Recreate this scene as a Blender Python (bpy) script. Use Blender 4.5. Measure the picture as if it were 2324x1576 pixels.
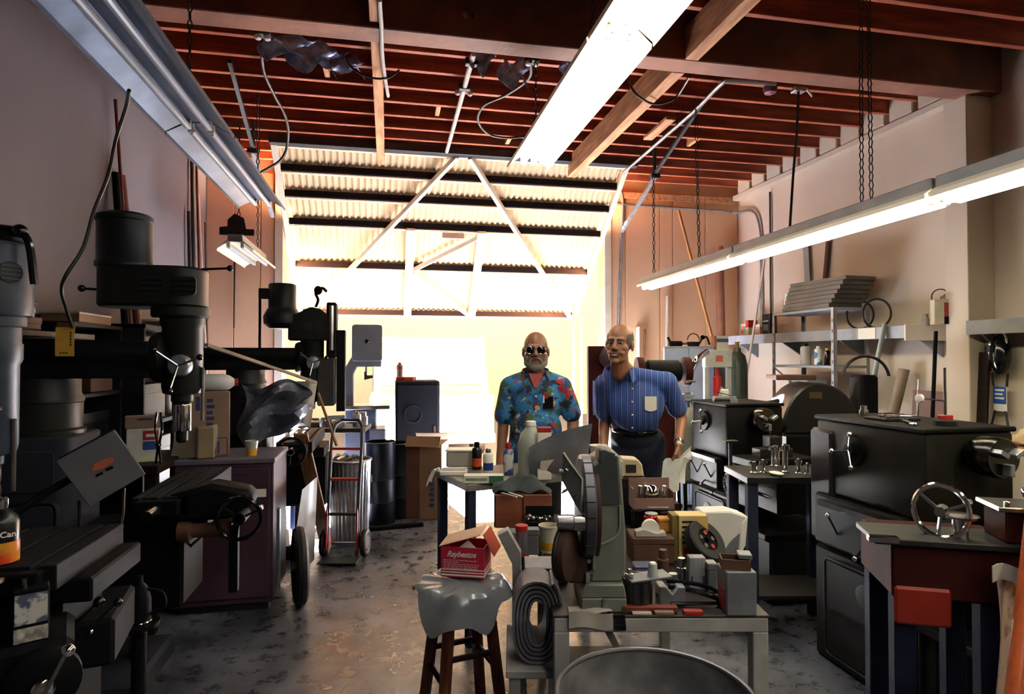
import bpy, bmesh, math, random
from mathutils import Vector, Matrix, Euler
import numpy as np
R = math.radians
random.seed(7)
for _o in list(bpy.data.objects):
    bpy.data.objects.remove(_o)
scene = bpy.context.scene
COL = scene.collection

# ------------------------------------------------------------------ camera
FPX = 1400.0
YAW = R(11.39); PITCH = R(0.98)
CAM_H = 1.6
cam_data = bpy.data.cameras.new('camera')
cam_data.sensor_width = 36.0
cam_data.lens = FPX / 2324.0 * 36.0
cam_data.clip_start = 0.05
cam_data.clip_end = 200
cam = bpy.data.objects.new('camera', cam_data)
cam.location = (0, 0, CAM_H)
cam.rotation_euler = (R(90) + PITCH, 0, -YAW)
COL.objects.link(cam)
scene.camera = cam

# ------------------------------------------------------------------ sky, sun, exposure
world = bpy.data.worlds.new('sky')
scene.world = world
world.use_nodes = True
_nt = world.node_tree
_nt.nodes.clear()
_bg = _nt.nodes.new('ShaderNodeBackground')
_out = _nt.nodes.new('ShaderNodeOutputWorld')
_bg.inputs['Color'].default_value = (1.0, 0.98, 0.93, 1)
_bg.inputs['Strength'].default_value = 1.0
_nt.links.new(_bg.outputs[0], _out.inputs[0])
sun_d = bpy.data.lights.new('sun', 'SUN')
sun_d.energy = 900.0
sun_d.color = (1.0, 0.98, 0.95)
sun_d.angle = R(0.6)
sun = bpy.data.objects.new('sun', sun_d)
sun.rotation_euler = (R(-51), 0, R(10))
COL.objects.link(sun)
portal_d = bpy.data.lights.new('doorway_portal', 'AREA')
portal_d.shape = 'RECTANGLE'
portal_d.size = 3.7
portal_d.size_y = 3.4
portal_d.cycles.is_portal = True
portal = bpy.data.objects.new('doorway_portal', portal_d)
portal.location = (0.72, 7.62, 1.75)
portal.rotation_euler = (R(-90), 0, 0)
COL.objects.link(portal)
vs = scene.view_settings
vs.view_transform = 'Standard'
vs.look = 'None'
vs.exposure = 1.7
vs.gamma = 1.0
vs.use_curve_mapping = False
scene.cycles.use_denoising = True
scene.cycles.max_bounces = 8
scene.cycles.diffuse_bounces = 5
scene.cycles.caustics_reflective = False
scene.cycles.caustics_refractive = False
scene.cycles.sample_clamp_indirect = 6.0

# ------------------------------------------------------------------ helpers
_FW = Vector((math.sin(YAW) * math.cos(PITCH), math.cos(YAW) * math.cos(PITCH), math.sin(PITCH)))
_RT = Vector((math.cos(YAW), -math.sin(YAW), 0))
_UP = _RT.cross(_FW)

def at(px, py, X=None, Y=None, Z=None, d=None):
    """world point on a plane (X=, Y=, Z=) or at a distance d along the view, from photograph coordinates"""
    r = _FW + _RT * ((px - 1162) / FPX) - _UP * ((py - 788) / FPX)
    o = Vector((0, 0, CAM_H))
    if X is not None: t = X / r.x
    elif Y is not None: t = Y / r.y
    elif Z is not None: t = (Z - CAM_H) / r.z
    else: t = d
    return o + r * t

def srgb(h):
    if isinstance(h, str):
        h = h.lstrip('#')
        c = [int(h[i:i + 2], 16) / 255 for i in (0, 2, 4)]
    else:
        c = h
    return tuple(((x / 12.92) if x <= .04045 else ((x + .055) / 1.055) ** 2.4) for x in c)

MATS = {}
def mat(name, col, rough=.5, metal=0.0, var=.25, scale=6.0, bump=.0, col2=None, lo=.4, hi=.65, stretch=None, emit=0.0, spec=.5, coat=0.0, detail=4):
    """procedural principled material: two tones mixed by noise, optional relief"""
    if name in MATS: return MATS[name]
    m = bpy.data.materials.new(name); m.use_nodes = True
    nt = m.node_tree; b = nt.nodes['Principled BSDF']
    c = srgb(col)
    c2 = srgb(col2) if col2 else tuple(x * (1 - var) for x in c)
    tc = nt.nodes.new('ShaderNodeTexCoord'); mp = nt.nodes.new('ShaderNodeMapping')
    nt.links.new(tc.outputs['Object'], mp.inputs[0])
    if stretch: mp.inputs['Scale'].default_value = stretch
    nz = nt.nodes.new('ShaderNodeTexNoise'); nz.inputs['Scale'].default_value = scale; nz.inputs['Detail'].default_value = detail
    nt.links.new(mp.outputs[0], nz.inputs['Vector'])
    cr = nt.nodes.new('ShaderNodeValToRGB')
    cr.color_ramp.elements[0].position = lo; cr.color_ramp.elements[0].color = (*c2, 1)
    cr.color_ramp.elements[1].position = hi; cr.color_ramp.elements[1].color = (*c, 1)
    nt.links.new(nz.outputs['Fac'], cr.inputs[0])
    nt.links.new(cr.outputs[0], b.inputs['Base Color'])
    b.inputs['Roughness'].default_value = rough
    b.inputs['Metallic'].default_value = metal
    b.inputs['Specular IOR Level'].default_value = spec
    if coat: b.inputs['Coat Weight'].default_value = coat
    if emit:
        b.inputs['Emission Color'].default_value = (*c, 1); b.inputs['Emission Strength'].default_value = emit
    if bump:
        bp = nt.nodes.new('ShaderNodeBump'); bp.inputs['Strength'].default_value = bump; bp.inputs['Distance'].default_value = .01
        n2 = nt.nodes.new('ShaderNodeTexNoise'); n2.inputs['Scale'].default_value = scale * 6
        nt.links.new(mp.outputs[0], n2.inputs['Vector'])
        nt.links.new(n2.outputs['Fac'], bp.inputs['Height']); nt.links.new(bp.outputs[0], b.inputs['Normal'])
    MATS[name] = m
    return m

def glassy(name, col, rough=.05, trans=.9, alpha=1.0):
    if name in MATS: return MATS[name]
    m = mat(name, col, rough=rough, var=.05)
    b = m.node_tree.nodes['Principled BSDF']
    b.inputs['Transmission Weight'].default_value = trans
    b.inputs['IOR'].default_value = 1.25
    if alpha < 1: b.inputs['Alpha'].default_value = alpha
    return m

def frame(d):
    d = Vector(d).normalized()
    a = Vector((0, 0, 1)) if abs(d.z) < .95 else Vector((1, 0, 0))
    u = a.cross(d).normalized(); v = d.cross(u)
    return u, v, d

class MB:
    def __init__(self): self.v = []; self.f = []
    def add(self, vs, fs, m=None):
        k = len(self.v)
        self.v += [tuple(m @ Vector(p)) if m is not None else tuple(p) for p in vs]
        self.f += [tuple(i + k for i in f) for f in fs]
        return self
    def box(self, c, s, r=(0, 0, 0), taper=1.0, tx=None, ty=None):
        x, y, z = (q / 2 for q in s)
        tx = taper if tx is None else tx; ty = taper if ty is None else ty
        vs = [(-x, -y, -z), (x, -y, -z), (x, y, -z), (-x, y, -z), (-x * tx, -y * ty, z), (x * tx, -y * ty, z), (x * tx, y * ty, z), (-x * tx, y * ty, z)]
        fs = [(3, 2, 1, 0), (4, 5, 6, 7), (0, 1, 5, 4), (1, 2, 6, 5), (2, 3, 7, 6), (3, 0, 4, 7)]
        return self.add(vs, fs, Matrix.Translation(c) @ Euler(r).to_matrix().to_4x4())
    def b2(self, lo, hi):
        lo = Vector(lo); hi = Vector(hi)
        return self.box((lo + hi) / 2, tuple(abs(q) for q in (hi - lo)))
    def bar(self, a, b, w, h, roll=0.0):
        a = Vector(a); b = Vector(b); u, v, d = frame(b - a)
        if roll: q = Matrix.Rotation(roll, 3, d); u = q @ u; v = q @ v
        vs = []
        for p in (a, b):
            for sx, sy in ((-1, -1), (1, -1), (1, 1), (-1, 1)): vs.append(p + u * (sx * w / 2) + v * (sy * h / 2))
        return self.add(vs, [(3, 2, 1, 0), (4, 5, 6, 7), (0, 1, 5, 4), (1, 2, 6, 5), (2, 3, 7, 6), (3, 0, 4, 7)])
    def ring(self, a, axis, prof, n=16, cap=True, ang=None, sx=1.0, sy=1.0):
        """lathe: prof = [(r, t)] along axis from point a"""
        a = Vector(a); u, v, d = frame(axis); k = len(self.v)
        full = ang is None
        m = n if full else n + 1
        for r, t in prof:
            for i in range(m):
                th = 2 * math.pi * i / n if full else ang[0] + (ang[1] - ang[0]) * i / n
                self.v.append(tuple(a + u * (r * sx * math.cos(th)) + v * (r * sy * math.sin(th)) + d * t))
        for j in range(len(prof) - 1):
            for i in range(n):
                i2 = (i + 1) % m
                self.f.append((k + j * m + i, k + j * m + i2, k + (j + 1) * m + i2, k + (j + 1) * m + i))
        if cap and full:
            if prof[0][0] > 1e-6: self.f.append(tuple(k + i for i in reversed(range(m))))
            if prof[-1][0] > 1e-6: self.f.append(tuple(k + (len(prof) - 1) * m + i for i in range(m)))
        return self
    def cyl(self, a, b, r, r2=None, n=16):
        a = Vector(a); b = Vector(b)
        return self.ring(a, b - a, [(r, 0), (r if r2 is None else r2, (b - a).length)], n)
    def tube(self, pts, r, n=8, closed=False, flat=1.0):
        pts = [Vector(p) for p in pts]; N = len(pts); k = len(self.v)
        pu = None
        for i, p in enumerate(pts):
            if closed: d = pts[(i + 1) % N] - pts[i - 1]
            else: d = pts[min(i + 1, N - 1)] - pts[max(i - 1, 0)]
            d.normalize()
            if pu is None: u, v, _ = frame(d)
            else:
                u = pu - d * pu.dot(d)
                u = u.normalized() if u.length > 1e-5 else frame(d)[0]
                v = d.cross(u)
            pu = u
            rr = r[i] if isinstance(r, (list, tuple)) else r
            for j in range(n):
                th = 2 * math.pi * j / n
                self.v.append(tuple(p + u * (rr * math.cos(th)) + v * (rr * flat * math.sin(th))))
        M = N if closed else N - 1
        for i in range(M):
            for j in range(n):
                a = k + i * n + j; b = k + i * n + (j + 1) % n
                c = k + ((i + 1) % N) * n + (j + 1) % n; e = k + ((i + 1) % N) * n + j
                self.f.append((a, b, c, e))
        if not closed:
            self.f.append(tuple(k + j for j in reversed(range(n)))); self.f.append(tuple(k + (N - 1) * n + j for j in range(n)))
        return self
    def torus(self, c, axis, R_, r, n=28, m=8, a0=0, a1=None, sx=1.0, sy=1.0):
        u, v, d = frame(axis); c = Vector(c)
        full = a1 is None
        cnt = n if full else n + 1
        pts = []
        for i in range(cnt):
            th = 2 * math.pi * i / n if full else a0 + (a1 - a0) * i / n
            pts.append(c + u * (R_ * sx * math.cos(th)) + v * (R_ * sy * math.sin(th)))
        return self.tube(pts, r, m, closed=full)
    def sph(self, c, r, s=(1, 1, 1), n=12, m=8, rot=None):
        k = len(self.v); c = Vector(c); q = Euler(rot).to_matrix() if rot else Matrix.Identity(3)
        self.v.append(tuple(c + q @ Vector((0, 0, r * s[2]))))
        for j in range(1, m):
            ph = math.pi * j / m
            for i in range(n):
                th = 2 * math.pi * i / n
                self.v.append(tuple(c + q @ Vector((r * s[0] * math.sin(ph) * math.cos(th), r * s[1] * math.sin(ph) * math.sin(th), r * s[2] * math.cos(ph)))))
        self.v.append(tuple(c - q @ Vector((0, 0, r * s[2])))); last = len(self.v) - 1
        for i in range(n): self.f.append((k, k + 1 + i, k + 1 + (i + 1) % n))
        for j in range(m - 2):
            for i in range(n):
                a = k + 1 + j * n
                self.f.append((a + i, a + n + i, a + n + (i + 1) % n, a + (i + 1) % n))
        a = k + 1 + (m - 2) * n
        for i in range(n): self.f.append((a + i, last, a + (i + 1) % n))
        return self
    def prism(self, poly, o, u, v, t):
        """polygon [(a,b)] in plane o + a*u + b*v, extruded by vector t"""
        o = Vector(o); u = Vector(u); v = Vector(v); t = Vector(t); n = len(poly)
        vs = [o + u * a + v * b for a, b in poly] + [o + u * a + v * b + t for a, b in poly]
        fs = [tuple(reversed(range(n))), tuple(range(n, 2 * n))] + [(i, (i + 1) % n, n + (i + 1) % n, n + i) for i in range(n)]
        return self.add(vs, fs)
    def sheet(self, fn, nu, nv, thick=.002):
        """fn(u,v)->point; closed thin shell"""
        P = [[Vector(fn(i / nu, j / nv)) for i in range(nu + 1)] for j in range(nv + 1)]
        k = len(self.v); W = nu + 1; N = W * (nv + 1)
        nor = []
        for j in range(nv + 1):
            for i in range(W):
                du = P[j][min(i + 1, nu)] - P[j][max(i - 1, 0)]; dv = P[min(j + 1, nv)][i] - P[max(j - 1, 0)][i]
                q = du.cross(dv); nor.append(q.normalized() if q.length > 1e-9 else Vector((0, 0, 1)))
        flat = [p for row in P for p in row]
        self.v += [tuple(p) for p in flat] + [tuple(p - q * thick) for p, q in zip(flat, nor)]
        for j in range(nv):
            for i in range(nu):
                a = k + j * W + i
                self.f.append((a, a + 1, a + W + 1, a + W)); b = a + N
                self.f.append((b, b + W, b + W + 1, b + 1))
        for i in range(nu):
            a = k + i; self.f.append((a + 1, a, a + N, a + N + 1))
            a = k + nv * W + i; self.f.append((a, a + 1, a + N + 1, a + N))
        for j in range(nv):
            a = k + j * W; self.f.append((a, a + W, a + W + N, a + N))
            a = k + j * W + nu; self.f.append((a + W, a, a + N, a + W + N))
        return self
    def mesh(self, name, bev=0.0, smooth=35, seg=1):
        me = bpy.data.meshes.new(name)
        me.from_pydata(self.v, [], self.f)
        bm = bmesh.new(); bm.from_mesh(me)
        bmesh.ops.recalc_face_normals(bm, faces=bm.faces)
        if bev:
            es = [e for e in bm.edges if len(e.link_faces) == 2 and e.calc_face_angle(0) > R(30)]
            if es: bmesh.ops.bevel(bm, geom=es, offset=bev, segments=seg, affect='EDGES', clamp_overlap=True, profile=.5)
        bm.to_mesh(me); bm.free()
        for p in me.polygons: p.use_smooth = True
        me.set_sharp_from_angle(angle=R(smooth))
        return me
    def build(self, name, m, parent=None, bev=0.0, label=None, smooth=35, seg=1):
        o = bpy.data.objects.new(name, self.mesh(name, bev, smooth, seg))
        o.data.materials.append(m)
        COL.objects.link(o)
        if parent is not None: o.parent = parent
        if label: o['label'] = label
        return o

def tag(o, label, cat, group=None):
    o['label'] = label; o['category'] = cat
    if group: o['group'] = group
    return o
def thing(name, label, cat, loc=(0, 0, 0), rz=0.0, group=None, rot=None):
    o = bpy.data.objects.new(name, None); COL.objects.link(o)
    o.empty_display_size = .05
    o.location = loc; o.rotation_euler = rot if rot else (0, 0, rz)
    return tag(o, label, cat, group)
def one(mb, name, m, label, cat, loc=None, rz=0.0, group=None, bev=0.0, rot=None, smooth=35):
    """a thing that is a single mesh (built in local coordinates when loc is given)"""
    o = mb.build(name, m, None, bev, smooth=smooth)
    if loc is not None: o.location = loc
    if rz: o.rotation_euler = (0, 0, rz)
    if rot: o.rotation_euler = rot
    return tag(o, label, cat, group)
def struct(mb, name, m, bev=0.0, parent=None, smooth=35):
    o = mb.build(name, m, parent, bev, smooth=smooth)
    if parent is None: o['kind'] = 'structure'
    return o
def dup(root, loc, rz=None, label=None):
    c = root.copy(); COL.objects.link(c); c.location = loc
    if rz is not None: c.rotation_euler = (0, 0, rz)
    if label: c['label'] = label
    for ch in list(root.children):
        d = ch.copy(); COL.objects.link(d); d.parent = c
        for g in list(ch.children):
            e = g.copy(); COL.objects.link(e); e.parent = d
    return c
def share(src, name, parent, loc=(0, 0, 0), rot=(0, 0, 0)):
    o = bpy.data.objects.new(name, src.data); COL.objects.link(o); o.parent = parent
    o.location = loc; o.rotation_euler = rot
    return o
def text(body, size, m, name='lettering', parent=None, loc=(0, 0, 0), rot=(0, 0, 0), shear=0.0, depth=.0006, bold=0.0, align='CENTER', sx=1.0):
    cu = bpy.data.curves.new('lettering', 'FONT'); cu.body = body; cu.size = size; cu.extrude = depth; cu.shear = shear
    cu.offset = bold; cu.align_x = align; cu.align_y = 'CENTER'; cu.resolution_u = 3
    tmp = bpy.data.objects.new('tmp', cu); COL.objects.link(tmp)
    bpy.context.view_layer.update()
    me = bpy.data.meshes.new_from_object(tmp.evaluated_get(bpy.context.evaluated_depsgraph_get()))
    bpy.data.objects.remove(tmp)
    me.materials.clear(); me.materials.append(m)
    o = bpy.data.objects.new(name, me); COL.objects.link(o)
    o.parent = parent; o.location = loc; o.rotation_euler = rot; o.scale = (sx, 1, 1)
    return o
def wob(pts, n=8):
    """smooth curve through control points (Catmull-Rom)"""
    P = [Vector(p) for p in pts]; P = [P[0] * 2 - P[1]] + P + [P[-1] * 2 - P[-2]]; out = []
    for i in range(1, len(P) - 2):
        for k in range(n):
            t = k / n
            out.append(.5 * ((2 * P[i]) + (P[i + 1] - P[i - 1]) * t + (2 * P[i - 1] - 5 * P[i] + 4 * P[i + 1] - P[i + 2]) * t * t + (3 * P[i] - P[i - 1] - 3 * P[i + 1] + P[i + 2]) * t ** 3))
    out.append(P[-2])
    return out

# ------------------------------------------------------------------ materials of the room
XL, XR, YB, YF = -1.99, 4.54, 7.4, -3.2      # room extents
ZJ, ZD = 3.82, 4.07                          # joist underside, roof deck
m_wall_l = mat('shade_toned_plaster', '#5e5659', rough=.85, var=.1, scale=1.3, bump=.15, lo=.35, hi=.7)  # left wall: shade put into the colour, darker than the other plaster
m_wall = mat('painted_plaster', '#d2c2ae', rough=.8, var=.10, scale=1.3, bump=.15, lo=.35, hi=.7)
m_wallboard = mat('painted_board', '#dcb088', rough=.75, var=.08, scale=2.0, bump=.1)
m_joist = mat('red_fir', '#9a4a26', rough=.7, col2='#6e2c16', scale=3, stretch=(.6, 6, 6), bump=.3)
m_timber = mat('sawn_timber', '#b98659', rough=.75, col2='#8d5a38', scale=4, stretch=(6, .7, 6), bump=.3)
m_deck = mat('roof_boards', '#3a190e', rough=.8, col2='#2a110a', scale=3, bump=.3)
m_black = mat('black_paint', '#17171b', rough=.45, var=.4)
m_galv = mat('galvanised', '#a9adb2', rough=.35, metal=.8, var=.25, scale=14)
m_steel = mat('bright_steel', '#c2c3c6', rough=.22, metal=1.0, var=.2, scale=10)
m_iron = mat('dark_iron', '#191818', rough=.55, metal=.2, var=.4, scale=9)
m_chrome = mat('chrome', '#e6e6e8', rough=.08, metal=1.0, var=.05)
m_white = mat('white_enamel', '#eeeae0', rough=.35, var=.06)
m_cable = mat('black_cable', '#101012', rough=.5, var=.2)

def floor_material():
    m = bpy.data.materials.new('stained_concrete'); m.use_nodes = True
    nt = m.node_tree; b = nt.nodes['Principled BSDF']
    tc = nt.nodes.new('ShaderNodeTexCoord')
    n1 = nt.nodes.new('ShaderNodeTexNoise'); n1.inputs['Scale'].default_value = 1.6; n1.inputs['Detail'].default_value = 8; n1.inputs['Roughness'].default_value = .65
    n2 = nt.nodes.new('ShaderNodeTexNoise'); n2.inputs['Scale'].default_value = 9; n2.inputs['Detail'].default_value = 6; n2.inputs['Roughness'].default_value = .7
    for n in (n1, n2): nt.links.new(tc.outputs['Object'], n.inputs['Vector'])
    c1 = nt.nodes.new('ShaderNodeValToRGB')
    c1.color_ramp.elements[0].position = .38; c1.color_ramp.elements[0].color = (*srgb('#25252c'), 1)
    c1.color_ramp.elements[1].position = .66; c1.color_ramp.elements[1].color = (*srgb('#767a85'), 1)
    nt.links.new(n1.outputs['Fac'], c1.inputs[0])
    c2 = nt.nodes.new('ShaderNodeValToRGB')
    c2.color_ramp.elements[0].position = .36; c2.color_ramp.elements[0].color = (.35, .33, .33, 1)
    c2.color_ramp.elements[1].position = .55; c2.color_ramp.elements[1].color = (1, 1, 1, 1)
    nt.links.new(n2.outputs['Fac'], c2.inputs[0])
    mx = nt.nodes.new('ShaderNodeMix'); mx.data_type = 'RGBA'; mx.blend_type = 'MULTIPLY'; mx.inputs[0].default_value = .8
    nt.links.new(c1.outputs[0], mx.inputs[6]); nt.links.new(c2.outputs[0], mx.inputs[7])
    nt.links.new(mx.outputs[2], b.inputs['Base Color'])
    rr = nt.nodes.new('ShaderNodeMapRange'); rr.inputs[1].default_value = .3; rr.inputs[2].default_value = .7; rr.inputs[3].default_value = .2; rr.inputs[4].default_value = .42
    nt.links.new(n2.outputs['Fac'], rr.inputs[0]); nt.links.new(rr.outputs[0], b.inputs['Roughness'])
    bp = nt.nodes.new('ShaderNodeBump'); bp.inputs['Strength'].default_value = .25; bp.inputs['Distance'].default_value = .01
    nt.links.new(n2.outputs['Fac'], bp.inputs['Height']); nt.links.new(bp.outputs[0], b.inputs['Normal'])
    b.inputs['Specular IOR Level'].default_value = .6
    return m

# ------------------------------------------------------------------ room shell
struct(MB().b2((XL - .3, YF - .3, -.15), (XR + .3, YB + .22, 0)), 'floor', floor_material())
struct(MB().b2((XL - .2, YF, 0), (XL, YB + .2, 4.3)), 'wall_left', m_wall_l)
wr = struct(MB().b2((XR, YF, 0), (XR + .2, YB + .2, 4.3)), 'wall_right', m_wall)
struct(MB().b2((XL, YF - .2, 0), (XR, YF, 4.3)), 'wall_front', mat('dark_front_wall', '#5a4c40', rough=.9))
OX0, OX1 = -1.168, 2.668                        # doorway
wb = struct(MB().b2((XL, YB, 0), (OX0, YB + .2, 4.3)).b2((OX1, YB, 0), (XR, YB + .2, 4.3)).b2((OX0, YB, 3.84), (OX1, YB + .2, 4.3)), 'wall_back', m_wallboard)
# boarded lining seams of the back wall: single vertical boards
for x0, x1 in ((-1.985, -1.70), (-1.69, -1.42), (-1.41, -1.27), (2.75, 2.95), (2.96, 3.42), (3.43, 3.60), (3.61, 4.06), (4.07, 4.53)):
    struct(MB().b2((x0, YB - .018, .02), (x1, YB - .001, 3.70)), 'wall_board', m_wallboard, .003, wb)
struct(MB().b2((2.76, YB - .05, 3.62), (4.53, YB - .019, 3.70)), 'top_trim', m_timber, 0, wb)
# pilaster carrying the cross beam
struct(MB().b2((4.30, 3.88, 0), (XR, 4.08, 3.60)), 'pilaster', m_wall, .005, wr)
struct(MB().b2((4.44, 4.09, 3.66), (XR, YB - .05, 3.72)), 'wall_ledge', m_wall, .004, wr)
# roof: deck, joists, beams
ce = struct(MB().b2((XL, YF, ZD), (XR, YB, ZD + .05)), 'ceiling', m_deck)
jm = MB().b2((XL + .01, -.021, 0), (XR - .01, .021, ZD - ZJ)).build('joist', m_joist, ce, .003)
jm.location = (0, 7.27, ZJ)
y = 7.27 - .308; n = 0
while y > YF + .1:
    if not (3.74 < y < 4.05):
        o = share(jm, 'joist', ce, (0, y, ZJ + random.uniform(-.004, .004)))
    y -= .308
struct(MB().b2((XL, 3.80, 3.60), (XR, 3.98, ZD)), 'cross_beam', mat('dark_beam', '#7a4a34', rough=.75, col2='#5a3424', scale=3, bump=.3), .006, ce)
struct(MB().b2((-.115, -3.0, 3.63), (-.04, 3.795, ZJ - .002)), 'timber', m_timber, .004, ce)
struct(MB().b2((-.115, 3.985, 3.63), (-.04, 6.6, ZJ - .002)), 'timber', m_timber, .004, ce)
struct(MB().b2((1.95, -3.0, 3.60), (2.045, 3.795, ZJ - .002)), 'timber', m_timber, .004, ce)
struct(MB().b2((1.95, 3.985, 3.60), (2.045, 6.55, ZJ - .002)), 'timber', m_timber, .004, ce)
for x, ya in ((.42, 5.425), (1.2, 6.04), (-.5, 4.81), (3.1, 5.73)):
    struct(MB().b2((x, ya + .022, ZJ + .02), (x + .04, ya + .286, ZD)), 'blocking', m_timber, .003, ce)
for i in range(10):       # plastered frieze between joist ends at the right wall
    yy = 7.27 - .308 * i
    struct(MB().b2((4.45, yy - .283, 3.73), (XR - .002, yy - .025, ZD - .01)), 'frieze_block', m_wall, .01, ce)

# ------------------------------------------------------------------ tilt-up door: sloping corrugated leaf
m_corr = mat('corrugated_fibreglass', '#d6ba94', spec=.2, rough=.7, var=.08, scale=5)
m_doorsteel = mat('door_steel', '#e2d3b8', rough=.5, var=.12)
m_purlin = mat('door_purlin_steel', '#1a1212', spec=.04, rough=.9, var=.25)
door = bpy.data.objects.new('door_1', None); COL.objects.link(door); door['kind'] = 'structure'
DT = Vector((0, 6.50, 3.76)); DB = Vector((0, 8.54, 2.19))      # top edge (inside) and bottom edge (outside)
DX0, DX1 = -1.10, 2.60
dl = DB - DT; dn = dl.normalized().cross(Vector((1, 0, 0)))     # leaf direction and its normal
if dn.z < 0: dn = -dn
def dp(x, s, h=0.0): return Vector((x, 0, 0)) + DT + dl * s + dn * h
def s_at(py):   # door parameter of a photograph row at the middle of the door
    lo, hi = 0.0, 1.0
    r = _FW + _RT * ((1020 - 1162) / FPX) - _UP * ((py - 788) / FPX)
    n_ = dn; t = (DT - Vector((0, 0, CAM_H))).dot(n_) / r.dot(n_)
    p = Vector((0, 0, CAM_H)) + r * t
    return (p - DT).dot(dl) / dl.length_squared
rows = [0.0] + [s_at(q) for q in (405, 460, 520, 612, 712)]
rows[-1] = 1.0
P = .068
for a, b in zip(rows[:-1], rows[1:]):
    w = MB(); nx = int((DX1 - DX0) / P * 6)
    w.sheet(lambda u, v: dp(DX0 + (DX1 - DX0) * u, a + (b - a) * v, .075 + .013 * math.sin(2 * math.pi * (DX1 - DX0) * u / P)), nx, 1, .003)
    w.build('corrugated_panel', m_corr, door)
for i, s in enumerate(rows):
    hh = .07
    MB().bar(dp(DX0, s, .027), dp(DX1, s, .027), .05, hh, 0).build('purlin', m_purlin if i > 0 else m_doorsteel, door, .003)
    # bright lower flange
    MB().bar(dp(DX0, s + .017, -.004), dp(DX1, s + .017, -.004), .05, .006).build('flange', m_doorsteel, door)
for x in (DX0 - .03, DX1 + .03):
    MB().bar(dp(x, -.01, .02), dp(x, 1.02, .02), .06, .09).build('side_rail', m_doorsteel, door, .004)
def strap(a, b, w, h, nm, lift=-.03):
    MB().bar(dp(a[0], a[1], lift), dp(b[0], b[1], lift), w, h).build(nm, m_doorsteel, door, .002)
cx = .76
strap((cx - .05, .0), (DX0 + .05, 1.0), .05, .05, 'diagonal_brace', -.045)
strap((cx + .09, .0), (DX1 - .02, 1.0), .05, .05, 'diagonal_brace', -.045)
strap((.26, rows[3]), (.26, 1.0), .10, .04, 'upright_brace', -.035)
strap((1.10, rows[3]), (1.14, 1.0), .10, .04, 'upright_brace', -.035)
strap((.31, rows[4]), (1.09, rows[3] + .03), .035, .05, 'gate_brace', -.03)
strap((.31, rows[4] + .02), (1.09, .985), .035, .05, 'gate_brace', -.03)
# black header tube carried under the joists and its track arms
MB().bar((DX0 - .06, 6.44, 3.765), (DX1 + .12, 6.44, 3.765), .09, .085).build('header_tube', m_black, door, .006)
for x, ex in ((DX0 - .14, -1), (DX1 + .18, 1)):
    MB().cyl((x, 6.1, ZJ + .1), (x, 6.1, 3.52), .016, n=8).build('hanger_rod', m_black, door)
    MB().bar((x, 6.12, 3.55), (x - ex * .05, 5.0, ZJ + .04), .03, .03).build('stay_rod', m_black, door)
    MB().bar((x, 6.1, 3.52), (x - ex * .02, 7.0, 3.12), .035, .035).build('track_arm', m_galv, door)
    MB().box((x, 6.1, 3.53), (.1, .06, .05)).build('track_bracket', m_black, door, .004)
# jambs and lower stop posts
for x in (OX0 - .046, OX1 + .046):
    MB().b2((x - .045, YB - .05, 0), (x + .045, YB + .12, 3.84)).build('jamb', m_doorsteel, door, .005)
for x in (2.36, 2.46):
    MB().b2((x - .012, YB + .25, 0), (x + .012, YB + .29, 2.3)).build('guide_rail', m_doorsteel, door, .003)
MB().box(dp(.76, rows[3] + .02, -.06), (.26, .03, .07)).build('pull_block', mat('pale_wood_block', '#c99a7c', rough=.7), door, .004)

# ------------------------------------------------------------------ outside
m_pave = mat('outdoor_concrete', '#171615', rough=.95, var=.12, scale=1.2)
struct(MB().b2((-25, YB + .22, -.16), (25, 40, -.02)), 'pavement', m_pave)
bl = thing('building', 'pale building across the bright yard outside the doorway', 'building', (0, 17, -.02))
m_bldg = mat('tan_stucco', '#9a9079', rough=.9, var=.05)
MB().b2((-14, 0, 0), (14, 5, 6.1)).build('wall', m_bldg, bl)
MB().b2((-14.15, -.15, 6.1), (14.15, 5.15, 6.25)).build('parapet', m_bldg, bl)

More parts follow.
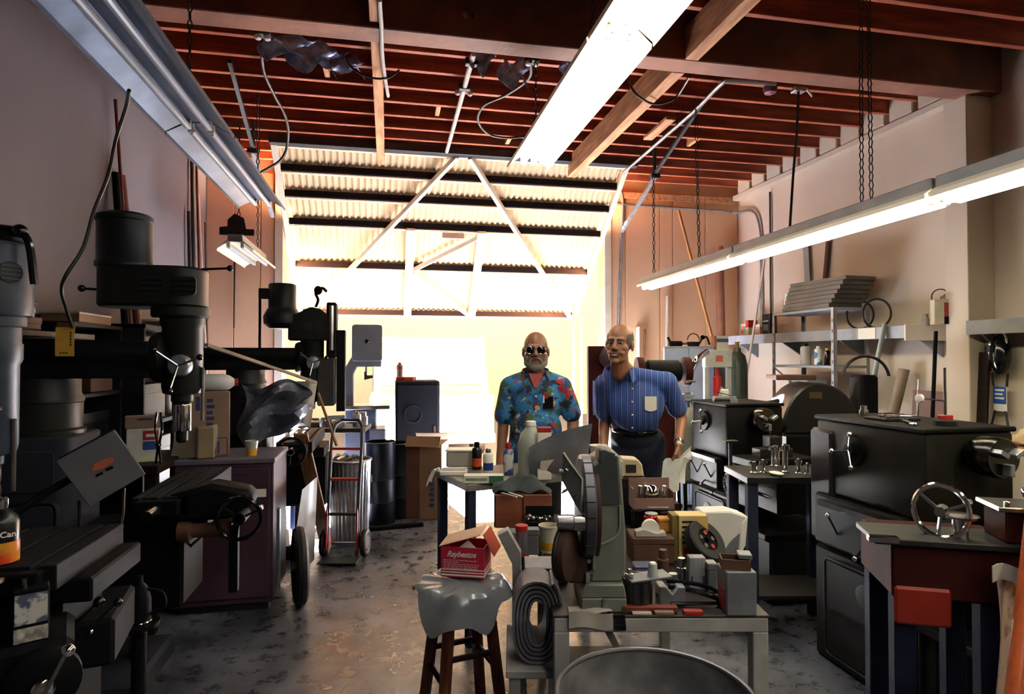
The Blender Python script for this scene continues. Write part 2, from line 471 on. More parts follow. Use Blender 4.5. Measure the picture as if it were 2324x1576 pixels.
# ------------------------------------------------------------------ fluorescent fixtures
m_refl = mat('reflector_enamel', '#f4ecd0', rough=.4, var=.05)
m_tube_on = mat('lit_tube', '#f4f3f6', emit=7.0, var=0.0)
m_tube_warm = mat('lit_warm_tube', '#f8f2d8', emit=8.0, var=0.0)
m_tube_off = mat('unlit_tube', '#b9bcc2', rough=.25, var=.05)
m_housing = mat('grey_housing', '#8b8a88', rough=.5, var=.2, metal=.2)
m_dullref = mat('tarnished_reflector', '#566074', rough=.35, metal=.7, var=.35, scale=5)
def fixture(label, x, y0, y1, z, lit, width=.30, n=1, tubes=2, mref=None, z1=None, gap=.075, drop=.055, mt=None):
    """row of n strip fixtures along Y; z is the tube height"""
    L = (y1 - y0)
    slope = 0 if z1 is None else math.atan2(z1 - z, L)
    t = thing('fluorescent_fixture', label, 'light', (x, y0, z), rot=(slope, 0, 0))
    w = width / 2
    mref = mref or m_refl
    for k in range(n):
        a = L * k / n + .01; b = L * (k + 1) / n - .01
        MB().b2((-.065, a, .035), (.065, b, .10)).build('housing', m_housing, t, .005)
        for s in (-1, 1):
            MB().prism([(s * .055, .034), (s * w, .02 - drop), (s * (w + .004), -drop), (s * (w + .008), .02 - drop), (s * .06, .05)], (0, a, 0), (1, 0, 0), (0, 0, 1), (0, b - a, 0)).build('reflector', mref, t)
        MB().b2((-.055, a, .028), (.055, b, .036)).build('centre_channel', mref, t)
        for i in range(tubes):
            xx = (i - (tubes - 1) / 2) * gap * 1.0
            tb = MB().cyl((xx, a + .03, -.01), (xx, b - .03, -.01), .019, n=10).build('tube', (mt or m_tube_on) if lit else m_tube_off, t)
            for yy in (a + .02, b - .02):
                MB().box((xx, yy, .005), (.032, .022, .056)).build('lamp_holder', m_white, t, .003)
    return t
fx_c = fixture('lit white fluorescent fixture hanging overhead near the middle of the room', 0.99, -3.0, 4.36, 3.02, True, .29, 4)
fx_r = fixture('lit fluorescent fixture hanging low along the right wall over the lathes', 2.56, -1.0, 5.85, 2.38, True, .19, 4, z1=2.31, drop=.0, mt=m_tube_warm)
fx_l = fixture('unlit tarnished metal fluorescent fixture hanging along the left wall', -1.06, .2, 5.6, 2.92, False, .36, 3, mref=m_dullref, gap=.11)
fx_s = fixture('short unlit two-tube fixture hanging at the far end by the door', -1.36, 5.95, 7.1, 2.62, False, .30, 1, mref=m_refl, gap=.12)
def chain(label, a, b, r=.004):
    a = Vector(a); b = Vector(b); L = (b - a).length; n = max(4, int(L / .045)); w = MB()
    for i in range(n):
        p = a.lerp(b, (i + .5) / n); u = Vector((1, 0, 0)) if i % 2 else Vector((0, 1, 0))
        w.torus(p, u, .017, r, n=6, m=4, sx=.75, sy=1.5)
    o = one(w, 'hanging_chain', m_cable, label, 'chain', group='fixture hanging chains')
    return o

# ------------------------------------------------------------------ milling machines on the left
m_mill = mat('machine_grey_blue', '#383f4c', spec=0.3, rough=.4, var=.35, scale=5)
m_millol = mat('machine_grey_olive', '#1e1f1b', spec=0.25, rough=.42, var=.35, scale=5)
m_milldk = mat('machine_dark', '#121214', spec=.12, rough=.72, var=.4, scale=7)
m_castdk = mat('oily_cast_iron', '#0c0c0f', spec=.12, rough=.72, metal=.05, var=.4, scale=8)
m_ball = mat('black_knob', '#0c0c10', rough=.15, var=.1)
m_alu = mat('cast_aluminium', '#b9bdc4', rough=.35, metal=.85, var=.15)
m_vent = mat('vent_black', '#08080a', rough=.6, var=.1)
m_rust = mat('rusty_brown', '#5a3a28', rough=.7, var=.35)
m_panel = mat('column_paint', '#31333c', spec=.12, rough=.72, var=.3, scale=4)

def ball_lever(root, a, b, r=.014, name='lever', m=None, mk=None):
    l = MB().cyl(a, b, r * .38, n=8).build(name, m or m_steel, root)
    MB().sph(b, r, n=10, m=8).build('knob', mk or m_ball, l)
    return l
def handwheel(root, c, axis, r, m_rim, m_hub=None, spokes=3, grip=True):
    u, v, d = frame(axis); c = Vector(c)
    w = MB().torus(c, axis, r, r * .11, n=28, m=8).build('handwheel', m_rim, root)
    MB().ring(c - d * .03, d, [(r * .24, 0), (r * .26, .02), (r * .2, .05)], 14).build('hub', m_hub or m_rim, w)
    for i in range(spokes):
        th = 2 * math.pi * i / spokes + .4
        MB().bar(c, c + (u * math.cos(th) + v * math.sin(th)) * r * .97, r * .15, r * .1).build('spoke', m_hub or m_rim, w)
    if grip:
        p = c + (u * math.cos(.4) + v * math.sin(.4)) * r * .95
        MB().ring(p, -d, [(.008, 0), (.012, .02), (.013, .05), (.009, .07), (.004, .075)], 10).build('crank_grip', m_steel, w)
    return w
def tslot(w, x0, x1, y0, y1, z0, z1, n=3):
    """table with T-slots along Y"""
    p = [(x0, z0), (x1, z0), (x1, z1)]
    for i in range(n):
        xc = x1 - (x1 - x0) * (i + .5) / n
        p += [(xc + .009, z1), (xc + .009, z1 - .025), (xc - .009, z1 - .025), (xc - .009, z1)]
    p += [(x0, z1)]
    return w.prism(p, (0, y0, 0), (1, 0, 0), (0, 0, 1), (0, y1 - y0, 0))
def rrect(x0, x1, z0, z1, r, n=4):
    pts = []
    for cx_, cz, a in ((x1 - r, z1 - r, 0), (x0 + r, z1 - r, 90), (x0 + r, z0 + r, 180), (x1 - r, z0 + r, 270)):
        for i in range(n + 1):
            t = R(a + 90 * i / n); pts.append((cx_ + r * math.cos(t), cz + r * math.sin(t)))
    return pts
def mill(label, loc, style, mp, mh, tab=(-.55, .5), tx=(.30, .56), hx=.5, rz=0.0, table_z=.96, wheel=None):
    t = thing('milling_machine', label, 'machine', loc, rz)
    MB().b2((-.3, -.27, 0), (.50, .27, .11)).build('base', mp, t, .02)
    c = MB().prism(rrect(-.2, .17, -.19, .19, .06), (0, 0, .11), (1, 0, 0), (0, 1, 0), (0, 0, 1.12)).build('column', mp, t, .008)
    MB().prism(rrect(-.12, .12, .98, 1.17, .025), (0, -.187, 0), (1, 0, 0), (0, 0, 1), (0, -.012, 0)).build('cover_plate', mp, c, .004)
    d = MB().prism(rrect(-.10, .12, .52, .92, .03), (0, -.187, 0), (1, 0, 0), (0, 0, 1), (0, -.016, 0)).build('access_door', mp, c, .005)
    MB().tube([(a, -.197, b) for a, b in rrect(-.115, .135, .505, .935, .04)], .011, 6, closed=True).build('door_gasket', m_vent, c)
    # knee, saddle, table
    MB().b2((.17, -.17, .40), (max(.64, tx[1] - .06), .17, table_z - .17)).build('knee', m_castdk, t, .015)
    MB().cyl((.4, 0, .1), (.4, 0, .4), .035, n=12).build('knee_screw', m_steel, t)
    MB().b2((tx[0] - .06, -.22, table_z - .17), (tx[1] + .06, .22, table_z - .085)).build('saddle', m_castdk, t, .008)
    tslot(MB(), tx[0], tx[1], tab[0], tab[1], table_z - .085, table_z).build('table', mat('worn_table_iron', '#1c1c20', spec=.12, rough=.72, metal=.1, var=.3), t, .003)
    e = tab[0] - .05
    MB().b2((tx[0] + .03, e, table_z - .08), (tx[1] - .03, tab[0], table_z - .01)).build('end_bracket', m_castdk, t, .006)
    xm = (tx[0] + tx[1]) / 2
    MB().cyl((xm, e - .12, table_z - .05), (xm, e, table_z - .05), .026, n=12).build('feed_shaft', m_steel, t)
    if wheel is None: handwheel(t, (xm, e - .10, table_z - .05), (0, -1, 0), .10, m_castdk, m_castdk)
    else:
        wx, wy, wz = wheel
        MB().ring((tx[1] - .05, wy + .1, wz - .07), (1, 0, 0), [(.05, 0), (.05, .05), (.034, .06), (.034, wx - tx[1] - .06), (.04, wx - tx[1] - .05), (.04, wx - tx[1])], 16).build('drive_shaft', m_rust, t)
        MB().prism([(tx[1] - .1, wz - .02), (wx - .06, wz - .02), (wx + .05, wz + .05), (wx + .03, wz + .11), (wx - .14, wz + .15), (tx[1] - .1, wz + .1)], (0, wy + .06, 0), (1, 0, 0), (0, 0, 1), (0, .16, 0)).build('feed_casting', m_castdk, t, .02)
        MB().cyl((wx, wy - .02, wz), (wx, wy + .1, wz), .03, n=14).build('wheel_shaft', m_castdk, t)
        handwheel(t, (wx, wy, wz), (0, -1, 0), .095, m_ball, m_castdk)
        MB().b2((wx - .06, wy + .06, wz - .36), (wx - .02, wy + .1, wz - .05)).build('support_post', m_castdk, t, .004)
    ball_lever(t, (tx[1] - .06, -.05, table_z - .3), (tx[1] + .05, -.14, table_z - .2), .02, 'crossfeed_crank')
    # turret and ram
    MB().ring((-.02, 0, 1.23), (0, 0, 1), [(.175, 0), (.175, .02), (.16, .03), (.16, .15), (.165, .155), (.165, .17), (.15, .2), (.15, .27)], 24).build('turret', mh, t)
    MB().prism([(-.13, 1.5), (.13, 1.5), (.10, 1.56), (.13, 1.62), (.11, 1.68), (-.11, 1.68), (-.13, 1.62), (-.10, 1.56)], (-.36, 0, 0), (0, 1, 0), (0, 0, 1), (hx - .12 + .36, 0, 0)).build('ram', m_milldk, t, .008)
    MB().ring((hx - .13, 0, 1.6), (1, 0, 0), [(.12, 0), (.13, .02), (.13, .05), (.09, .07), (.09, .1)], 20).build('knuckle', mh, t)
    # quill head
    MB().ring((hx, 0, 1.17), (0, 0, 1), [(.02, 0), (.028, .01), (.028, .06), (.043, .065), (.043, .2), (.052, .21), (.052, .24), (.088, .25), (.095, .28), (.095, .58), (.105, .6), (.105, .66)], 22).build('quill_head', mh, t)
    MB().ring((hx, 0, 1.23), (0, 0, 1), [(.0435, 0), (.0445, .004), (.0445, .13), (.0435, .134)], 20, cap=False).build('quill_sleeve', m_chrome, t)
    MB().ring((hx + .02, -.09, 1.56), (0, -1, 0), [(.055, 0), (.055, .035), (.045, .05), (.02, .055)], 18).build('feed_dial', m_alu, t)
    for a in (20, 140, 260):
        ball_lever(t, (hx + .02, -.14, 1.56), (hx + .02 + .12 * math.cos(R(a)), -.19, 1.56 + .12 * math.sin(R(a))), .016, 'quill_lever')
    MB().cyl((hx + .1, -.02, 1.28), (hx + .1, -.02, 1.55), .008, n=8).build('depth_stop', m_steel, t)
    if style == 'step':
        # stacked belt housing, motor behind the spindle
        MB().ring((hx - .01, 0, 1.80), (0, 0, 1), [(.125, 0), (.135, .01), (.135, .05), (.10, .055)], 26).build('gear_ring', mh, t)
        MB().prism([(a, b) for a, b in rrect(hx - .38, hx + .11, -.14, .14, .12, 6)], (0, 0, 1.85), (1, 0, 0), (0, 1, 0), (0, 0, .20)).build('belt_housing', mh, t, .012)
        for xx in (hx - .10, hx + .045):
            MB().prism(rrect(xx - .055, xx + .055, 1.905, 1.995, .02), (0, -.139, 0), (1, 0, 0), (0, 0, 1), (0, -.006, 0)).build('belt_window', m_vent, t)
            for k in range(3): MB().b2((xx - .05, -.149, 1.918 + k * .026), (xx + .05, -.143, 1.926 + k * .026)).build('belt_rib', m_milldk, t)
        MB().ring((hx - .27, 0, 2.05), (0, 0, 1), [(.13, 0), (.13, .02), (.124, .03), (.124, .225), (.132, .23), (.132, .25), (.11, .265)], 28).build('motor', mat('motor_grey', '#26272b', spec=0.25, rough=.35, metal=.3, var=.25), t)
        ball_lever(t, (hx + .1, -.05, 2.045), (hx + .24, -.08, 2.05), .016, 'speed_lever', m_castdk)
        ball_lever(t, (hx - .355, -.07, 1.93), (hx - .41, -.12, 1.93), .017, 'clutch_lever', m_castdk)
    elif style == 'vari':
        MB().ring((hx, 0, 1.83), (0, 0, 1), [(.10, 0), (.10, .06), (.115, .065), (.115, .1), (.132, .105), (.135, .12), (.135, .36), (.128, .375), (.09, .38)], 30).build('drive_housing', m_mill, t)
        for a in (-95, -35):
            u = Vector((math.cos(R(a)), math.sin(R(a)), 0)); q = Vector((-u.y, u.x, 0))
            w = MB(); w.prism([(.04 * math.cos(k * .3927), .04 * math.sin(k * .3927)) for k in range(16)], Vector((hx, 0, 2.09)) + u * .131, q, (0, 0, 1), u * .008)
            w.build('vent_oval', m_vent, t)
            for k in range(4): MB().bar(Vector((hx, 0, 2.066 + k * .016)) + u * .139 - q * .032, Vector((hx, 0, 2.066 + k * .016)) + u * .139 + q * .032, .004, .005).build('vent_louvre', m_mill, t)
        MB().ring((hx, 0, 2.21), (0, 0, 1), [(.115, 0), (.12, .015), (.11, .035), (.05, .045), (.035, .07)], 24).build('cap', m_castdk, t)
        l = MB().tube(wob([(hx + .02, -.05, 2.26), (hx + .12, -.06, 2.245), (hx + .16, -.06, 2.2), (hx + .175, -.05, 2.05)], 5), .014, 8).build('brake_lever', m_ball, t)
        MB().sph((hx + .13, -.06, 2.245), .026, n=12, m=8).build('knob', m_ball, l)
        MB().prism(rrect(hx - .07, hx + .055, 1.66, 1.82, .02), (0, -.118, 0), (1, 0, 0), (0, 0, 1), (0, -.012, 0)).build('feed_plate', m_alu, t, .003)
        MB().torus((hx - .005, -.132, 1.755), (0, 1, 0), .033, .004, n=20, m=6).build('feed_ring', m_castdk, t)
        ball_lever(t, (hx - .005, -.132, 1.755), (hx - .002, -.165, 1.70), .02, 'feed_lever')
    else:
        MB().ring((hx - .24, 0, 1.84), (0, 0, 1), [(.10, 0), (.145, .04), (.15, .10), (.12, .16), (.11, .17), (.11, .36), (.104, .37)], 26).build('motor', mh, t)
        MB().b2((hx - .42, -.05, 2.08), (hx - .34, .05, 2.17)).build('terminal_box', mh, t, .006)
        MB().cyl((hx - .41, -.03, 1.66), (hx - .41, -.03, 2.10), .011, n=8).build('conduit', m_castdk, t)
        MB().prism([(-.16, 1.74), (.16, 1.74), (.16, 1.94), (.1, 2.0), (.02, 2.02), (-.1, 1.96), (-.16, 1.95)], (hx - .02, -.11, 0), (1, 0, 0), (0, 0, 1), (0, .22, 0)).build('belt_housing', mh, t, .012)
        for xx in (hx - .02, hx + .07): MB().b2((xx - .03, -.118, 1.82), (xx + .03, -.111, 1.89)).build('belt_window', m_vent, t)
        MB().b2((hx + .12, -.09, 1.60), (hx + .20, .09, 2.06)).build('head_block', m_castdk, t, .01)
        MB().cyl((hx + .16, -.1, 1.66), (hx + .16, -.1, 2.03), .022, n=12).build('spring_tube', m_steel, t)
        MB().b2((hx + .2, -.06, 1.15), (hx + .27, .06, 1.83)).build('splash_guard', m_milldk, t, .004)
        MB().b2((hx + .05, -.1, 1.2), (hx + .19, .1, 1.6)).build('lower_block', mat('block_brown', '#272522', rough=.5), t, .01)
        w = MB().tube(wob([(hx + .03, -.05, 2.02), (hx + .05, -.05, 2.08), (hx + .03, -.05, 2.14), (hx + .08, -.05, 2.18), (hx + .12, -.06, 2.15)], 5), .012, 8); w.sph((hx + .05, -.05, 2.16), .035, (1, .8, 1.1)).build('coolant_nozzle', m_castdk, t)
    return t
# far mill first, then the two near ones
mill3 = mill('olive grey milling machine with upright round motor beside the bright doorway', (-1.12, 5.40, 0), 'round', m_millol, m_millol, tab=(-.5, .45), hx=.50)
mill2 = mill('dark grey milling machine with ribbed cylindrical motor and round black handwheel', (-1.62, 3.40, 0), 'step', m_panel, m_millol, tab=(-.30, .5), tx=(.48, .72), hx=.60, wheel=(.954, -.36, .86))
mill1 = mill('blue-grey milling machine with oval vents cropped by the left picture edge', (-1.74, 2.38, 0), 'vari', m_mill, m_mill, tab=(-.33, .2), tx=(.46, .86), hx=.47, table_z=1.09)
mill1.scale = (.9, .9, .9)
# folded guard hanging under the near table end and paper-covered switch box
b = thing('switch_box', 'small switch box covered with torn white tape at lower left', 'switch box', at(70, 1390, d=1.78), rot=(0, 0, R(28)))
MB().box((0, 0, 0), (.085, .06, .15)).build('housing', m_castdk, b, .004)
MB().box((0, -.0315, .02), (.075, .002, .085)).build('torn_tape', mat('torn_white_tape', '#b9b7b4', rough=.8, col2='#4a5068', scale=22, lo=.42, hi=.5), b)
MB().box((0, -.0315, -.052), (.078, .002, .04)).build('torn_tape', mat('grubby_paper', '#c4bfb8', rough=.9, col2='#77726e', scale=40), b)
MB().cyl((-.015, 0, .075), (-.015, 0, .1), .007, n=8).build('toggle', m_steel, b)
# lower hand crank in the near left corner
h = thing('machine_crank', 'dark round feed dial with bright ball crank at bottom left corner', 'crank', at(100, 1540, d=1.75), rot=(0, 0, R(24)))
MB().ring((0, 0, 0), (0, -1, 0), [(.09, 0), (.09, .03), (.07, .04), (.03, .05)], 26).build('dial', m_castdk, h)
MB().ring((0, -.05, 0), (0, -1, 0), [(.028, 0), (.028, .03), (.02, .035)], 16).build('hub', m_chrome, h)
MB().bar((0, -.08, -.02), (.05, -.09, .09), .016, .01).build('crank_arm', m_steel, h)
MB().sph((.055, -.095, .10), .018).build('crank_ball', m_chrome, h)
MB().b2((-.25, .0, -.25), (.07, .25, .10)).build('gear_case', m_castdk, h, .02)
# second darker gearbox with small knobs
h = thing('feed_gearbox', 'low oily feed gearbox with rows of small bright knobs, lower left', 'machine', at(60, 1480, d=2.05), rot=(0, 0, R(10)))
MB().b2((-.35, -.05, -.07), (.26, .3, .09)).build('case', m_milldk, h, .012)
for i in range(6): MB().sph((-.28 + i * .095, -.06, .05 + .01 * (i % 2)), .009).build('knob', m_chrome, h)
ball_lever(h, (.2, -.05, .08), (.28, -.1, .16), .014)

# spray bottle cropped by the frame
b = thing('spray_can', 'black spray can with white lettering and orange bottom at left edge', 'can', at(2, 1283, d=1.86), rz=R(6))
MB().ring((0, 0, 0), (0, 0, 1), [(.043, 0), (.045, .004), (.045, .13), (.04, .145), (.02, .163), (.014, .17)], 24).build('body', mat('can_black', '#0d0d12', rough=.3), b)
MB().ring((0, 0, .012), (0, 0, 1), [(.0455, 0), (.0457, .035), (.0455, .062)], 24, cap=False).build('orange_band', mat('can_flame', '#d8431a', rough=.35, col2='#d9a03a', scale=14), b)
MB().ring((0, 0, .17), (0, 0, 1), [(.016, 0), (.018, .01), (.018, .028), (.01, .034)], 16).build('nozzle', m_chrome, b)
text('o-Can', .024, m_white, 'lettering', b, (.022, -.0405, .098), (R(90), 0, R(28)), bold=.0005)

# tilted control box on its arm
b = thing('control_box', 'tilted square metal control box with orange and black emblem on an arm', 'control box', at(232, 1062, d=2.25), rot=(0, 0, R(22)))
M4 = Matrix.Rotation(R(-30), 4, 'Y')
def tiltbox(lo, hi): 
    w = MB().b2(lo, hi); w.v = [tuple(M4 @ Vector(p)) for p in w.v]; return w
tiltbox((-.098, 0, -.098), (.098, .09, .098)).build('housing', m_castdk, b, .006)
tiltbox((-.1, -.008, -.1), (.1, 0, .1)).build('face_plate', mat('brushed_plate', '#6c6c72', rough=.4, metal=.5, var=.2, scale=3), b, .002)
w = MB().prism([(-.035, -.008), (.0, -.014), (.035, -.002), (.038, .012), (.01, .016), (-.02, .012)], (0, -.008, .012), (1, 0, .35), (-.3, 0, 1), (0, -.002, 0)); w.build('emblem', mat('emblem_orange', '#a8532f', rough=.5), b)
MB().prism([(-.03, -.006), (-.008, -.006), (-.008, .003), (-.03, .003)], (.01, -.008, -.012), (1, 0, .45), (-.4, 0, 1), (0, -.002, 0)).build('emblem_mark', m_ball, b)
MB().prism([(.0, -.006), (.022, -.006), (.022, .004), (.0, .004)], (.01, -.008, -.008), (1, 0, .45), (-.4, 0, 1), (0, -.002, 0)).build('emblem_mark', m_ball, b)
MB().tube(wob([(-.02, .06, 0), (-.15, .04, -.07), (-.28, .02, -.16)], 5), .014, 8).build('arm', m_castdk, b)
MB().sph((-.29, .02, -.165), .028).build('arm_joint', m_steel, b)
MB().tube(wob([(-.07, .05, -.12), (-.06, .06, -.24), (0, .08, -.30), (.06, .1, -.24), (.07, .1, -.1)], 6), .006, 6).build('cable', m_cable, b)

# yellow paper tag on the ram of the ribbed-motor mill
b = thing('paper_tag', 'yellow paper tag with faint writing hanging on the dark mill ram', 'tag', at(148, 776, d=2.87), rz=R(4))
MB().sheet(lambda u, v: ((u - .5) * .078, -.004 * math.sin(v * 3) - .003 * u, (.5 - v) * .135), 4, 6, .001).build('paper', mat('yellow_paper', '#d9a83e', rough=.8, var=.12, scale=30), b)
MB().sheet(lambda u, v: ((u - .5) * .07, .002, .068 + .022 * (1 - v)), 2, 2, .001).build('clip', m_rust, b)
for i in range(3): MB().b2((-.02 + i * .012, -.0062, -.055), (-.012 + i * .012, -.0052, -.05)).build('writing', m_iron, b)
for i in range(5): MB().b2((.022, -.0085, -.02 + i * .014), (.028, -.0075, -.011 + i * .014)).build('writing', m_iron, b)

# ------------------------------------------------------------------ left wall and left clutter
m_card = mat('brown_cardboard', '#7b5c40', rough=.85, var=.18, scale=3)
m_cardl = mat('pale_cardboard', '#876e5e', rough=.85, var=.15, scale=3)
m_print = mat('blue_print', '#2c2f63', rough=.8)
m_paper = mat('white_paper', '#e4dfd2', rough=.85, var=.06)
m_paperg = mat('grey_paper', '#b3ada4', rough=.85, var=.15)
m_red = mat('red_paint', '#a8201c', rough=.45, var=.2)
m_orange = mat('orange_plastic', '#e0562a', rough=.4)
m_yellow = mat('yellow_plastic', '#e0a322', rough=.4)
m_blue = mat('blue_paint', '#24306b', rough=.5, var=.2)
m_dkwood = mat('dark_wood', '#23150c', spec=0.2, rough=.6, col2='#180c06', stretch=(1, 1, 8), scale=4)
m_wood = mat('oak_wood', '#94633c', rough=.65, col2='#6d4527', stretch=(8, 1, 1), scale=4)
m_rubber = mat('black_rubber', '#101011', rough=.65, var=.3)

# leaning rods and pipes by the left wall
def lean(name, label, a, b, r, m, n=10, flat=None, cat='rod'):
    w = MB()
    if flat: w.bar(a, b, flat[0], flat[1])
    else: w.cyl(a, b, r, n=n)
    return one(w, name, m, label, cat, bev=.002 if flat else 0)
lean('steel_rod', 'thin red-brown rod leaning on the left wall behind the ribbed motor', (-1.86, 5.02, 1.832), at(262, 226, X=-1.95), .012, mat('red_oxide_rod', '#6e3022', rough=.6))
lean('steel_bar', 'thick dark bar leaning on the left wall behind the ribbed motor', (-1.86, 4.92, 1.832), at(262, 392, X=-1.945), .025, m_castdk)
lean('pipe', 'short red-brown pipe leaning on the left wall beside a dark bar', (-1.85, 5.12, 1.832), at(275, 398, X=-1.94), .028, mat('red_oxide_pipe', '#5e2a20', rough=.6))
# bundle of bars in the back left corner
for lab, px0, py0, px1, r, m in (
    ('dark bent conduit standing in the back left corner', 436, 362, 436, .020, m_cable),
    ('red-brown bar leaning in the back left corner', 446, 372, 470, .014, mat('red_oxide_rod', '#6e3022')),
    ('pale strip of wood leaning in the back left corner', 449, 440, 486, .016, mat('pale_strip', '#d8c3a4', rough=.7)),
    ('slim brown stick leaning in the back left corner', 466, 505, 478, .012, m_rust),
    ('short dark pipe standing in the back left corner', 428, 480, 440, .018, m_iron)):
    a = at(px0, py0, X=-1.955); b = at(px1, 900, d=6.3); b = Vector((max(b.x, -1.9), b.y, 0))
    a.y = min(a.y, 7.25); b.y = min(b.y, 7.2)
    one(MB().cyl(b, a, r, n=8), 'bar_stock', m, lab, 'rod')
# hanging cord
w = MB().tube(wob([at(293, 205, d=2.62), at(287, 240, d=2.75), at(262, 320, d=2.9), at(245, 400, d=2.9), at(213, 480, d=2.85), at(190, 560, d=2.8), at(150, 625, d=2.75), at(140, 660, d=2.78), at(150, 700, d=2.82), at(165, 745, d=2.86)], 6), .008, 6)
one(w, 'power_cord', m_cable, 'black power cord hanging from the left fixture down to the mill', 'cord')
# wall shelf with flat stacks
sh = thing('wall_shelf', 'dark wooden wall shelf on the left wall behind the mills', 'shelf', (-1.97, 2.75, 1.70))
MB().b2((0, 0, 0), (.34, 1.15, .03)).build('board', m_dkwood, sh, .003)
for yy in (.1, 1.0):
    MB().prism([(0, 0), (.28, 0), (0, -.22)], (0, yy, 0), (1, 0, 0), (0, 0, 1), (0, .03, 0)).build('bracket', m_iron, sh)
zz = 1.731
for i, (sx, sy, hz, m, lab) in enumerate(((.30, .42, .06, m_rust, 'flat brown carton lying lowest in the pile on the left wall shelf'), (.27, .38, .045, m_paperg, 'grey magazine pile lying mid stack on the left wall shelf'), (.29, .40, .03, m_dkwood, 'dark folder lying second from top on the left wall shelf'), (.25, .36, .035, m_cardl, 'thin pale carton topmost on the pile on the left wall shelf'))):
    t = thing('flat_box', lab, 'box', (-1.80, 3.15 + .02 * i, zz), R(6 * (i - 1)))
    MB().b2((-sx / 2, -sy / 2, 0), (sx / 2, sy / 2, hz * .6)).build('tray', m, t, .003)
    MB().b2((-sx / 2 - .003, -sy / 2 - .003, hz * .45), (sx / 2 + .003, sy / 2 + .003, hz)).build('lid', m, t, .003)
    zz += hz + .001
b = thing('folded_carton', 'folded brown carton leaning under the round motor on the shelf', 'box', (-1.79, 2.90, 1.732), R(20))
MB().b2((-.1, -.12, 0), (.1, .12, .11)).build('carton', m_card, b, .003)
MB().box((0, -.16, .13), (.2, .1, .004), (R(30), 0, 0)).build('flap', m_paperg, b)

# bench behind the mills with cartons
bn = thing('workbench', 'low dark bench against the left wall carrying a detergent box', 'bench', (-1.95, 3.88, 0))
MB().b2((0, 0, .93), (.66, .66, .98)).build('top', m_dkwood, bn, .004)
for x in (.03, .58):
    for y in (.03, .58): MB().b2((x, y, 0), (x + .06, y + .06, .93)).build('leg', m_dkwood, bn, .003)
MB().b2((.03, .03, .2), (.63, .63, .23)).build('lower_shelf', m_dkwood, bn, .003)
p = at(326, 1047, Z=.981)
b = thing('detergent_box', 'white detergent box with red and blue label beside tall carton', 'box', p, R(14))
MB().b2((-.085, -.05, 0), (.085, .05, .2)).build('carton', mat('box_white', '#dcdad6', rough=.6), b, .003)
MB().b2((.0, -.0515, .13), (.08, -.0505, .185)).build('red_label', mat('label_red', '#b3202a', rough=.6), b)
MB().b2((.0, -.0515, .072), (.08, -.0505, .122)).build('blue_label', mat('label_blue', '#1f4f9e', rough=.6), b)
MB().b2((-.035, -.0515, .01), (.08, -.0505, .035)).build('pale_label', mat('label_cream', '#d8dcb0', rough=.6), b)
MB().b2((.015, -.0525, .148), (.068, -.0515, .166)).build('print', m_white, b)
b2 = thing('carton', 'small pale carton lying on top of the detergent box', 'box', p + Vector((0, 0, .2015)), R(17))
MB().b2((-.095, -.05, 0), (.095, .05, .07)).build('body', m_cardl, b2, .003)
MB().b2((-.03, -.0515, .048), (.045, -.0505, .058)).build('print', m_print, b2)
MB().b2((-.096, -.004, .069), (.096, .004, .0712)).build('tape', m_paperg, b2)
b = thing('tongs_rack', 'pair of black tongs hooked beside the detergent box', 'tongs', p + Vector((.12, -.12, .0)), R(-20))
for s in (-1, 1):
    MB().tube(wob([(s * .012, 0, .3), (s * .022, 0, .2), (s * .006, 0, .11), (s * .016, 0, 0)], 5), .007, 6).build('jaw', m_ball, b)
MB().cyl((0, -.012, .11), (0, .012, .11), .012, n=10).build('rivet', m_steel, b)

# purple-brown cabinet
m_purp = mat('plum_enamel', '#4c3442', spec=0.2, rough=.6, col2='#3a2630', scale=2)
cb = thing('cabinet', 'plum coloured steel cabinet with small white label behind the handwheel', 'cabinet', (-1.0, 4.42, 0), R(0))
MB().b2((-.29, -.26, .05), (.29, .26, .93)).build('body', m_purp, cb, .006)
MB().b2((-.3, -.27, .93), (.3, .27, .96)).build('top', mat('plum_top', '#67626f', spec=0.2, rough=.4), cb, .004)
MB().b2((-.26, -.23, 0), (.26, .23, .05)).build('plinth', m_black, cb)
dd = MB().b2((-.27, -.275, .09), (.27, -.261, .9)).build('door', m_purp, cb, .004)
MB().b2((.12, -.278, .72), (.25, -.2755, .77)).build('label_card', m_paper, dd)
MB().b2((.2, -.283, .12), (.22, -.2755, .14)).build('latch', m_steel, dd)
w = MB().tube(wob([(-.12, -.276, .865), (-.06, -.276, .875), (0, -.276, .86), (.08, -.276, .875), (.14, -.276, .865)], 4), .004, 5); w.build('script_mark', m_blue, dd)
w = MB().b2((.30, -.2, .12), (.32, -.16, .62)); w.build('side_rail', m_galv, cb, .002)
# tall carton with jug
p = at(487, 1048, d=4.12); p.z = .961
b = thing('tall_carton', 'tall pale carton with blue print standing on the plum cabinet', 'box', (-1.14, 4.36, .961), R(16))
MB().b2((-.115, -.09, 0), (.115, .09, .42)).build('body', m_cardl, b, .004)
for i in range(6): MB().b2((-.022, -.0915, .16 + i * .038), (.022 - .008 * (i % 2), -.0905, .183 + i * .038)).build('print_mark', m_print, b)
MB().b2((-.085, -.0915, .3), (-.06, -.0905, .39)).build('print', m_print, b)
for i in range(4): MB().b2((-.01 + i * .018, -.0915, .02), (.0 + i * .018, -.0905, .1)).build('print_bar', m_print, b)
MB().tube([(a, -.0912, c) for a, c in rrect(-.02, .1, .01, .12, .01)], .002, 4, closed=True).build('print_frame', m_print, b)
b = thing('plastic_jug', 'white plastic jug with red cap lying on the tall carton', 'jug', (-1.14, 4.34, 1.382), R(12))
w = MB(); n = 14
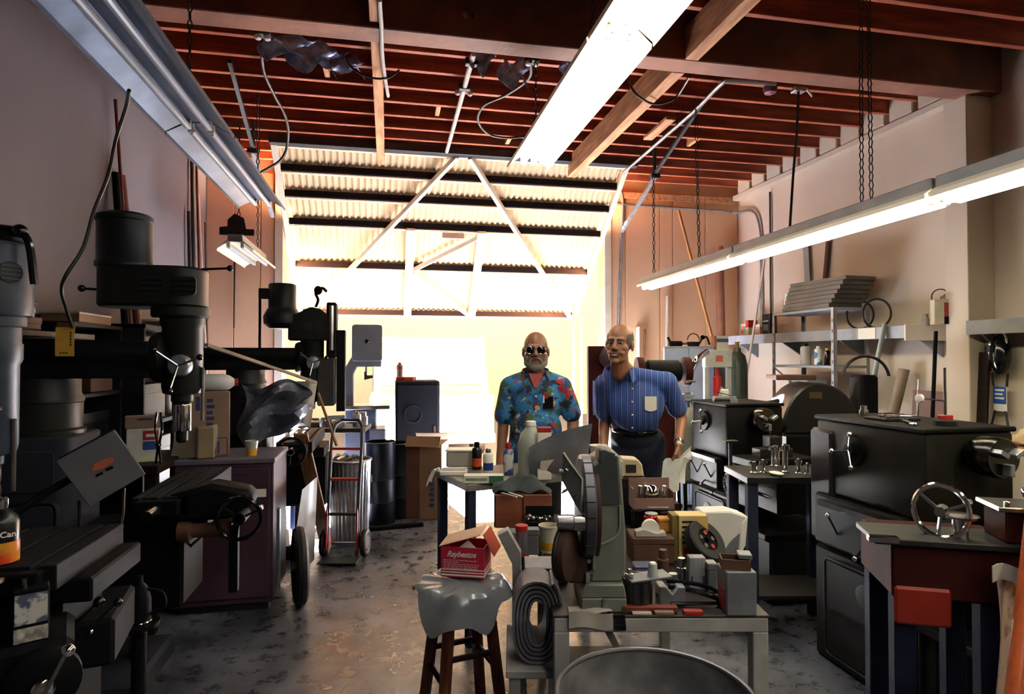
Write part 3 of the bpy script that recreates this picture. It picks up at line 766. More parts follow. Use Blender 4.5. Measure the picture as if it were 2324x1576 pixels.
w.ring((-.17, 0, .055), (1, 0, 0), [(.04, 0), (.054, .012), (.056, .03), (.056, .14), (.053, .145), (.053, .15), (.056, .155), (.056, .25), (.045, .29), (.022, .32)], 20, sx=.98, sy=1.0)
w.build('body', mat('milky_plastic', '#d9dbd6', rough=.35, var=.06), b)
MB().cyl((.15, 0, .055), (.172, 0, .055), .024, n=16).build('cap', m_red, b)
b = thing('bent_cardboard', 'bent grey cardboard sheet standing in front of the tall carton', 'cardboard', (-1.19, 4.26, .961), R(14))
MB().sheet(lambda u, v: (-.15 + .25 * u + .02 * math.sin(v * 2), .04 * math.cos(u * 4.5) - .02, .19 * v + .02 * u), 10, 4, .004).build('sheet', mat('grey_board', '#8f8676', rough=.8, var=.2), b)
MB().b2((.0, -.09, 0), (.105, -.05, .2)).build('block', mat('beige_block', '#8d7a5c', rough=.8), b, .01)
b = thing('cup', 'clear cup half filled with yellow liquid on the plum cabinet', 'cup', (-.87, 4.30, .961))
MB().ring((0, 0, 0), (0, 0, 1), [(.03, 0), (.035, .045)], 18).build('yellow_fill', m_yellow, b)
MB().ring((0, 0, .046), (0, 0, 1), [(.0352, 0), (.042, .05), (.040, .05), (.034, 0)], 18, cap=False).build('rim', mat('clear_cup', '#b9bcb0', rough=.2), b)

# pale carton and bottles near the floor
b = thing('floor_carton', 'pale carton on the floor under the big handwheel', 'box', at(405, 1372, Z=0), R(-10))
MB().b2((-.16, -.1, 0), (.16, .1, .19)).build('body', mat('cream_carton', '#a59d9b', rough=.8), b, .004)
MB().b2((-.161, -.005, .188), (.161, .005, .1915)).build('tape', m_paperg, b)
b = thing('oil_can', 'dark oil can with bright rim near the mill base', 'can', at(316, 1412, Z=.45) , 0)
MB().ring((0, 0, 0), (0, 0, 1), [(.045, 0), (.047, .01), (.045, .1), (.03, .15), (.014, .17), (.012, .2)], 20).build('body', m_castdk, b)
MB().torus((0, 0, .004), (0, 0, 1), .046, .004, n=24, m=6).build('rim', m_chrome, b)
MB().tube(wob([(.03, 0, .14), (.09, 0, .12), (.1, 0, .06), (.045, 0, .03)], 5), .007, 6).build('handle', m_castdk, b)
bs = thing('oil_stand', 'dark pedestal carrying the oil can beside the mill', 'stand', (0, 0, 0))
q = at(316, 1412, Z=.45)
MB().ring((q.x, q.y, 0), (0, 0, 1), [(.1, 0), (.1, .02), (.03, .04), (.03, .42), (.08, .43), (.08, .449)], 18).build('pedestal', m_castdk, bs)

# plastic film and bent guard hanging on the far mill table
w = MB().sheet(lambda u, v: at(548 + 150 * u + 12 * math.sin(v * 9), 872 + 60 * v + 85 * (1 - u) * v * 1.3 + 12 * math.sin(u * 7 + v * 3), d=4.75 + .10 * math.sin(u * 9 + v * 5) + .04 * math.sin(v * 17)), 16, 12, .002)
one(w, 'plastic_film', mat('cloudy_plastic', '#7c8290', rough=.15, var=.35, scale=9, spec=.8), 'crumpled cloudy plastic film draped beside the tall carton', 'plastic sheet')
w = MB().sheet(lambda u, v: at(652 + 68 * u - 20 * v * (u - .2), 866 + (105 - 30 * (1 - u)) * v, d=4.9 + .16 * (u - .6) ** 2 - .06 * v), 12, 6, .003)
one(w, 'sheet_metal_guard', mat('dull_aluminium', '#b3aca2', rough=.3, metal=.7, var=.2), 'curved grey sheet metal guard hanging below the far mill', 'guard')
w = MB().bar(at(468, 783, d=3.75), at(600, 828, d=4.2), .03, .018).bar(at(600, 828, d=4.2), at(716, 868, d=4.62), .028, .016)
one(w, 'long_stick', mat('weathered_slat', '#8d7658', rough=.75), 'long pale wooden slat lying across between two mills', 'slat')
w = MB().cyl(at(722, 893, d=4.75), at(764, 1012, d=4.6), .011, n=8)
one(w, 'broom_handle', m_wood, 'thin brown handle slanting in front of the cluttered far bench', 'handle')

# leaning plank, shiny sheet, tyre
one(MB().bar(at(682, 985, d=4.65), Vector((*at(742, 1240, Z=0).xy, .012)), .11, .022), 'plank', m_wood, 'worn brown plank leaning beside the shiny metal sheet', 'plank', bev=.003)
w = MB().sheet(lambda u, v: at(668 + 52 * u + 14 * (1 - u) * abs(v - .62) * 2 - 8 * u * v, 1082 + 30 * (1 - u) + 190 * v, d=4.15 + .6 * u + .05 * math.sin(u * 5)), 12, 10, .002)
one(w, 'bright_sheet', mat('polished_sheet', '#e8e6e0', rough=.28, metal=.9, var=.1), 'bright curved sheet of polished metal standing beside the plank', 'metal sheet')
c = at(680, 1300, d=4.0)
t = thing('cart_wheel', 'large black rubber wheel standing beside the aisle', 'wheel', (c.x, c.y, .25), R(13))
MB().torus((0, 0, 0), (1, 0, 0), .21, .04, n=36, m=10).build('tyre', m_rubber, t)
MB().ring((-.02, 0, 0), (1, 0, 0), [(.17, 0), (.175, .02), (.17, .04)], 28).build('rim', m_iron, t)
MB().cyl((-.05, 0, 0), (.05, 0, 0), .03, n=14).build('hub', m_galv, t)

# corrugated galvanised rubbish bin with scrap
p = at(790, 1242, Z=0)
t = thing('rubbish_bin', 'fluted galvanised rubbish bin full of scrap behind the hand truck', 'bin', p + Vector((0, .22, 0)))
nf = 30; w = MB()
k = len(w.v); prof = [(.150, 0), (.155, .03), (.165, .35), (.175, .66), (.180, .70)]
for r, z in prof:
    for i in range(nf * 4):
        th = 2 * math.pi * i / (nf * 4); rr = r + (.005 * math.cos(th * nf) if .02 < z < .68 else 0)
        w.v.append((rr * math.cos(th), rr * math.sin(th), z))
N_ = nf * 4
for j in range(len(prof) - 1):
    for i in range(N_): w.f.append((j * N_ + i, j * N_ + (i + 1) % N_, (j + 1) * N_ + (i + 1) % N_, (j + 1) * N_ + i))
w.f.append(tuple(reversed(range(N_))))
w.build('body', m_galv, t)
MB().torus((0, 0, .70), (0, 0, 1), .182, .011, n=36, m=8).build('rim', m_galv, t)
for s in (-1, 1): MB().torus((s * .185, 0, .55), (1, 0, 0), .05, .006, n=12, m=6, a0=math.pi, a1=2 * math.pi).build('bail_handle', m_galv, t)
MB().ring((0, 0, .60), (0, 0, 1), [(.172, 0), (.15, .06), (.05, .10), (0, .11)], 18).build('scrap_heap', mat('scrap_grey', '#6a6763', rough=.6, col2='#2b2a2b', scale=20, bump=1), t)
for i in range(9):
    a = random.uniform(0, 6.28); r = random.uniform(.02, .12)
    MB().box((r * math.cos(a), r * math.sin(a), .73), (random.uniform(.03, .1), random.uniform(.02, .05), .015), (random.uniform(-.6, .6), random.uniform(-.6, .6), a)).build('scrap_piece', random.choice((m_galv, m_paperg, m_steel, m_rust)), t, .002)
# hand truck
p = at(775, 1272, Z=0)
t = thing('hand_truck', 'hand truck with black handles and red brackets in front of the bin', 'hand truck', (p.x, p.y, 0), R(-12))
for s in (-.12, .12):
    MB().tube(wob([(s, .0, .03), (s, .06, .5), (s, .16, .98), (s * .6, .24, 1.08)], 6), .014, 8).build('rail', m_black, t)
    MB().prism([(0, 0), (.14, 0), (.02, .34)], (s - .006, -.02, .08), (0, 1, 0), (0, 0, 1), (.012, 0, 0)).build('red_bracket', m_red, t, .002)
    MB().torus((s * 1.35, .10, .11), (1, 0, 0), .085, .026, n=24, m=8).build('tyre', m_rubber, t)
    MB().cyl((s * 1.35 - .02, .10, .11), (s * 1.35 + .02, .10, .11), .06, n=16).build('wheel_rim', m_iron, t)
MB().cyl((-.17, .1, .11), (.17, .1, .11), .012, n=10).build('axle', m_steel, t)
MB().cyl((-.075, .24, 1.08), (.075, .24, 1.08), .014, n=8).build('grip', m_black, t)
for z, y in ((.35, .045), (.62, .085), (.86, .125)): MB().bar((-.12, y, z), (.12, y, z), .03, .02).build('cross_bar', m_red if z > .5 else m_black, t, .003)
MB().b2((-.15, -.14, .01), (.15, .02, .022)).build('toe_plate', m_black, t, .002)

# back left bench with clutter, bandsaw
bx = thing('steel_bench', 'cluttered steel bench in front of the bandsaw near the doorway', 'bench', (-.60, 6.18, 0), R(-6))
MB().b2((-.28, -.22, .90), (.42, .22, .94)).build('top', m_iron, bx, .004)
for x in (-.26, .37):
    for y in (-.2, .16): MB().b2((x, y, 0), (x + .04, y + .04, .90)).build('leg', m_blue, bx, .003)
MB().b2((-.25, -.19, .25), (.40, .19, .27)).build('shelf', m_iron, bx, .003)
rr_ = random.Random(5)
def clutter(label_fmt, items, root_pos, rz=0):
    for nm, lab, cat, dx, dy, dz, fn in items:
        v = Vector((dx, dy, 0)); v.rotate(Euler((0, 0, rz)))
        o = thing(nm, lab, cat, Vector(root_pos) + v + Vector((0, 0, dz)), rz + rr_.uniform(-.4, .4)); fn(o)
def f_box(sx, sy, sz, m, lidm=None):
    def f(o):
        MB().b2((-sx / 2, -sy / 2, 0), (sx / 2, sy / 2, sz * .75)).build('body', m, o, .003)
        MB().b2((-sx / 2 - .002, -sy / 2 - .002, sz * .75), (sx / 2 + .002, sy / 2 + .002, sz)).build('lid', lidm or m, o, .003)
    return f
def f_can(r, h, m, mt=None):
    def f(o):
        MB().ring((0, 0, 0), (0, 0, 1), [(r * .97, 0), (r, .006), (r, h * .86), (r * .8, h * .93), (r * .45, h * .94)], 20).build('body', m, o)
        MB().ring((0, 0, h * .93), (0, 0, 1), [(r * .5, 0), (r * .5, h * .14), (r * .35, h * .16)], 14).build('cap', mt or m_steel, o)
    return f
def f_cyl(r, h, m):
    def f(o):
        MB().ring((0, 0, 0), (0, 0, 1), [(r, 0), (r, h * .7), (r * .7, h * .72), (r * .7, h)], 20).build('body', m, o)
        MB().ring((0, 0, h), (0, 0, 1), [(r * .72, 0), (r * .72, .006), (r * .5, .006)], 18).build('collar', m, o)
    return f
def f_block(sx, sy, sz, m):
    def f(o):
        MB().prism([(-sx / 2, 0), (sx / 2, 0), (sx / 2, sz), (sx * .22, sz), (0, sz * .62), (-sx * .22, sz), (-sx / 2, sz)], (0, -sy / 2, 0), (1, 0, 0), (0, 0, 1), (0, sy, 0)).build('block', m, o, .003)
        MB().cyl((-sx / 2 - .004, 0, sz * .4), (-sx / 2 + .002, 0, sz * .4), sz * .12, n=10).build('plug', m_iron, o)
    return f
def f_vise(s, m):
    def f(o):
        MB().b2((-s * .5, -s * .3, 0), (s * .5, s * .3, s * .25)).build('base', m, o, .006)
        MB().b2((-s * .5, -s * .32, s * .25), (-s * .2, s * .32, s * .65)).build('fixed_jaw', m, o, .006)
        MB().b2((s * .05, -s * .3, s * .25), (s * .28, s * .3, s * .62)).build('moving_jaw', m, o, .006)
        MB().cyl((s * .28, 0, s * .42), (s * .75, 0, s * .42), s * .07, n=10).build('screw', m_steel, o)
        MB().cyl((s * .72, -s * .3, s * .42), (s * .72, s * .3, s * .42), s * .03, n=8).build('handle', m_steel, o)
    return f
clutter('', [
    ('machine_vise', 'grey machine vise at the left end of the bench before the bandsaw', 'vise', -.16, 0, .941, f_vise(.16, m_alu)),
    ('steel_spool', 'bright steel spool beside the vise on the far bench', 'spool', .02, -.12, .941, f_cyl(.035, .09, m_steel)),
    ('parts_box', 'open grey parts box in the middle of the far bench', 'box', .1, .08, .941, f_box(.16, .12, .1, m_alu)),
    ('v_block', 'steel block with a V notch on the far bench', 'block', .15, -.12, .941, f_block(.09, .07, .07, m_galv)),
    ('tin_can', 'small silver tin on the right end of the far bench', 'can', .32, -.05, .941, f_can(.04, .13, m_alu)),
    ('steel_spool', 'dull grey spool at the right end of the far bench', 'spool', .36, .08, .941, f_cyl(.045, .12, m_galv)),
    ('parts_box', 'low rusty parts tray on the front edge of the far bench', 'box', -.02, -.04, .941, f_box(.2, .09, .04, m_rust))], (-.60, 6.18, 0), R(-6))
p = at(832, 1130, d=6.6)
t = thing('bandsaw', 'grey upright bandsaw with square wheel housing silhouetted against the doorway', 'bandsaw', (p.x, p.y, 0), R(0))
m_bs = mat('bandsaw_grey', '#6f7072', rough=.5, var=.2)
MB().b2((-.22, -.2, 0), (.2, .2, .85)).build('cabinet', m_bs, t, .012)
MB().b2((-.24, -.24, 1.06), (.24, .22, 1.10)).build('table', m_steel, t, .004)
MB().b2((-.15, -.1, .85), (.1, .1, 1.06)).build('trunnion', m_bs, t, .01)
MB().prism([(-.22, .85), (-.14, .85), (-.14, 1.42), (-.10, 1.50), (.15, 1.50), (.15, 1.58), (-.15, 1.62), (-.22, 1.5)], (0, -.06, 0), (1, 0, 0), (0, 0, 1), (0, .12, 0)).build('frame_arm', m_bs, t, .008)
h = MB().prism(rrect(-.155, .16, 1.56, 1.95, .03), (0, -.09, 0), (1, 0, 0), (0, 0, 1), (0, .18, 0)).build('wheel_housing', m_bs, t, .006)
MB().ring((.0, -.09, 1.77), (0, -1, 0), [(.022, 0), (.022, .02), (.014, .03)], 16).build('door_knob', m_ball, h)
MB().b2((.06, -.02, 1.10), (.064, .02, 1.56)).build('blade', m_steel, t)
MB().prism([(-.03, 1.36), (.06, 1.38), (.06, 1.41), (0, 1.41), (-.01, 1.45), (-.03, 1.45)], (0, -.02, 0), (1, 0, 0), (0, 0, 1), (0, .04, 0)).build('blade_guide', m_black, t, .003)
MB().cyl((-.01, 0, 1.43), (-.01, 0, 1.56), .012, n=10).build('guide_post', m_steel, t)
# drums, cabinet, cartons
for lab, px, py, r, hh in (('tall dark drum left of the pair beside the cardboard box', 862, 1185, .15, .78), ('dark navy drum right of the pair beside the cardboard box', 905, 1172, .14, .74)):
    t = thing('steel_drum', lab, 'drum', at(px, py, Z=0))
    MB().ring((0, 0, 0), (0, 0, 1), [(r * .97, 0), (r, .01), (r, .2), (r * 1.03, .21), (r, .22), (r, .42), (r * 1.03, .43), (r, .44), (r, hh - .01), (r * 1.02, hh)], 26).build('body', mat('navy_drum', '#0c0e15', spec=0.2, rough=.4, var=.3), t)
    MB().ring((0, 0, hh), (0, 0, 1), [(r * 1.02, 0), (r * .96, .005), (r * .95, -.01)], 26).build('lid', mat('drum_lid', '#3d3f4d', rough=.4), t)
    MB().cyl((r * .5, 0, hh - .01), (r * .5, 0, hh + .015), .025, n=10).build('bung', m_steel, t)
p = at(945, 1150, d=6.98)
t = thing('dark_cabinet', 'tall navy black cabinet standing against the bright doorway', 'cabinet', (p.x, p.y, 0), R(0))
m_nv = mat('navy_black', '#0f0f17', spec=0.2, rough=.8, var=.25)
MB().b2((-.24, -.26, 0), (.24, .26, 1.34)).build('body', m_nv, t, .01)
MB().b2((-.22, -.268, .05), (.22, -.261, 1.3)).build('front_panel', m_nv, t, .004)
MB().ring((-.05, -.268, .98), (0, -1, 0), [(.1, 0), (.1, .006), (.085, .006), (.085, .0)], 24, cap=False).build('round_grille', m_black, t)
MB().b2((.17, -.28, .7), (.19, -.268, .85)).build('handle', m_steel, t, .002)
q = Vector((p.x, p.y, 0))
t = thing('red_case', 'small red case lying on the dark cabinet by the doorway', 'case', q + Vector((-.12, -.02, 1.341)), R(-20))
MB().b2((-.1, -.06, 0), (.1, .06, .04)).build('tray', m_red, t, .004)
MB().b2((-.0, -.062, .005), (.1, -.06, .04)).build('orange_label', m_orange, t)
t = thing('spray_can', 'small grey and red spray can standing on the red case', 'can', q + Vector((-.19, .02, 1.382)))
f_can(.035, .15, mat('can_greyred', '#8c8a86', rough=.35), m_red)(t)
MB().ring((0, 0, .085), (0, 0, 1), [(.0355, 0), (.0355, .03)], 20, cap=False).build('red_band', m_red, t)
p = at(975, 1168, Z=0)
t = thing('cardboard_box', 'tall brown cardboard box with dark vertical print on the floor by the doorway', 'box', p, R(-16))
MB().b2((-.2, -.19, 0), (.16, .19, .74)).build('body', m_card, t, .004)
MB().b2((-.2, -.192, 0), (-.06, -.19, .74)).build('side_panel', mat('red_brown_card', '#5a3222', rough=.85), t)
for i in range(7): MB().b2((.035 + .01 * (i % 2), -.1925, .12 + i * .052), (.085, -.1905, .155 + i * .052)).build('print_mark', m_print, t)
for s, a in ((-.19, 50), (.19, -40)):
    MB().box((-.02, s * 1.15, .77), (.34, .12, .004), (R(a), 0, 0)).build('flap', m_card, t)
MB().sph((-.12, -.1, .77), .05, (1.4, 1, .6), 8, 6).build('wrapper', m_yellow, t)
# small junk on the floor round the drums
one(MB().b2((-.25, -.03, 0), (.25, .03, .035)), 'floor_beam', m_castdk, 'short dark steel length lying on the floor below the drums', 'bar', at(900, 1200, Z=0), R(8), bev=.004)

# ------------------------------------------------------------------ dark storage along the left wall behind the mills
m_shelfd = mat('blackened_shelf', '#1d1a1c', rough=.8, var=.3, spec=.2)
st_ = thing('storage_shelf', 'tall dark storage shelf on the left wall behind the far mill', 'shelf', (-1.97, 4.62, 0))
for z in (.1, .62, 1.12, 1.48, 1.80): MB().b2((0, 0, z), (.34, 1.4, z + .03)).build('board', m_shelfd, st_, .002)
for y in (0, 1.37): MB().b2((0, y, 0), (.34, y + .03, 1.83)).build('side_panel', m_shelfd, st_, .002)
MB().b2((0, .03, .1), (.012, 1.37, 1.8)).build('back_panel', m_shelfd, st_)
hu = thing('bench_hutch', 'dark open hutch standing on the low bench by the left wall', 'shelf', (-1.96, 3.90, .981))
for z in (0, .38, .80): MB().b2((0, 0, z), (.22, .66, z + .025)).build('board', m_shelfd, hu, .002)
for y in (0, .635): MB().b2((0, y, .025), (.22, y + .025, .80)).build('side_panel', m_shelfd, hu, .002)
MB().b2((0, .025, .025), (.01, .635, .8)).build('back_panel', m_shelfd, hu)
for nm, lab, cat, x, y, z, fn in (
    ('tool_chest', 'rust brown tool chest on the upper level of the dark storage shelf', 'chest', -1.79, 4.92, 1.511, f_box(.24, .40, .24, m_rust, m_dkwood)),
    ('parts_carton', 'grey parts carton beside the rust brown chest on the storage shelf', 'box', -1.80, 5.36, 1.511, f_box(.22, .3, .18, m_iron)),
    ('parts_carton', 'brown carton at the far end of the upper storage shelf level', 'box', -1.80, 5.76, 1.511, f_box(.24, .34, .22, m_card)),
    ('parts_carton', 'dark wooden crate on the middle level of the storage shelf', 'box', -1.80, 4.95, 1.151, f_box(.26, .42, .26, m_dkwood)),
    ('paint_tin', 'dented grey paint tin on the middle storage shelf level', 'tin', -1.78, 5.36, 1.151, f_can(.09, .22, m_iron)),
    ('paint_tin', 'black paint tin beside the dented tin on the storage shelf', 'tin', -1.78, 5.58, 1.151, f_can(.085, .24, m_castdk)),
    ('parts_carton', 'low dark carton at the far end of the middle storage shelf', 'box', -1.80, 5.84, 1.151, f_box(.26, .24, .2, m_rust)),
    ('parts_carton', 'wide dark carton on the lower level of the storage shelf', 'box', -1.80, 5.0, .651, f_box(.28, .5, .36, m_iron)),
    ('parts_carton', 'black carton at the far end of the lower storage shelf', 'box', -1.80, 5.65, .651, f_box(.28, .5, .34, m_castdk)),
    ('metal_canister', 'dark metal canister on the upper level of the bench hutch', 'canister', -1.85, 4.06, 1.387, f_can(.08, .3, m_iron)),
    ('parts_carton', 'rust coloured carton on the upper level of the bench hutch', 'box', -1.85, 4.34, 1.387, f_box(.16, .3, .28, m_rust)),
    ('parts_carton', 'black carton on the lower level of the bench hutch', 'box', -1.85, 4.2, 1.007, f_box(.17, .46, .26, m_castdk)),
    ('flat_box', 'brown folded carton lying on top of the bench hutch', 'box', -1.85, 4.2, 1.807, f_box(.2, .42, .06, m_card, m_paperg)),
    ('flat_box', 'grey flat box lying on top of the tall storage shelf', 'box', -1.80, 5.5, 1.831, f_box(.28, .4, .07, m_rust, m_paperg))):
    o = thing(nm, lab, cat, (x, y, z)); fn(o)

# ------------------------------------------------------------------ front work table and what stands on it
CY = -YAW
m_grey = mat('bench_grey_paint', '#a09f9f', rough=.6, col2='#7f7d7c', scale=7, lo=.3, hi=.6)
m_green = mat('machine_green', '#74776d', rough=.45, var=.18, scale=12)
m_greend = mat('machine_green_dark', '#3c4041', rough=.5, var=.2, scale=12)
m_top = mat('oily_bench_top', '#2e1e1b', rough=.5, col2='#1c1415', scale=5)
m_brown = mat('grinding_brown', '#3b2119', rough=.7, var=.3)
m_purpg = mat('purple_grey_steel', '#5c5a62', rough=.4, metal=.5, var=.25)
m_block = mat('ground_block', '#83858c', rough=.45, metal=.4, var=.25, scale=14)
TZ = .80
def P(px, py, z=TZ): return at(px, py, Z=z)
tb = thing('work_table', 'grey welded steel work table in the foreground carrying the disc sander', 'table', P(1257, 1398), CY)
W_, D_ = .665, 1.24
MB().b2((-.004, 0, -.008), (W_ + .004, D_, 0)).build('top_plate', m_top, tb, .002)
MB().b2((0, 0, -.052), (W_, .04, -.008)).build('front_rail', m_grey, tb, .003)
MB().b2((0, D_ - .04, -.052), (W_, D_, -.008)).build('back_rail', m_grey, tb, .003)
for x in (0, W_ - .045): MB().b2((x, .04, -.052), (x + .045, D_ - .04, -.008)).build('side_rail', m_grey, tb, .003)
for x in (0, W_ - .048):
    for y in (0, D_ - .048): MB().b2((x, y, -TZ), (x + .048, y + .048, -.052)).build('leg', m_grey, tb, .003)
MB().bar((.12, D_ * .6, -.055), (.45, D_ * .62, -TZ + .1), .03, .03).build('cross_brace', m_grey, tb, .002)
MB().b2((.05, .06, -.66), (W_ - .05, D_ - .05, -.645)).build('lower_shelf', m_iron, tb, .002)
# disc sander
k = 1 / 716.0
def sx(px): return (px - 1362) * k
def sz(py): return (1385 - py) * k
sd = thing('disc_sander', 'green-grey disc sander with angled plate and bright shaft on the front table', 'sander', P(1362, 1386), CY)
MB().b2((sx(1318), -.02, 0), (sx(1420), .22, .045)).build('foot', m_green, sd, .004)
MB().prism([(sx(1314), .045), (sx(1420), .045), (sx(1414), sz(1322)), (sx(1328), sz(1322))], (0, -.02, 0), (1, 0, 0), (0, 0, 1), (0, .24, 0)).build('step', m_green, sd, .004)
MB().cyl((sx(1370), -.024, .0), (sx(1370), -.024, .045), .008, n=10).build('foot_bolt', m_galv, sd)
MB().b2((sx(1328), -.015, sz(1322)), (sx(1338), .2, sz(1298))).build('upright_lug', m_green, sd, .002)
bd = MB().prism([(sx(1340), sz(1322)), (sx(1412), sz(1322)), (sx(1421), sz(1292)), (sx(1421), sz(1210)), (sx(1416), sz(1140)), (sx(1409), sz(1036)), (sx(1396), sz(1031)), (sx(1347), sz(1058)), (sx(1352), sz(1240)), (sx(1345), sz(1260))], (0, 0, 0), (1, 0, 0), (0, 0, 1), (0, .2, 0)).build('body', m_green, sd, .006)
MB().prism([(sx(1347), sz(1060)), (sx(1394), sz(1036)), (sx(1400), sz(1036)), (sx(1407), sz(1145)), (sx(1352), sz(1147))], (0, -.001, 0), (1, 0, 0), (0, 0, 1), (0, -.004, 0)).build('dark_upper_panel', m_greend, bd)
MB().tube([(sx(a), -.004, sz(b)) for a, b in ((1407, 1148), (1407, 1190), (1404, 1208), (1396, 1220), (1382, 1228), (1362, 1236), (1352, 1247), (1348, 1262), (1347, 1290))], .004, 6).build('cast_ridge', mat('ridge_pale', '#8e9585', rough=.4), bd)
MB().prism([(sx(1360), sz(1050)), (sx(1362), sz(1024)), (sx(1372), sz(1021)), (sx(1398), sz(1030)), (sx(1396), sz(1036)), (sx(1366), sz(1052))], (0, -.004, 0), (1, 0, 0), (0, 0, 1), (0, .1, 0)).build('top_lug', m_greend, sd, .003)
dc = MB().ring((sx(1322), .1, sz(1168)), (1, 0, 0), [(.10, -.006), (.165, 0), (.172, .008), (.172, .034), (.166, .04)], 48).build('disc', m_purpg, sd)
MB().ring((sx(1349), .1, sz(1168)), (1, 0, 0), [(.163, 0), (.166, .004), (.166, .014), (.163, .016)], 48).build('rim_band', m_brown, sd)
for i in range(9):
    th = R(-62 + i * 16)
    c = Vector((sx(1336), .1 - .172 * math.cos(th), sz(1168) + .172 * math.sin(th)))
    MB().box(c, (.03, .004, .0025), (th, 0, 0)).build('seam', m_vent, dc)
MB().prism([(sx(1276), sz(1025)), (sx(1291), sz(1047)), (sx(1319), sz(1084)), (sx(1317), sz(1161)), (sx(1302), sz(1138)), (sx(1273), sz(1085))], (0, -.035, 0), (1, 0, 0), (0, 0, 1), (0, .004, 0)).build('angled_plate', m_greend, sd)
MB().tube([(sx(1277), -.034, sz(1025)), (sx(1291), -.036, sz(1046)), (sx(1319), -.036, sz(1084)), (sx(1317), -.034, sz(1160))], .004, 6).build('plate_edge', mat('plate_edge_bright', '#b8b5a2', rough=.4), sd)
for px, py, r in ((1282, 1064, .008), (1305, 1123, .006)):
    MB().ring((sx(px), -.035, sz(py)), (0, -1, 0), [(r, 0), (r, .012), (r * .6, .016)], 10).build('plate_bolt', m_steel, sd)
MB().cyl((sx(1268), -.04, sz(1066)), (sx(1285), -.04, sz(1066)), .007, n=10).build('clamp_screw', m_steel, sd)
MB().b2((sx(1310), -.04, sz(1055)), (sx(1318), -.03, sz(1037))).build('clip', m_galv, sd, .001)
MB().ring((sx(1262), -.05, sz(1178)), (1, 0, 0), [(.018, 0), (.022, .003), (.022, .05), (.025, .052), (.025, .085)], 24).build('shaft', m_steel, sd)
MB().ring((sx(1278), -.02, sz(1250)), Vector((1, -.45, 0)), [(.030, -.006), (.072, 0), (.082, .006), (.082, .024), (.06, .034)], 36).build('grinding_wheel', m_brown, sd)
MB().torus((sx(1276), -.018, sz(1250)), Vector((1, -.45, 0)), .078, .008, n=36, m=8).build('wheel_guard', m_rubber, sd)
MB().b2((sx(1290), .0, sz(1325)), (sx(1335), .16, sz(1262))).build('wheel_bracket', m_brown, sd, .006)
for px, py in ((1336, 1272), (1340, 1297)): MB().cyl((sx(px), -.012, sz(py)), (sx(px), -.002, sz(py)), .007, n=8).build('screw', m_steel, sd)
# paper and tape at the table edge
t = thing('folded_paper', 'crumpled white paper lying over the front edge of the table', 'paper', P(1340, 1398), CY)
MB().sheet(lambda u, v: ((u - .5) * .135, -.008 - .004 * math.sin(u * 8), .014 - .05 * v + .006 * math.sin(u * 6)), 10, 4, .0015).build('hanging_part', m_paperg, t)
MB().sheet(lambda u, v: ((u - .5) * .135, -.008 + .05 * v, .0145 + .004 * math.sin(u * 8 + v * 4)), 10, 3, .0015).build('flat_part', m_paperg, t)
t = thing('tape_strip', 'strip of shiny black tape hanging beside the white paper', 'tape', P(1404, 1398), CY)
MB().sheet(lambda u, v: ((u - .5) * .036 + .004 * v, -.007 - .003 * math.sin(v * 3), .004 - .046 * v), 3, 5, .001).build('strip', m_ball, t)

# --- right half of the table
def put(name, label, cat, px, py, fn, z=TZ, rz=0.0, rot=None):
    o = thing(name, label, cat, P(px, py, z) + Vector((0, 0, .001)), CY + rz, rot=rot); fn(o); return o
def cup(o):
    MB().ring((0, 0, 0), (0, 0, 1), [(.044, 0), (.047, .004), (.047, .085), (.05, .088), (.05, .094), (.044, .094), (.042, .01)], 28).build('bowl', mat('dark_polished_steel', '#6a6a6c', rough=.25, metal=1.0, var=.2), o)
    MB().box((.03, -.01, .098), (.14, .07, .006), (0, R(-3), R(12))).build('plate', m_block, o, .001)
    MB().ring((-.03, -.02, .102), (0, 0, 1), [(.014, 0), (.014, .008), (.007, .01), (.007, .022), (.004, .024)], 14).build('fitting', m_steel, o)
    MB().ring((.045, -.02, .101), (0, 0, 1), [(.018, 0), (.013, .04), (.009, .044)], 16).build('funnel', mat('clear_grey', '#b6b8ba', rough=.2), o)
put('steel_cup', 'polished steel cup with a plate lying on its rim beside the sander', 'cup', 1447, 1376, cup)
def strip(o):
    MB().b2((-.085, -.012, 0), (.085, .012, .018)).build('wood', mat('red_stained_wood', '#7c2c1c', rough=.6), o, .002)
    MB().b2((-.088, -.014, 0), (-.075, .014, .02)).build('end_cap', m_rust, o, .001)
put('wooden_strip', 'red-brown wooden strip lying before the steel cup', 'strip', 1475, 1389, strip)
put('v_block', 'grey ground steel block lying right of the steel cup', 'block', 1521, 1368, f_block(.085, .06, .06, m_block))
def slabs(o):
    for i, (x, c) in enumerate(((-.09, m_paperg), (-.02, m_cardl), (.07, m_red))):
        MB().b2((x, -.01, 0), (x + .06, .012, .006 + .003 * i)).build('shim', c, o, .001)
put('shim_set', 'flat pink and red shims lying along the front table edge', 'shims', 1500, 1395, slabs)
def clamp(o):
    MB().tube(wob([(-.10, .02, .05), (-.02, 0, .045), (.06, -.01, .02), (.08, -.01, .008)], 5), .008, 8).build('upper_handle', m_ball, o)
    MB().tube(wob([(-.10, .04, .062), (0, .02, .058), (.06, 0, .04), (.085, 0, .012)], 5), .007, 8).build('second_handle', m_ball, o)
    MB().tube(wob([(-.10, -.02, .012), (0, -.02, .012), (.07, -.015, .012)], 5), .006, 8).build('lower_handle', m_ball, o)
    MB().ring((.075, -.012, 0), (0, 0, 1), [(.024, 0), (.028, .008), (.02, .03)], 16).build('head', m_ball, o)
put('hand_tool', 'black long-handled tool lying between the grey blocks', 'tool', 1590, 1374, clamp)
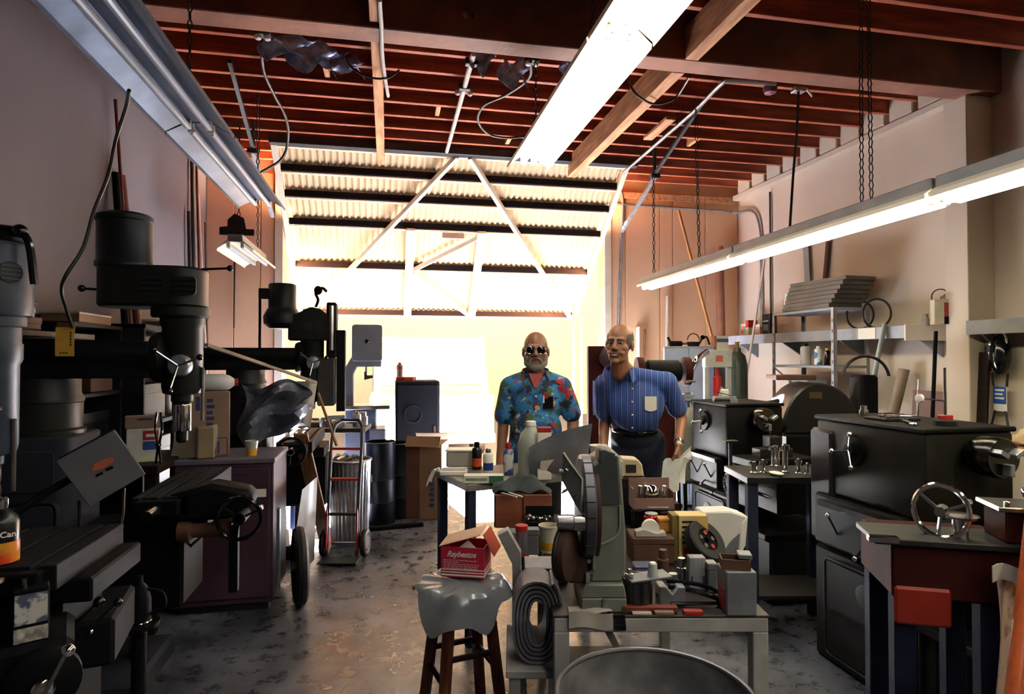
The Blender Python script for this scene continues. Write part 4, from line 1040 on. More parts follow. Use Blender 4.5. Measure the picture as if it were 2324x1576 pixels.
def tallblk(o):
    MB().b2((-.047, -.045, 0), (.047, .045, .135)).build('body', m_block, o, .003)
    MB().b2((-.048, -.03, .01), (-.0465, .03, .075)).build('red_patch', m_red, o)
put('steel_block', 'upright grey steel block with red patch at the right table corner', 'block', 1672, 1386, tallblk)
q = P(1668, 1386)
t = thing('small_tray', 'small dark open tray sitting on the upright grey block', 'tray', q + Vector((0, 0, .1375)), CY - .2)
for x in (-.042, .042): MB().b2((x - .002, -.03, 0), (x + .002, .03, .03)).build('side', m_rust, t)
for y in (-.03, .03): MB().b2((-.044, y - .002, 0), (.044, y + .002, .03)).build('side', m_rust, t)
MB().b2((-.044, -.03, 0), (.044, .03, .003)).build('bottom', m_rust, t)
MB().b2((.01, -.02, .03), (.05, .03, .045)).build('pad', m_block, t, .002)
def stripeblk(o):
    MB().b2((-.028, -.02, 0), (.028, .02, .112)).build('body', mat('chalky_block', '#a7a7aa', rough=.7, col2='#7d7e86', stretch=(10, 1, 1), scale=4), o, .002)
    for s in (-.02, .02): MB().b2((s - .003, -.0215, .025), (s + .003, -.0205, .05)).build('slot', m_print, o)
put('scale_block', 'chalky pale upright block in the middle right of the table', 'block', 1580, 1337, stripeblk)
put('steel_block', 'narrow grey block standing right of the chalky block', 'block', 1613, 1342, f_box(.032, .04, .1, m_block))
def ybox(o):
    MB().b2((-.03, -.04, 0), (.085, .04, .178)).build('carton', mat('yellow_card', '#d9a23a', rough=.6, col2='#c9b27a', scale=8), o, .002)
    MB().b2((-.055, -.035, 0), (-.031, .04, .178)).build('side', mat('olive_card', '#7d6a34', rough=.7), o, .002)
    MB().b2((-.029, -.0415, .0), (.084, -.0405, .02)).build('red_band', m_red, o)
    MB().b2((-.012, -.0415, .03), (.04, -.0405, .052)).build('red_label', m_red, o)
    for i, zz in enumerate((.07, .09, .11, .13, .15)): MB().b2((-.018, -.0415, zz), (.02 + .006 * (i % 3), -.0405, zz + .008)).build('print', m_iron, o)
put('yellow_carton', 'yellow carton with red printed bands standing behind the black wheel', 'box', 1552, 1268, ybox)
t = thing('rubber_roller', 'thick black wheel with slotted face leaning on the yellow carton', 'wheel', P(1600, 1280) + Vector((0, 0, .085)), rot=(0, 0, CY))
ax = Vector((.45, -.62, .64)).normalized()
MB().ring((0, 0, 0), ax, [(.045, -.022), (.078, -.024), (.084, -.018), (.084, .016), (.078, .022), (.045, .02), (.045, -.022)], 40, cap=False).build('tyre', m_rubber, t)
MB().ring((0, 0, 0), ax, [(.012, .012), (.046, .014), (.046, -.01), (.012, -.01), (.012, .012)], 30, cap=False).build('web', m_castdk, t)
u_, v_, _ = frame(ax)
for i in range(5):
    c = (u_ * math.cos(i * 1.257) + v_ * math.sin(i * 1.257)) * .03 + ax * .014
    MB().ring(c, ax, [(.009, 0), (.009, .003)], 10).build('bolt', m_red if i in (1, 4) else m_steel, t)
def crump(o):
    w = MB()
    poly = [(-.09, 0), (.06, 0), (.085, .05), (.095, .165), (.03, .185), (-.085, .182)]
    w.prism(poly, (0, 0, 0), (1, 0, 0), (0, 0, 1), (0, .1, 0)); w.build('bag', mat('white_wrap', '#d8d6d2', rough=.7, var=.08, scale=10), o, .006)
    MB().prism([(.062, .0), (.088, .05), (.098, .168), (.07, .14)], (.0, -.003, 0), (1, 0, 0), (0, 0, 1), (0, .08, 0)).build('fold', m_white, o, .004)
    MB().prism([(-.02, -.0), (.055, .0), (.065, .1), (.03, .07)], (0, -.004, 0), (1, 0, 0), (0, 0, 1), (0, .003, 0)).build('crease', m_block, o)
put('white_package', 'folded white paper package behind the black wheel', 'package', 1642, 1268, crump)
put('steel_spool', 'brown steel bushing standing between cup and chalky block', 'bushing', 1505, 1312, f_cyl(.02, .095, m_rust))
put('steel_spool', 'bright steel bushing standing left of the chalky block', 'bushing', 1547, 1330, f_cyl(.017, .09, m_steel))
put('steel_spool', 'squat steel bushing in front of the yellow carton', 'bushing', 1528, 1340, f_cyl(.02, .05, m_galv))
put('parts_box', 'flat blue-grey parts box behind the steel cup', 'box', 1465, 1302, f_box(.085, .06, .035, mat('blue_grey_tin', '#5a6078', rough=.45)))
def tapedisp(o):
    MB().ring((0, -.02, .03), (0, -1, 0), [(.016, 0), (.034, 0), (.034, .022), (.016, .022)], 26).build('tape_roll', m_white, o)
    MB().prism([(-.06, 0), (.06, 0), (.055, .02), (.02, .014), (-.03, .03), (-.06, .02)], (0, -.05, 0), (1, 0, 0), (0, 0, 1), (0, .04, 0)).build('base', m_paperg, o, .002)
o = put('tape_dispenser', 'white tape roll on its dispenser right of the sander', 'tape', 1472, 1212, tapedisp, z=.90)
put('tool_crate', 'dark crate carrying the tape roll right of the sander', 'crate', 1475, 1268, f_box(.16, .14, .099, m_rust))
put('parts_box', 'small orange and grey carton behind the tape roll', 'box', 1508, 1206, f_box(.055, .05, .055, mat('orange_card', '#c98a34', rough=.7)), z=.90)
def junkpile(o):
    rj = random.Random(3)
    for i in range(8):
        a, b, c = rj.uniform(-.07, .07), rj.uniform(-.05, .05), rj.uniform(.0, .06)
        l = rj.uniform(.05, .11)
        MB().cyl((a - l / 2, b, c + .008), (a + l / 2, b + rj.uniform(-.04, .04), c + .012), rj.uniform(.004, .009), n=8).build('drill_bit', rj.choice((m_steel, m_iron, m_galv, m_brown)), o)
put('bit_bundle', 'loose bundle of drill bits and pins right of the sander top', 'drill bits', 1475, 1176, junkpile, z=.90)
def redlamp(o):
    MB().ring((0, 0, 0), (0, 0, 1), [(.03, 0), (.03, .012), (.024, .02)], 18).build('lens', mat('red_lens', '#c01818', rough=.15), o)
    MB().ring((0, 0, .02), (0, 0, 1), [(.026, 0), (.026, .006)], 18).build('cap', m_galv, o)
put('red_lamp', 'glossy red lamp lens lying near the tape roll', 'lens', 1478, 1180, redlamp, z=.935)
def clearbox(o):
    g = mat('smoky_plastic', '#8d6d66', rough=.2, var=.2)
    MB().b2((-.09, -.05, 0), (.09, .05, .004)).build('bottom', g, o)
    MB().b2((-.09, .046, 0), (.09, .05, .12)).build('back', g, o)
    MB().b2((-.09, -.05, 0), (-.086, .05, .09)).build('side', g, o); MB().b2((.086, -.05, 0), (.09, .05, .075)).build('side', g, o)
    MB().b2((-.09, -.05, 0), (.09, -.046, .05)).build('front', g, o)
    MB().sph((.0, 0, .06), .035, (1.2, .8, 1.1), 10, 8).build('crumpled_foil', m_chrome, o)
    for x in (-.06, -.035, .045): MB().cyl((x, -.02, .004), (x + .006, -.03, .1), .008, n=8).build('pin', m_steel, o)
put('plastic_bin', 'smoky plastic bin with foil and pins behind the sander', 'bin', 1478, 1152, clearbox, z=.94)
put('tool_crate', 'dark tool crate under the smoky plastic bin', 'crate', 1485, 1205, f_box(.2, .12, .139, m_dkwood))
put('carton', 'pale carton with a foam cup on top behind the sander', 'box', 1370, 1182, f_box(.17, .12, .30, m_paperg))
def foam(o):
    MB().ring((0, 0, 0), (0, 0, 1), [(.03, 0), (.041, .06), (.044, .062), (.044, .068), (.04, .068), (.03, .006)], 24).build('cup', m_white, o)
    MB().torus((0, 0, .045), (0, 0, 1), .0385, .0015, n=24, m=6).build('ridge', m_white, o)
o = thing('foam_cup', 'white foam cup standing on the pale carton', 'cup', P(1358, 1182) + Vector((0, 0, .302)), 0); foam(o)
put('carton', 'dark carton holding up the beige tray behind the sander', 'box', 1432, 1184, f_box(.13, .12, .22, m_dkwood))
def beige(o):
    MB().prism([(-.05, 0), (.06, 0), (.05, .06), (.03, .085), (-.05, .09)], (0, -.03, 0), (1, 0, 0), (0, 0, 1), (0, .1, 0)).build('shell', mat('beige_plastic', '#c9b892', rough=.5), o, .006)
    MB().b2((-.03, -.034, .02), (.02, -.03, .06)).build('opening', m_vent, o, .002)
o = thing('beige_housing', 'beige plastic housing with dark opening beside the striped shirt', 'housing', P(1432, 1184) + Vector((0, 0, .222)), CY); beige(o)

# --- left half
def wedge(o):
    MB().prism([(-.075, 0), (.075, 0), (.085, .03), (.07, .06), (-.075, .06)], (0, -.03, 0), (1, 0, 0), (0, 0, 1), (0, .13, 0)).build('body', m_block, o, .003)
    MB().cyl((-.045, -.032, .045), (-.045, -.028, .045), .007, n=10).build('hole', m_vent, o)
put('steel_anvil', 'grey steel anvil block with small hole left of the grinding wheel', 'anvil', 1238, 1322, wedge)
put('steel_block', 'upright dull grey block behind the anvil', 'block', 1206, 1258, f_box(.058, .04, .105, m_block))
def redcan(o):
    MB().ring((0, 0, 0), (0, 0, 1), [(.022, 0), (.024, .006), (.024, .115), (.02, .12)], 20).build('body', m_galv, o)
    MB().ring((0, 0, .1), (0, 0, 1), [(.0255, 0), (.0255, .022), (.02, .024)], 20).build('red_cap', m_red, o)
    MB().ring((0, 0, .004), (0, 0, 1), [(.0252, 0), (.0252, .01)], 20, cap=False).build('red_base', m_red, o)
put('metal_tube', 'silver tube with red cap and base left of the upright block', 'tube', 1184, 1262, redcan)
def tub(o):
    MB().ring((0, 0, 0), (0, 0, 1), [(.034, 0), (.04, .1), (.042, .102), (.042, .108), (.038, .108), (.034, .01)], 24).build('tub', mat('cream_tub', '#d9d2bd', rough=.5), o)
    MB().ring((0, 0, .012), (0, 0, 1), [(.0355, 0), (.0375, .03)], 24, cap=False).build('yellow_band', m_yellow, o)
put('plastic_tub', 'cream plastic tub with yellow band behind the grinding wheel', 'tub', 1245, 1252, tub)
def bitbox(o):
    MB().b2((-.065, -.045, 0), (.065, .045, .07)).build('case', m_castdk, o, .004)
    MB().box((0, .06, .09), (.13, .008, .05), (R(-12), 0, 0)).build('lid', m_castdk, o, .002)
    rj = random.Random(9)
    for i in range(14): MB().sph((rj.uniform(-.055, .055), rj.uniform(-.04, .03), .074 + rj.uniform(0, .008)), rj.uniform(.006, .011), n=8, m=6).build('bit', rj.choice((m_steel, m_galv, m_iron)), o)
put('bit_case', 'open black case full of small steel bits in front of the wooden drawer', 'case', 1226, 1215, bitbox)
def drawer(o):
    m = mat('reddish_wood', '#96583a', rough=.6, col2='#7a4228', stretch=(1, 6, 6), scale=3)
    MB().b2((-.13, -.09, 0), (.13, -.078, .155)).build('front', m, o, .002)
    for s in (-1, 1): MB().b2((s * .13 - .006, -.078, 0), (s * .13 + .006, .1, .15)).build('side', m, o, .002)
    MB().b2((-.13, .09, 0), (.13, .1, .15)).build('back', m, o, .002)
    MB().b2((-.124, -.078, 0), (.124, .09, .008)).build('bottom', m, o)
    MB().b2((-.124, -.076, .1), (.124, .088, .135)).build('contents', m_iron, o, .004)
    MB().b2((.0, -.093, .04), (.004, -.0905, .155)).build('hanging_wire', m_iron, o)
put('wooden_tool_box', 'open reddish wooden drawer box behind the bit case', 'drawer', 1186, 1188, drawer)
q = P(1186, 1188)
rag = thing('rag', 'dark grey-green shop rag heaped on the wooden drawer', 'rag', q + Vector((.0, .02, .157)), CY)
def ragf(u, v):
    x = (u - .5) * .26; y = (v - .5) * .2; r = math.hypot(x / .13, y / .1)
    return (x * (1 + .1 * math.sin(7 * v)), y, max(.004, .07 * (1 - min(r, 1.2) ** 2 * .7)) + .012 * math.sin(9 * u + 5 * v) + .008 * math.sin(17 * u - 11 * v))
MB().sheet(ragf, 22, 18, .003).build('cloth', mat('rag_green', '#343c3c', rough=.9, var=.3, scale=10), rag)
put('small_vise', 'small grey toolmaker vise at the left rear of the front table', 'vise', 1168, 1232, f_vise(.09, m_block), rz=1.5)
for i, (px, py) in enumerate(((1148, 1112), (1160, 1116))):
    q2 = q + Vector((-.09 + .03 * i, -.12, .165))
    one(MB().box((0, 0, 0), (.11, .012, .006), (0, 0, R(-50 - 6 * i))), 'wooden_stick', m_paperg, ('pale flat stick lying outermost on the drawer edge', 'pale flat stick lying nearer the rag on the drawer edge')[i], 'stick', q2, CY, bev=.001)

# ------------------------------------------------------------------ rubber belting roll on its stand
q = at(1218, 1500, d=2.02)
st = thing('steel_stand', 'low grey steel stand under the rubber belting roll', 'stand', (q.x, q.y, 0), CY)
MB().b2((-.1, -.06, q.z - .03), (.1, .28, q.z - .004)).build('top', m_grey, st, .003)
for x in (-.09, .055):
    for y in (-.05, .235): MB().b2((x, y, 0), (x + .035, y + .035, q.z - .03)).build('leg', m_grey, st, .002)
rl = thing('belting_roll', 'oval roll of dark grey rubber belting standing left of the table leg', 'rubber roll', (q.x, q.y, q.z), CY)
pts = []; nt_ = 5.0
for i in range(int(nt_ * 28) + 1):
    th = 2 * math.pi * i / 28 + 1.0; f = i / (nt_ * 28)
    ra = .024 + .06 * f; rb = .068 + .07 * f
    pts.append((ra * math.copysign(abs(math.cos(th)) ** .8, math.cos(th)), rb * math.copysign(abs(math.sin(th)) ** .8, math.sin(th))))
w = MB(); kk = 0; th_ = .0085
for i, (a, b) in enumerate(pts):
    j = min(i + 1, len(pts) - 1); h = max(i - 1, 0)
    tx, tz = pts[j][0] - pts[h][0], pts[j][1] - pts[h][1]; L = math.hypot(tx, tz); nx, nz = -tz / L * th_ / 2, tx / L * th_ / 2
    for y0 in (-.03, .11):
        w.v += [(a + nx, y0, b + nz + .138), (a - nx, y0, b - nz + .138)]
for i in range(len(pts) - 1):
    a = i * 4; b = a + 4
    w.f += [(a, a + 1, b + 1, b), (a + 2, b + 2, b + 3, a + 3), (a, b, b + 2, a + 2), (a + 1, a + 3, b + 3, b + 1)]
w.f += [(0, 2, 3, 1)]; a = (len(pts) - 1) * 4; w.f += [(a, a + 1, a + 3, a + 2)]
w.build('belt', mat('belting_rubber', '#6e6e78', rough=.45, var=.3, scale=9), rl)
MB().b2((.062, -.035, .06), (.078, .11, .2)).build('loose_end', m_brown, rl, .003)
# ------------------------------------------------------------------ galvanised bin in the foreground
q = at(1487, 1540, d=1.58)
gb = thing('galvanised_bin', 'open round galvanised bin at the bottom edge before the table', 'bin', (q.x, q.y, 0), CY)
zt = .735; nf = 26; w = MB(); N_ = nf * 6
prof = [(.19, 0), (.2, .03), (.23, .55), (.238, .60), (.246, .62), (.25, .70), (.254, zt), (.247, zt), (.243, .70), (.238, .62), (.230, .60), (.222, .55), (.192, .04), (0.001, .035)]
for r, z in prof:
    for i in range(N_):
        th = 2 * math.pi * i / N_; fl = .006 * max(0, math.cos(th * nf)) if .03 < z < .58 else 0
        w.v.append(((r + fl) * math.cos(th) * 1.0, (r + fl) * math.sin(th), z))
for j in range(len(prof) - 1):
    for i in range(N_): w.f.append((j * N_ + i, j * N_ + (i + 1) % N_, (j + 1) * N_ + (i + 1) % N_, (j + 1) * N_ + i))
w.f.append(tuple(reversed(range(N_))))
w.build('body', mat('dull_zinc', '#8f8e94', rough=.5, metal=.5, var=.45, scale=8), gb)
MB().torus((0, 0, zt), (0, 0, 1), .251, .007, n=48, m=8).build('rolled_rim', mat('rim_zinc', '#77767a', rough=.4, metal=.7), gb)
for s in (-1, 1): MB().torus((s * .245, 0, .6), (1, 0, 0), .06, .007, n=14, m=6, a0=math.pi, a1=2 * math.pi).build('bail_handle', m_galv, gb)

# ------------------------------------------------------------------ stool, plastic bag, red carton
q = P(1050, 1322, .74)
so = thing('bar_stool', 'reddish brown wooden bar stool with red carton on its seat', 'stool', (q.x, q.y, 0), CY + R(24))
m_stool = mat('stool_wood', '#7d3f24', rough=.45, col2='#54220f', stretch=(9, 9, .8), scale=4)
MB().ring((0, 0, .70), (0, 0, 1), [(.15, 0), (.158, .008), (.158, .03), (.15, .038)], 32).build('seat', m_stool, so)
fe = []
for a in (45, 135, 225, 315):
    c, s = math.cos(R(a)), math.sin(R(a)); fe.append((c, s))
    MB().bar((c * .105, s * .105, .70), (c * .2, s * .2, 0), .036, .036, R(a)).build('leg', m_stool, so, .004)
def lp(i, z): r = .105 + (.70 - z) / .70 * .095; return Vector((fe[i % 4][0] * r, fe[i % 4][1] * r, z))
for i, z in enumerate((.47, .41, .50, .44)):
    MB().cyl(lp(i, z), lp(i + 1, z), .011, n=10).build('rung', m_dkwood, so)
bg = thing('plastic_bag', 'translucent white plastic bag draped over the stool seat', 'bag', (q.x, q.y, .742), CY)
def bagf(u, v):
    th = 2 * math.pi * u; r = .0 + .215 * v
    r *= 1 + .10 * math.sin(3 * th + .6) + .06 * math.sin(5 * th)
    edge = max(0, r - .155)
    z = .004 + .006 * math.sin(7 * th) * v - edge * (1.0 + .55 * math.sin(th - .3) * -1 + .35 * math.sin(2 * th + 4.1) + .25 * math.sin(5 * th)) + .007 * math.sin(11 * th + 3 * v) * v
    r2 = min(r, .160) + edge * .5 + .012 * math.sin(9 * th + 4 * v) * max(0, v - .6)
    return (r2 * math.cos(th) * 1.03, r2 * math.sin(th), z)
m_bag = mat('bag_film', '#8b9196', rough=.22, var=.1, scale=8, spec=.7)
m_bag.node_tree.nodes['Principled BSDF'].inputs['Transmission Weight'].default_value = .25
MB().sheet(bagf, 72, 16, .0012).build('film', m_bag, bg)
rb = thing('red_carton', 'red carton with white script lettering and open lid on the stool', 'box', P(1060, 1303, .758) + Vector((0, .02, 0)), CY + R(-10))
m_rc = mat('carton_red', '#c4213e', rough=.5, var=.06)
bw, bdp, bh = .083, .065, .115
MB().b2((-bw, -bdp, 0), (bw, -bdp + .003, bh)).build('front', m_rc, rb)
MB().b2((-bw, bdp - .003, 0), (bw, bdp, bh)).build('back', m_rc, rb)
for s in (-1, 1): MB().b2((s * bw - .0015, -bdp, 0), (s * bw + .0015, bdp, bh)).build('side', m_rc, rb)
MB().b2((-bw, -bdp, 0), (bw, bdp, .003)).build('bottom', m_rc, rb)
for i, (z, hgt) in enumerate(((.006, .006), (.018, .004), (.028, .004))):
    MB().b2((-bw, -bdp - .0008, z), (bw, -bdp, z + hgt)).build('white_stripe', m_white, rb)
    MB().b2((bw + .0016, -bdp, z), (bw + .0024, bdp, z + hgt)).build('white_stripe', m_white, rb)
text('Raybestos', .03, m_white, 'lettering', rb, (-.004, -bdp - .0004, .088), (R(90), 0, 0), shear=.35, bold=.0008, sx=.92)
m_pink = mat('pale_pink_print', '#e8a9b2', rough=.6); rp = random.Random(2)
for i in range(5):
    xq = -.075
    for k_ in range(9 if i != 1 else 4):
        wd = rp.uniform(.008, .018)
        if xq + wd > .072: break
        MB().b2((xq, -bdp - .0008, .063 - i * .0075), (xq + wd, -bdp, .0672 - i * .0075)).build('small_print', m_pink, rb); xq += wd + .003
MB().box((-.012, .0, bh + .028), (.17, .13, .003), (R(3), R(-17), 0)).build('lid', mat('lid_inside', '#c9a58c', rough=.7), rb)
MB().box((.103, .0, bh + .012), (.003, .13, .09), (0, R(-28), 0)).build('lid_flap', mat('flap_orange', '#a63a22', rough=.6), rb)
MB().prism([(-.03, .0), (.045, -.004), (.005, .03)], (.012, -.05, bh - .006), (1, 0, 0), (0, .25, 1), (0, .002, 0)).build('paper_slip', m_paper, rb)

# ------------------------------------------------------------------ small side bench between stool and table (grey bracket)
t = thing('grey_bracket', 'pale grey bent bracket standing between stool and belting roll', 'bracket', (*at(1165, 1500, d=2.32).xy, 0), CY)
MB().prism([(-.06, .93), (-.02, .95), (.03, .86), (.035, .6), (.06, .2), (.07, 0), (.03, 0), (.0, .6), (-.005, .82)], (0, 0, 0), (1, 0, 0), (0, 0, 1), (0, .05, 0)).build('plate', m_grey, t, .003)
MB().b2((-.04, -.08, 0), (.12, .12, .012)).build('foot', m_grey, t, .002)

# ------------------------------------------------------------------ bench with spray cans in front of the men
bx = thing('spray_can_bench', 'small blue-legged bench with spray cans in front of the bearded man', 'bench', (.43, 3.38, 0), R(16))
MB().b2((0, 0, .86), (.82, .50, .90)).build('top', mat('worn_grey_top', '#7a776c', rough=.5, var=.3), bx, .004)
for x in (.01, .76):
    for y in (.01, .44): MB().b2((x, y, 0), (x + .05, y + .05, .86)).build('leg', mat('leg_navy', '#2d3145', rough=.8, spec=.15), bx, .003)
MB().bar((.035, .035, .3), (.035, .485, .3), .03, .03).build('stretcher', m_iron, bx)
def Q(px, py): return P(px, py, .90)
def putb(name, label, cat, px, py, fn, rz=0.0):
    o = thing(name, label, cat, Q(px, py) + Vector((0, 0, .001)), CY + rz); fn(o); return o
def spray(mb_, cap, band=None, h=.165, r=.031):
    def f(o):
        MB().ring((0, 0, 0), (0, 0, 1), [(r * .96, 0), (r, .004), (r, h * .72), (r * .85, h * .78), (r * .5, h * .82)], 22).build('body', mb_, o)
        MB().ring((0, 0, h * .80), (0, 0, 1), [(r * .55, 0), (r * .55, h * .16), (r * .4, h * .2)], 16).build('cap', cap, o)
        if band: MB().ring((0, 0, h * .12), (0, 0, 1), [(r * 1.01, 0), (r * 1.01, h * .3)], 22, cap=False).build('band', band, o)
    return f
putb('spray_can', 'black spray can with orange band at the back of the small bench', 'can', 1082, 1066, spray(mat('can_black', '#0d0d12'), m_castdk, m_orange, .17))
putb('spray_can', 'white and blue spray can on the small bench right of the black can', 'can', 1108, 1074, spray(m_white, m_galv, mat('can_blue', '#27408c', rough=.35), .15))
putb('spray_can', 'blue and white can with red cap near the plastic jug', 'can', 1154, 1078, spray(mat('can_bluew', '#3a4d9a', rough=.35, col2='#d8d6d0', lo=.48, hi=.52, scale=14), m_red, None, .19))
putb('white_tray', 'white shallow tray at the front left of the small bench', 'tray', 1030, 1078, lambda o: (MB().b2((-.08, -.05, 0), (.08, .05, .03)).build('tray', m_white, o, .006), MB().b2((-.07, -.04, .03), (.07, .04, .034)).build('liner', m_paperg, o)))
putb('sandpaper_box', 'long white and green box lying along the small bench front', 'box', 1098, 1096, lambda o: (MB().b2((-.11, -.035, 0), (.11, .035, .045)).build('carton', m_paper, o, .003), MB().b2((.03, -.036, .002), (.111, -.0352, .043)).build('green_end', mat('print_green', '#2f6a45', rough=.6), o), MB().b2((-.1, -.0362, .015), (.02, -.0352, .03)).build('print', mat('print_pale_green', '#7f9c88', rough=.6), o)))
putb('grey_bin', 'grey plastic parts bin at the far end of the small bench', 'bin', 1050, 1058, lambda o: (MB().b2((-.1, -.06, 0), (.1, .06, .10)).build('body', m_paperg, o, .008), MB().b2((-.105, -.065, .10), (.105, .065, .112)).build('rim', m_white, o, .003)))
putb('paper_strip', 'white crumpled paper hanging over the left end of the small bench', 'paper', 990, 1068, lambda o: MB().sheet(lambda u, v: (-.06 * v + .02 * u, -.03 + .1 * u, .004 - .09 * v * v + .01 * math.sin(6 * u + 4 * v)), 8, 8, .002).build('sheet', m_paper, o))
def jug(o):
    MB().ring((0, 0, 0), (0, 0, 1), [(.07, 0), (.078, .01), (.078, .19), (.06, .25), (.028, .29), (.026, .30)], 26).build('body', mat('greenish_jug', '#a9b0a2', rough=.4, var=.1), o)
    MB().ring((0, 0, .30), (0, 0, 1), [(.03, 0), (.03, .022), (.022, .026)], 18).build('cap', m_white, o)
    MB().tube(wob([(.05, -.03, .27), (.08, -.04, .25), (.085, -.04, .18), (.07, -.03, .14)], 5), .011, 8).build('handle', mat('greenish_jug', '#a9b0a2'), o)
putb('plastic_jug', 'pale greenish plastic jug standing in front of the flowered shirt', 'jug', 1205, 1082, jug)
q = Q(1205, 1082)
t = thing('red_label_box', 'small red and white box balanced by the greenish jug', 'box', q + Vector((.045, -.1, .001)), CY)
MB().b2((-.03, -.02, 0), (.05, .02, .27)).build('white_sleeve', m_paper, t, .003)
MB().b2((-.03, -.021, .27), (.05, .021, .3)).build('red_lid', m_red, t, .003)
rs = thing('rubber_sheet', 'curled grey rubber sheet standing behind the sander', 'rubber sheet', Q(1262, 1092), CY)
def rsf(u, v):
    x = -.14 + .30 * u + .05 * v * (u - .3); z = .02 + (.17 + .14 * u) * v
    return (x, .04 * math.cos(2.6 * u) - .10 * v + .05 * v * v, z + .02 * math.sin(3 * u))
MB().sheet(rsf, 14, 10, .006).build('sheet', mat('grey_rubber_sheet', '#85878d', rough=.55, col2='#63656c', scale=5), rs)
one(MB().sheet(lambda u, v: ((u - .5) * .15 + .01 * v, -.085 - .05 * v - .012 * u, .11 * v - .03 + .02 * u), 4, 4, .0015), 'paper_sheet', m_paper, 'blank white paper lying against the grey rubber sheet', 'paper', Q(1250, 1082) + Vector((0, 0, .032)), CY)
o = thing('orange_marker', 'orange scraper handle standing by the red column', 'marker', Q(1312, 1092) + Vector((0, 0, .16)), rot=(R(4), R(-8), CY))
MB().b2((-.013, -.008, 0), (.013, .008, .085)).build('handle', m_orange, o, .003)
MB().b2((-.01, -.002, -.16), (.01, .002, 0)).build('blade', m_steel, o)

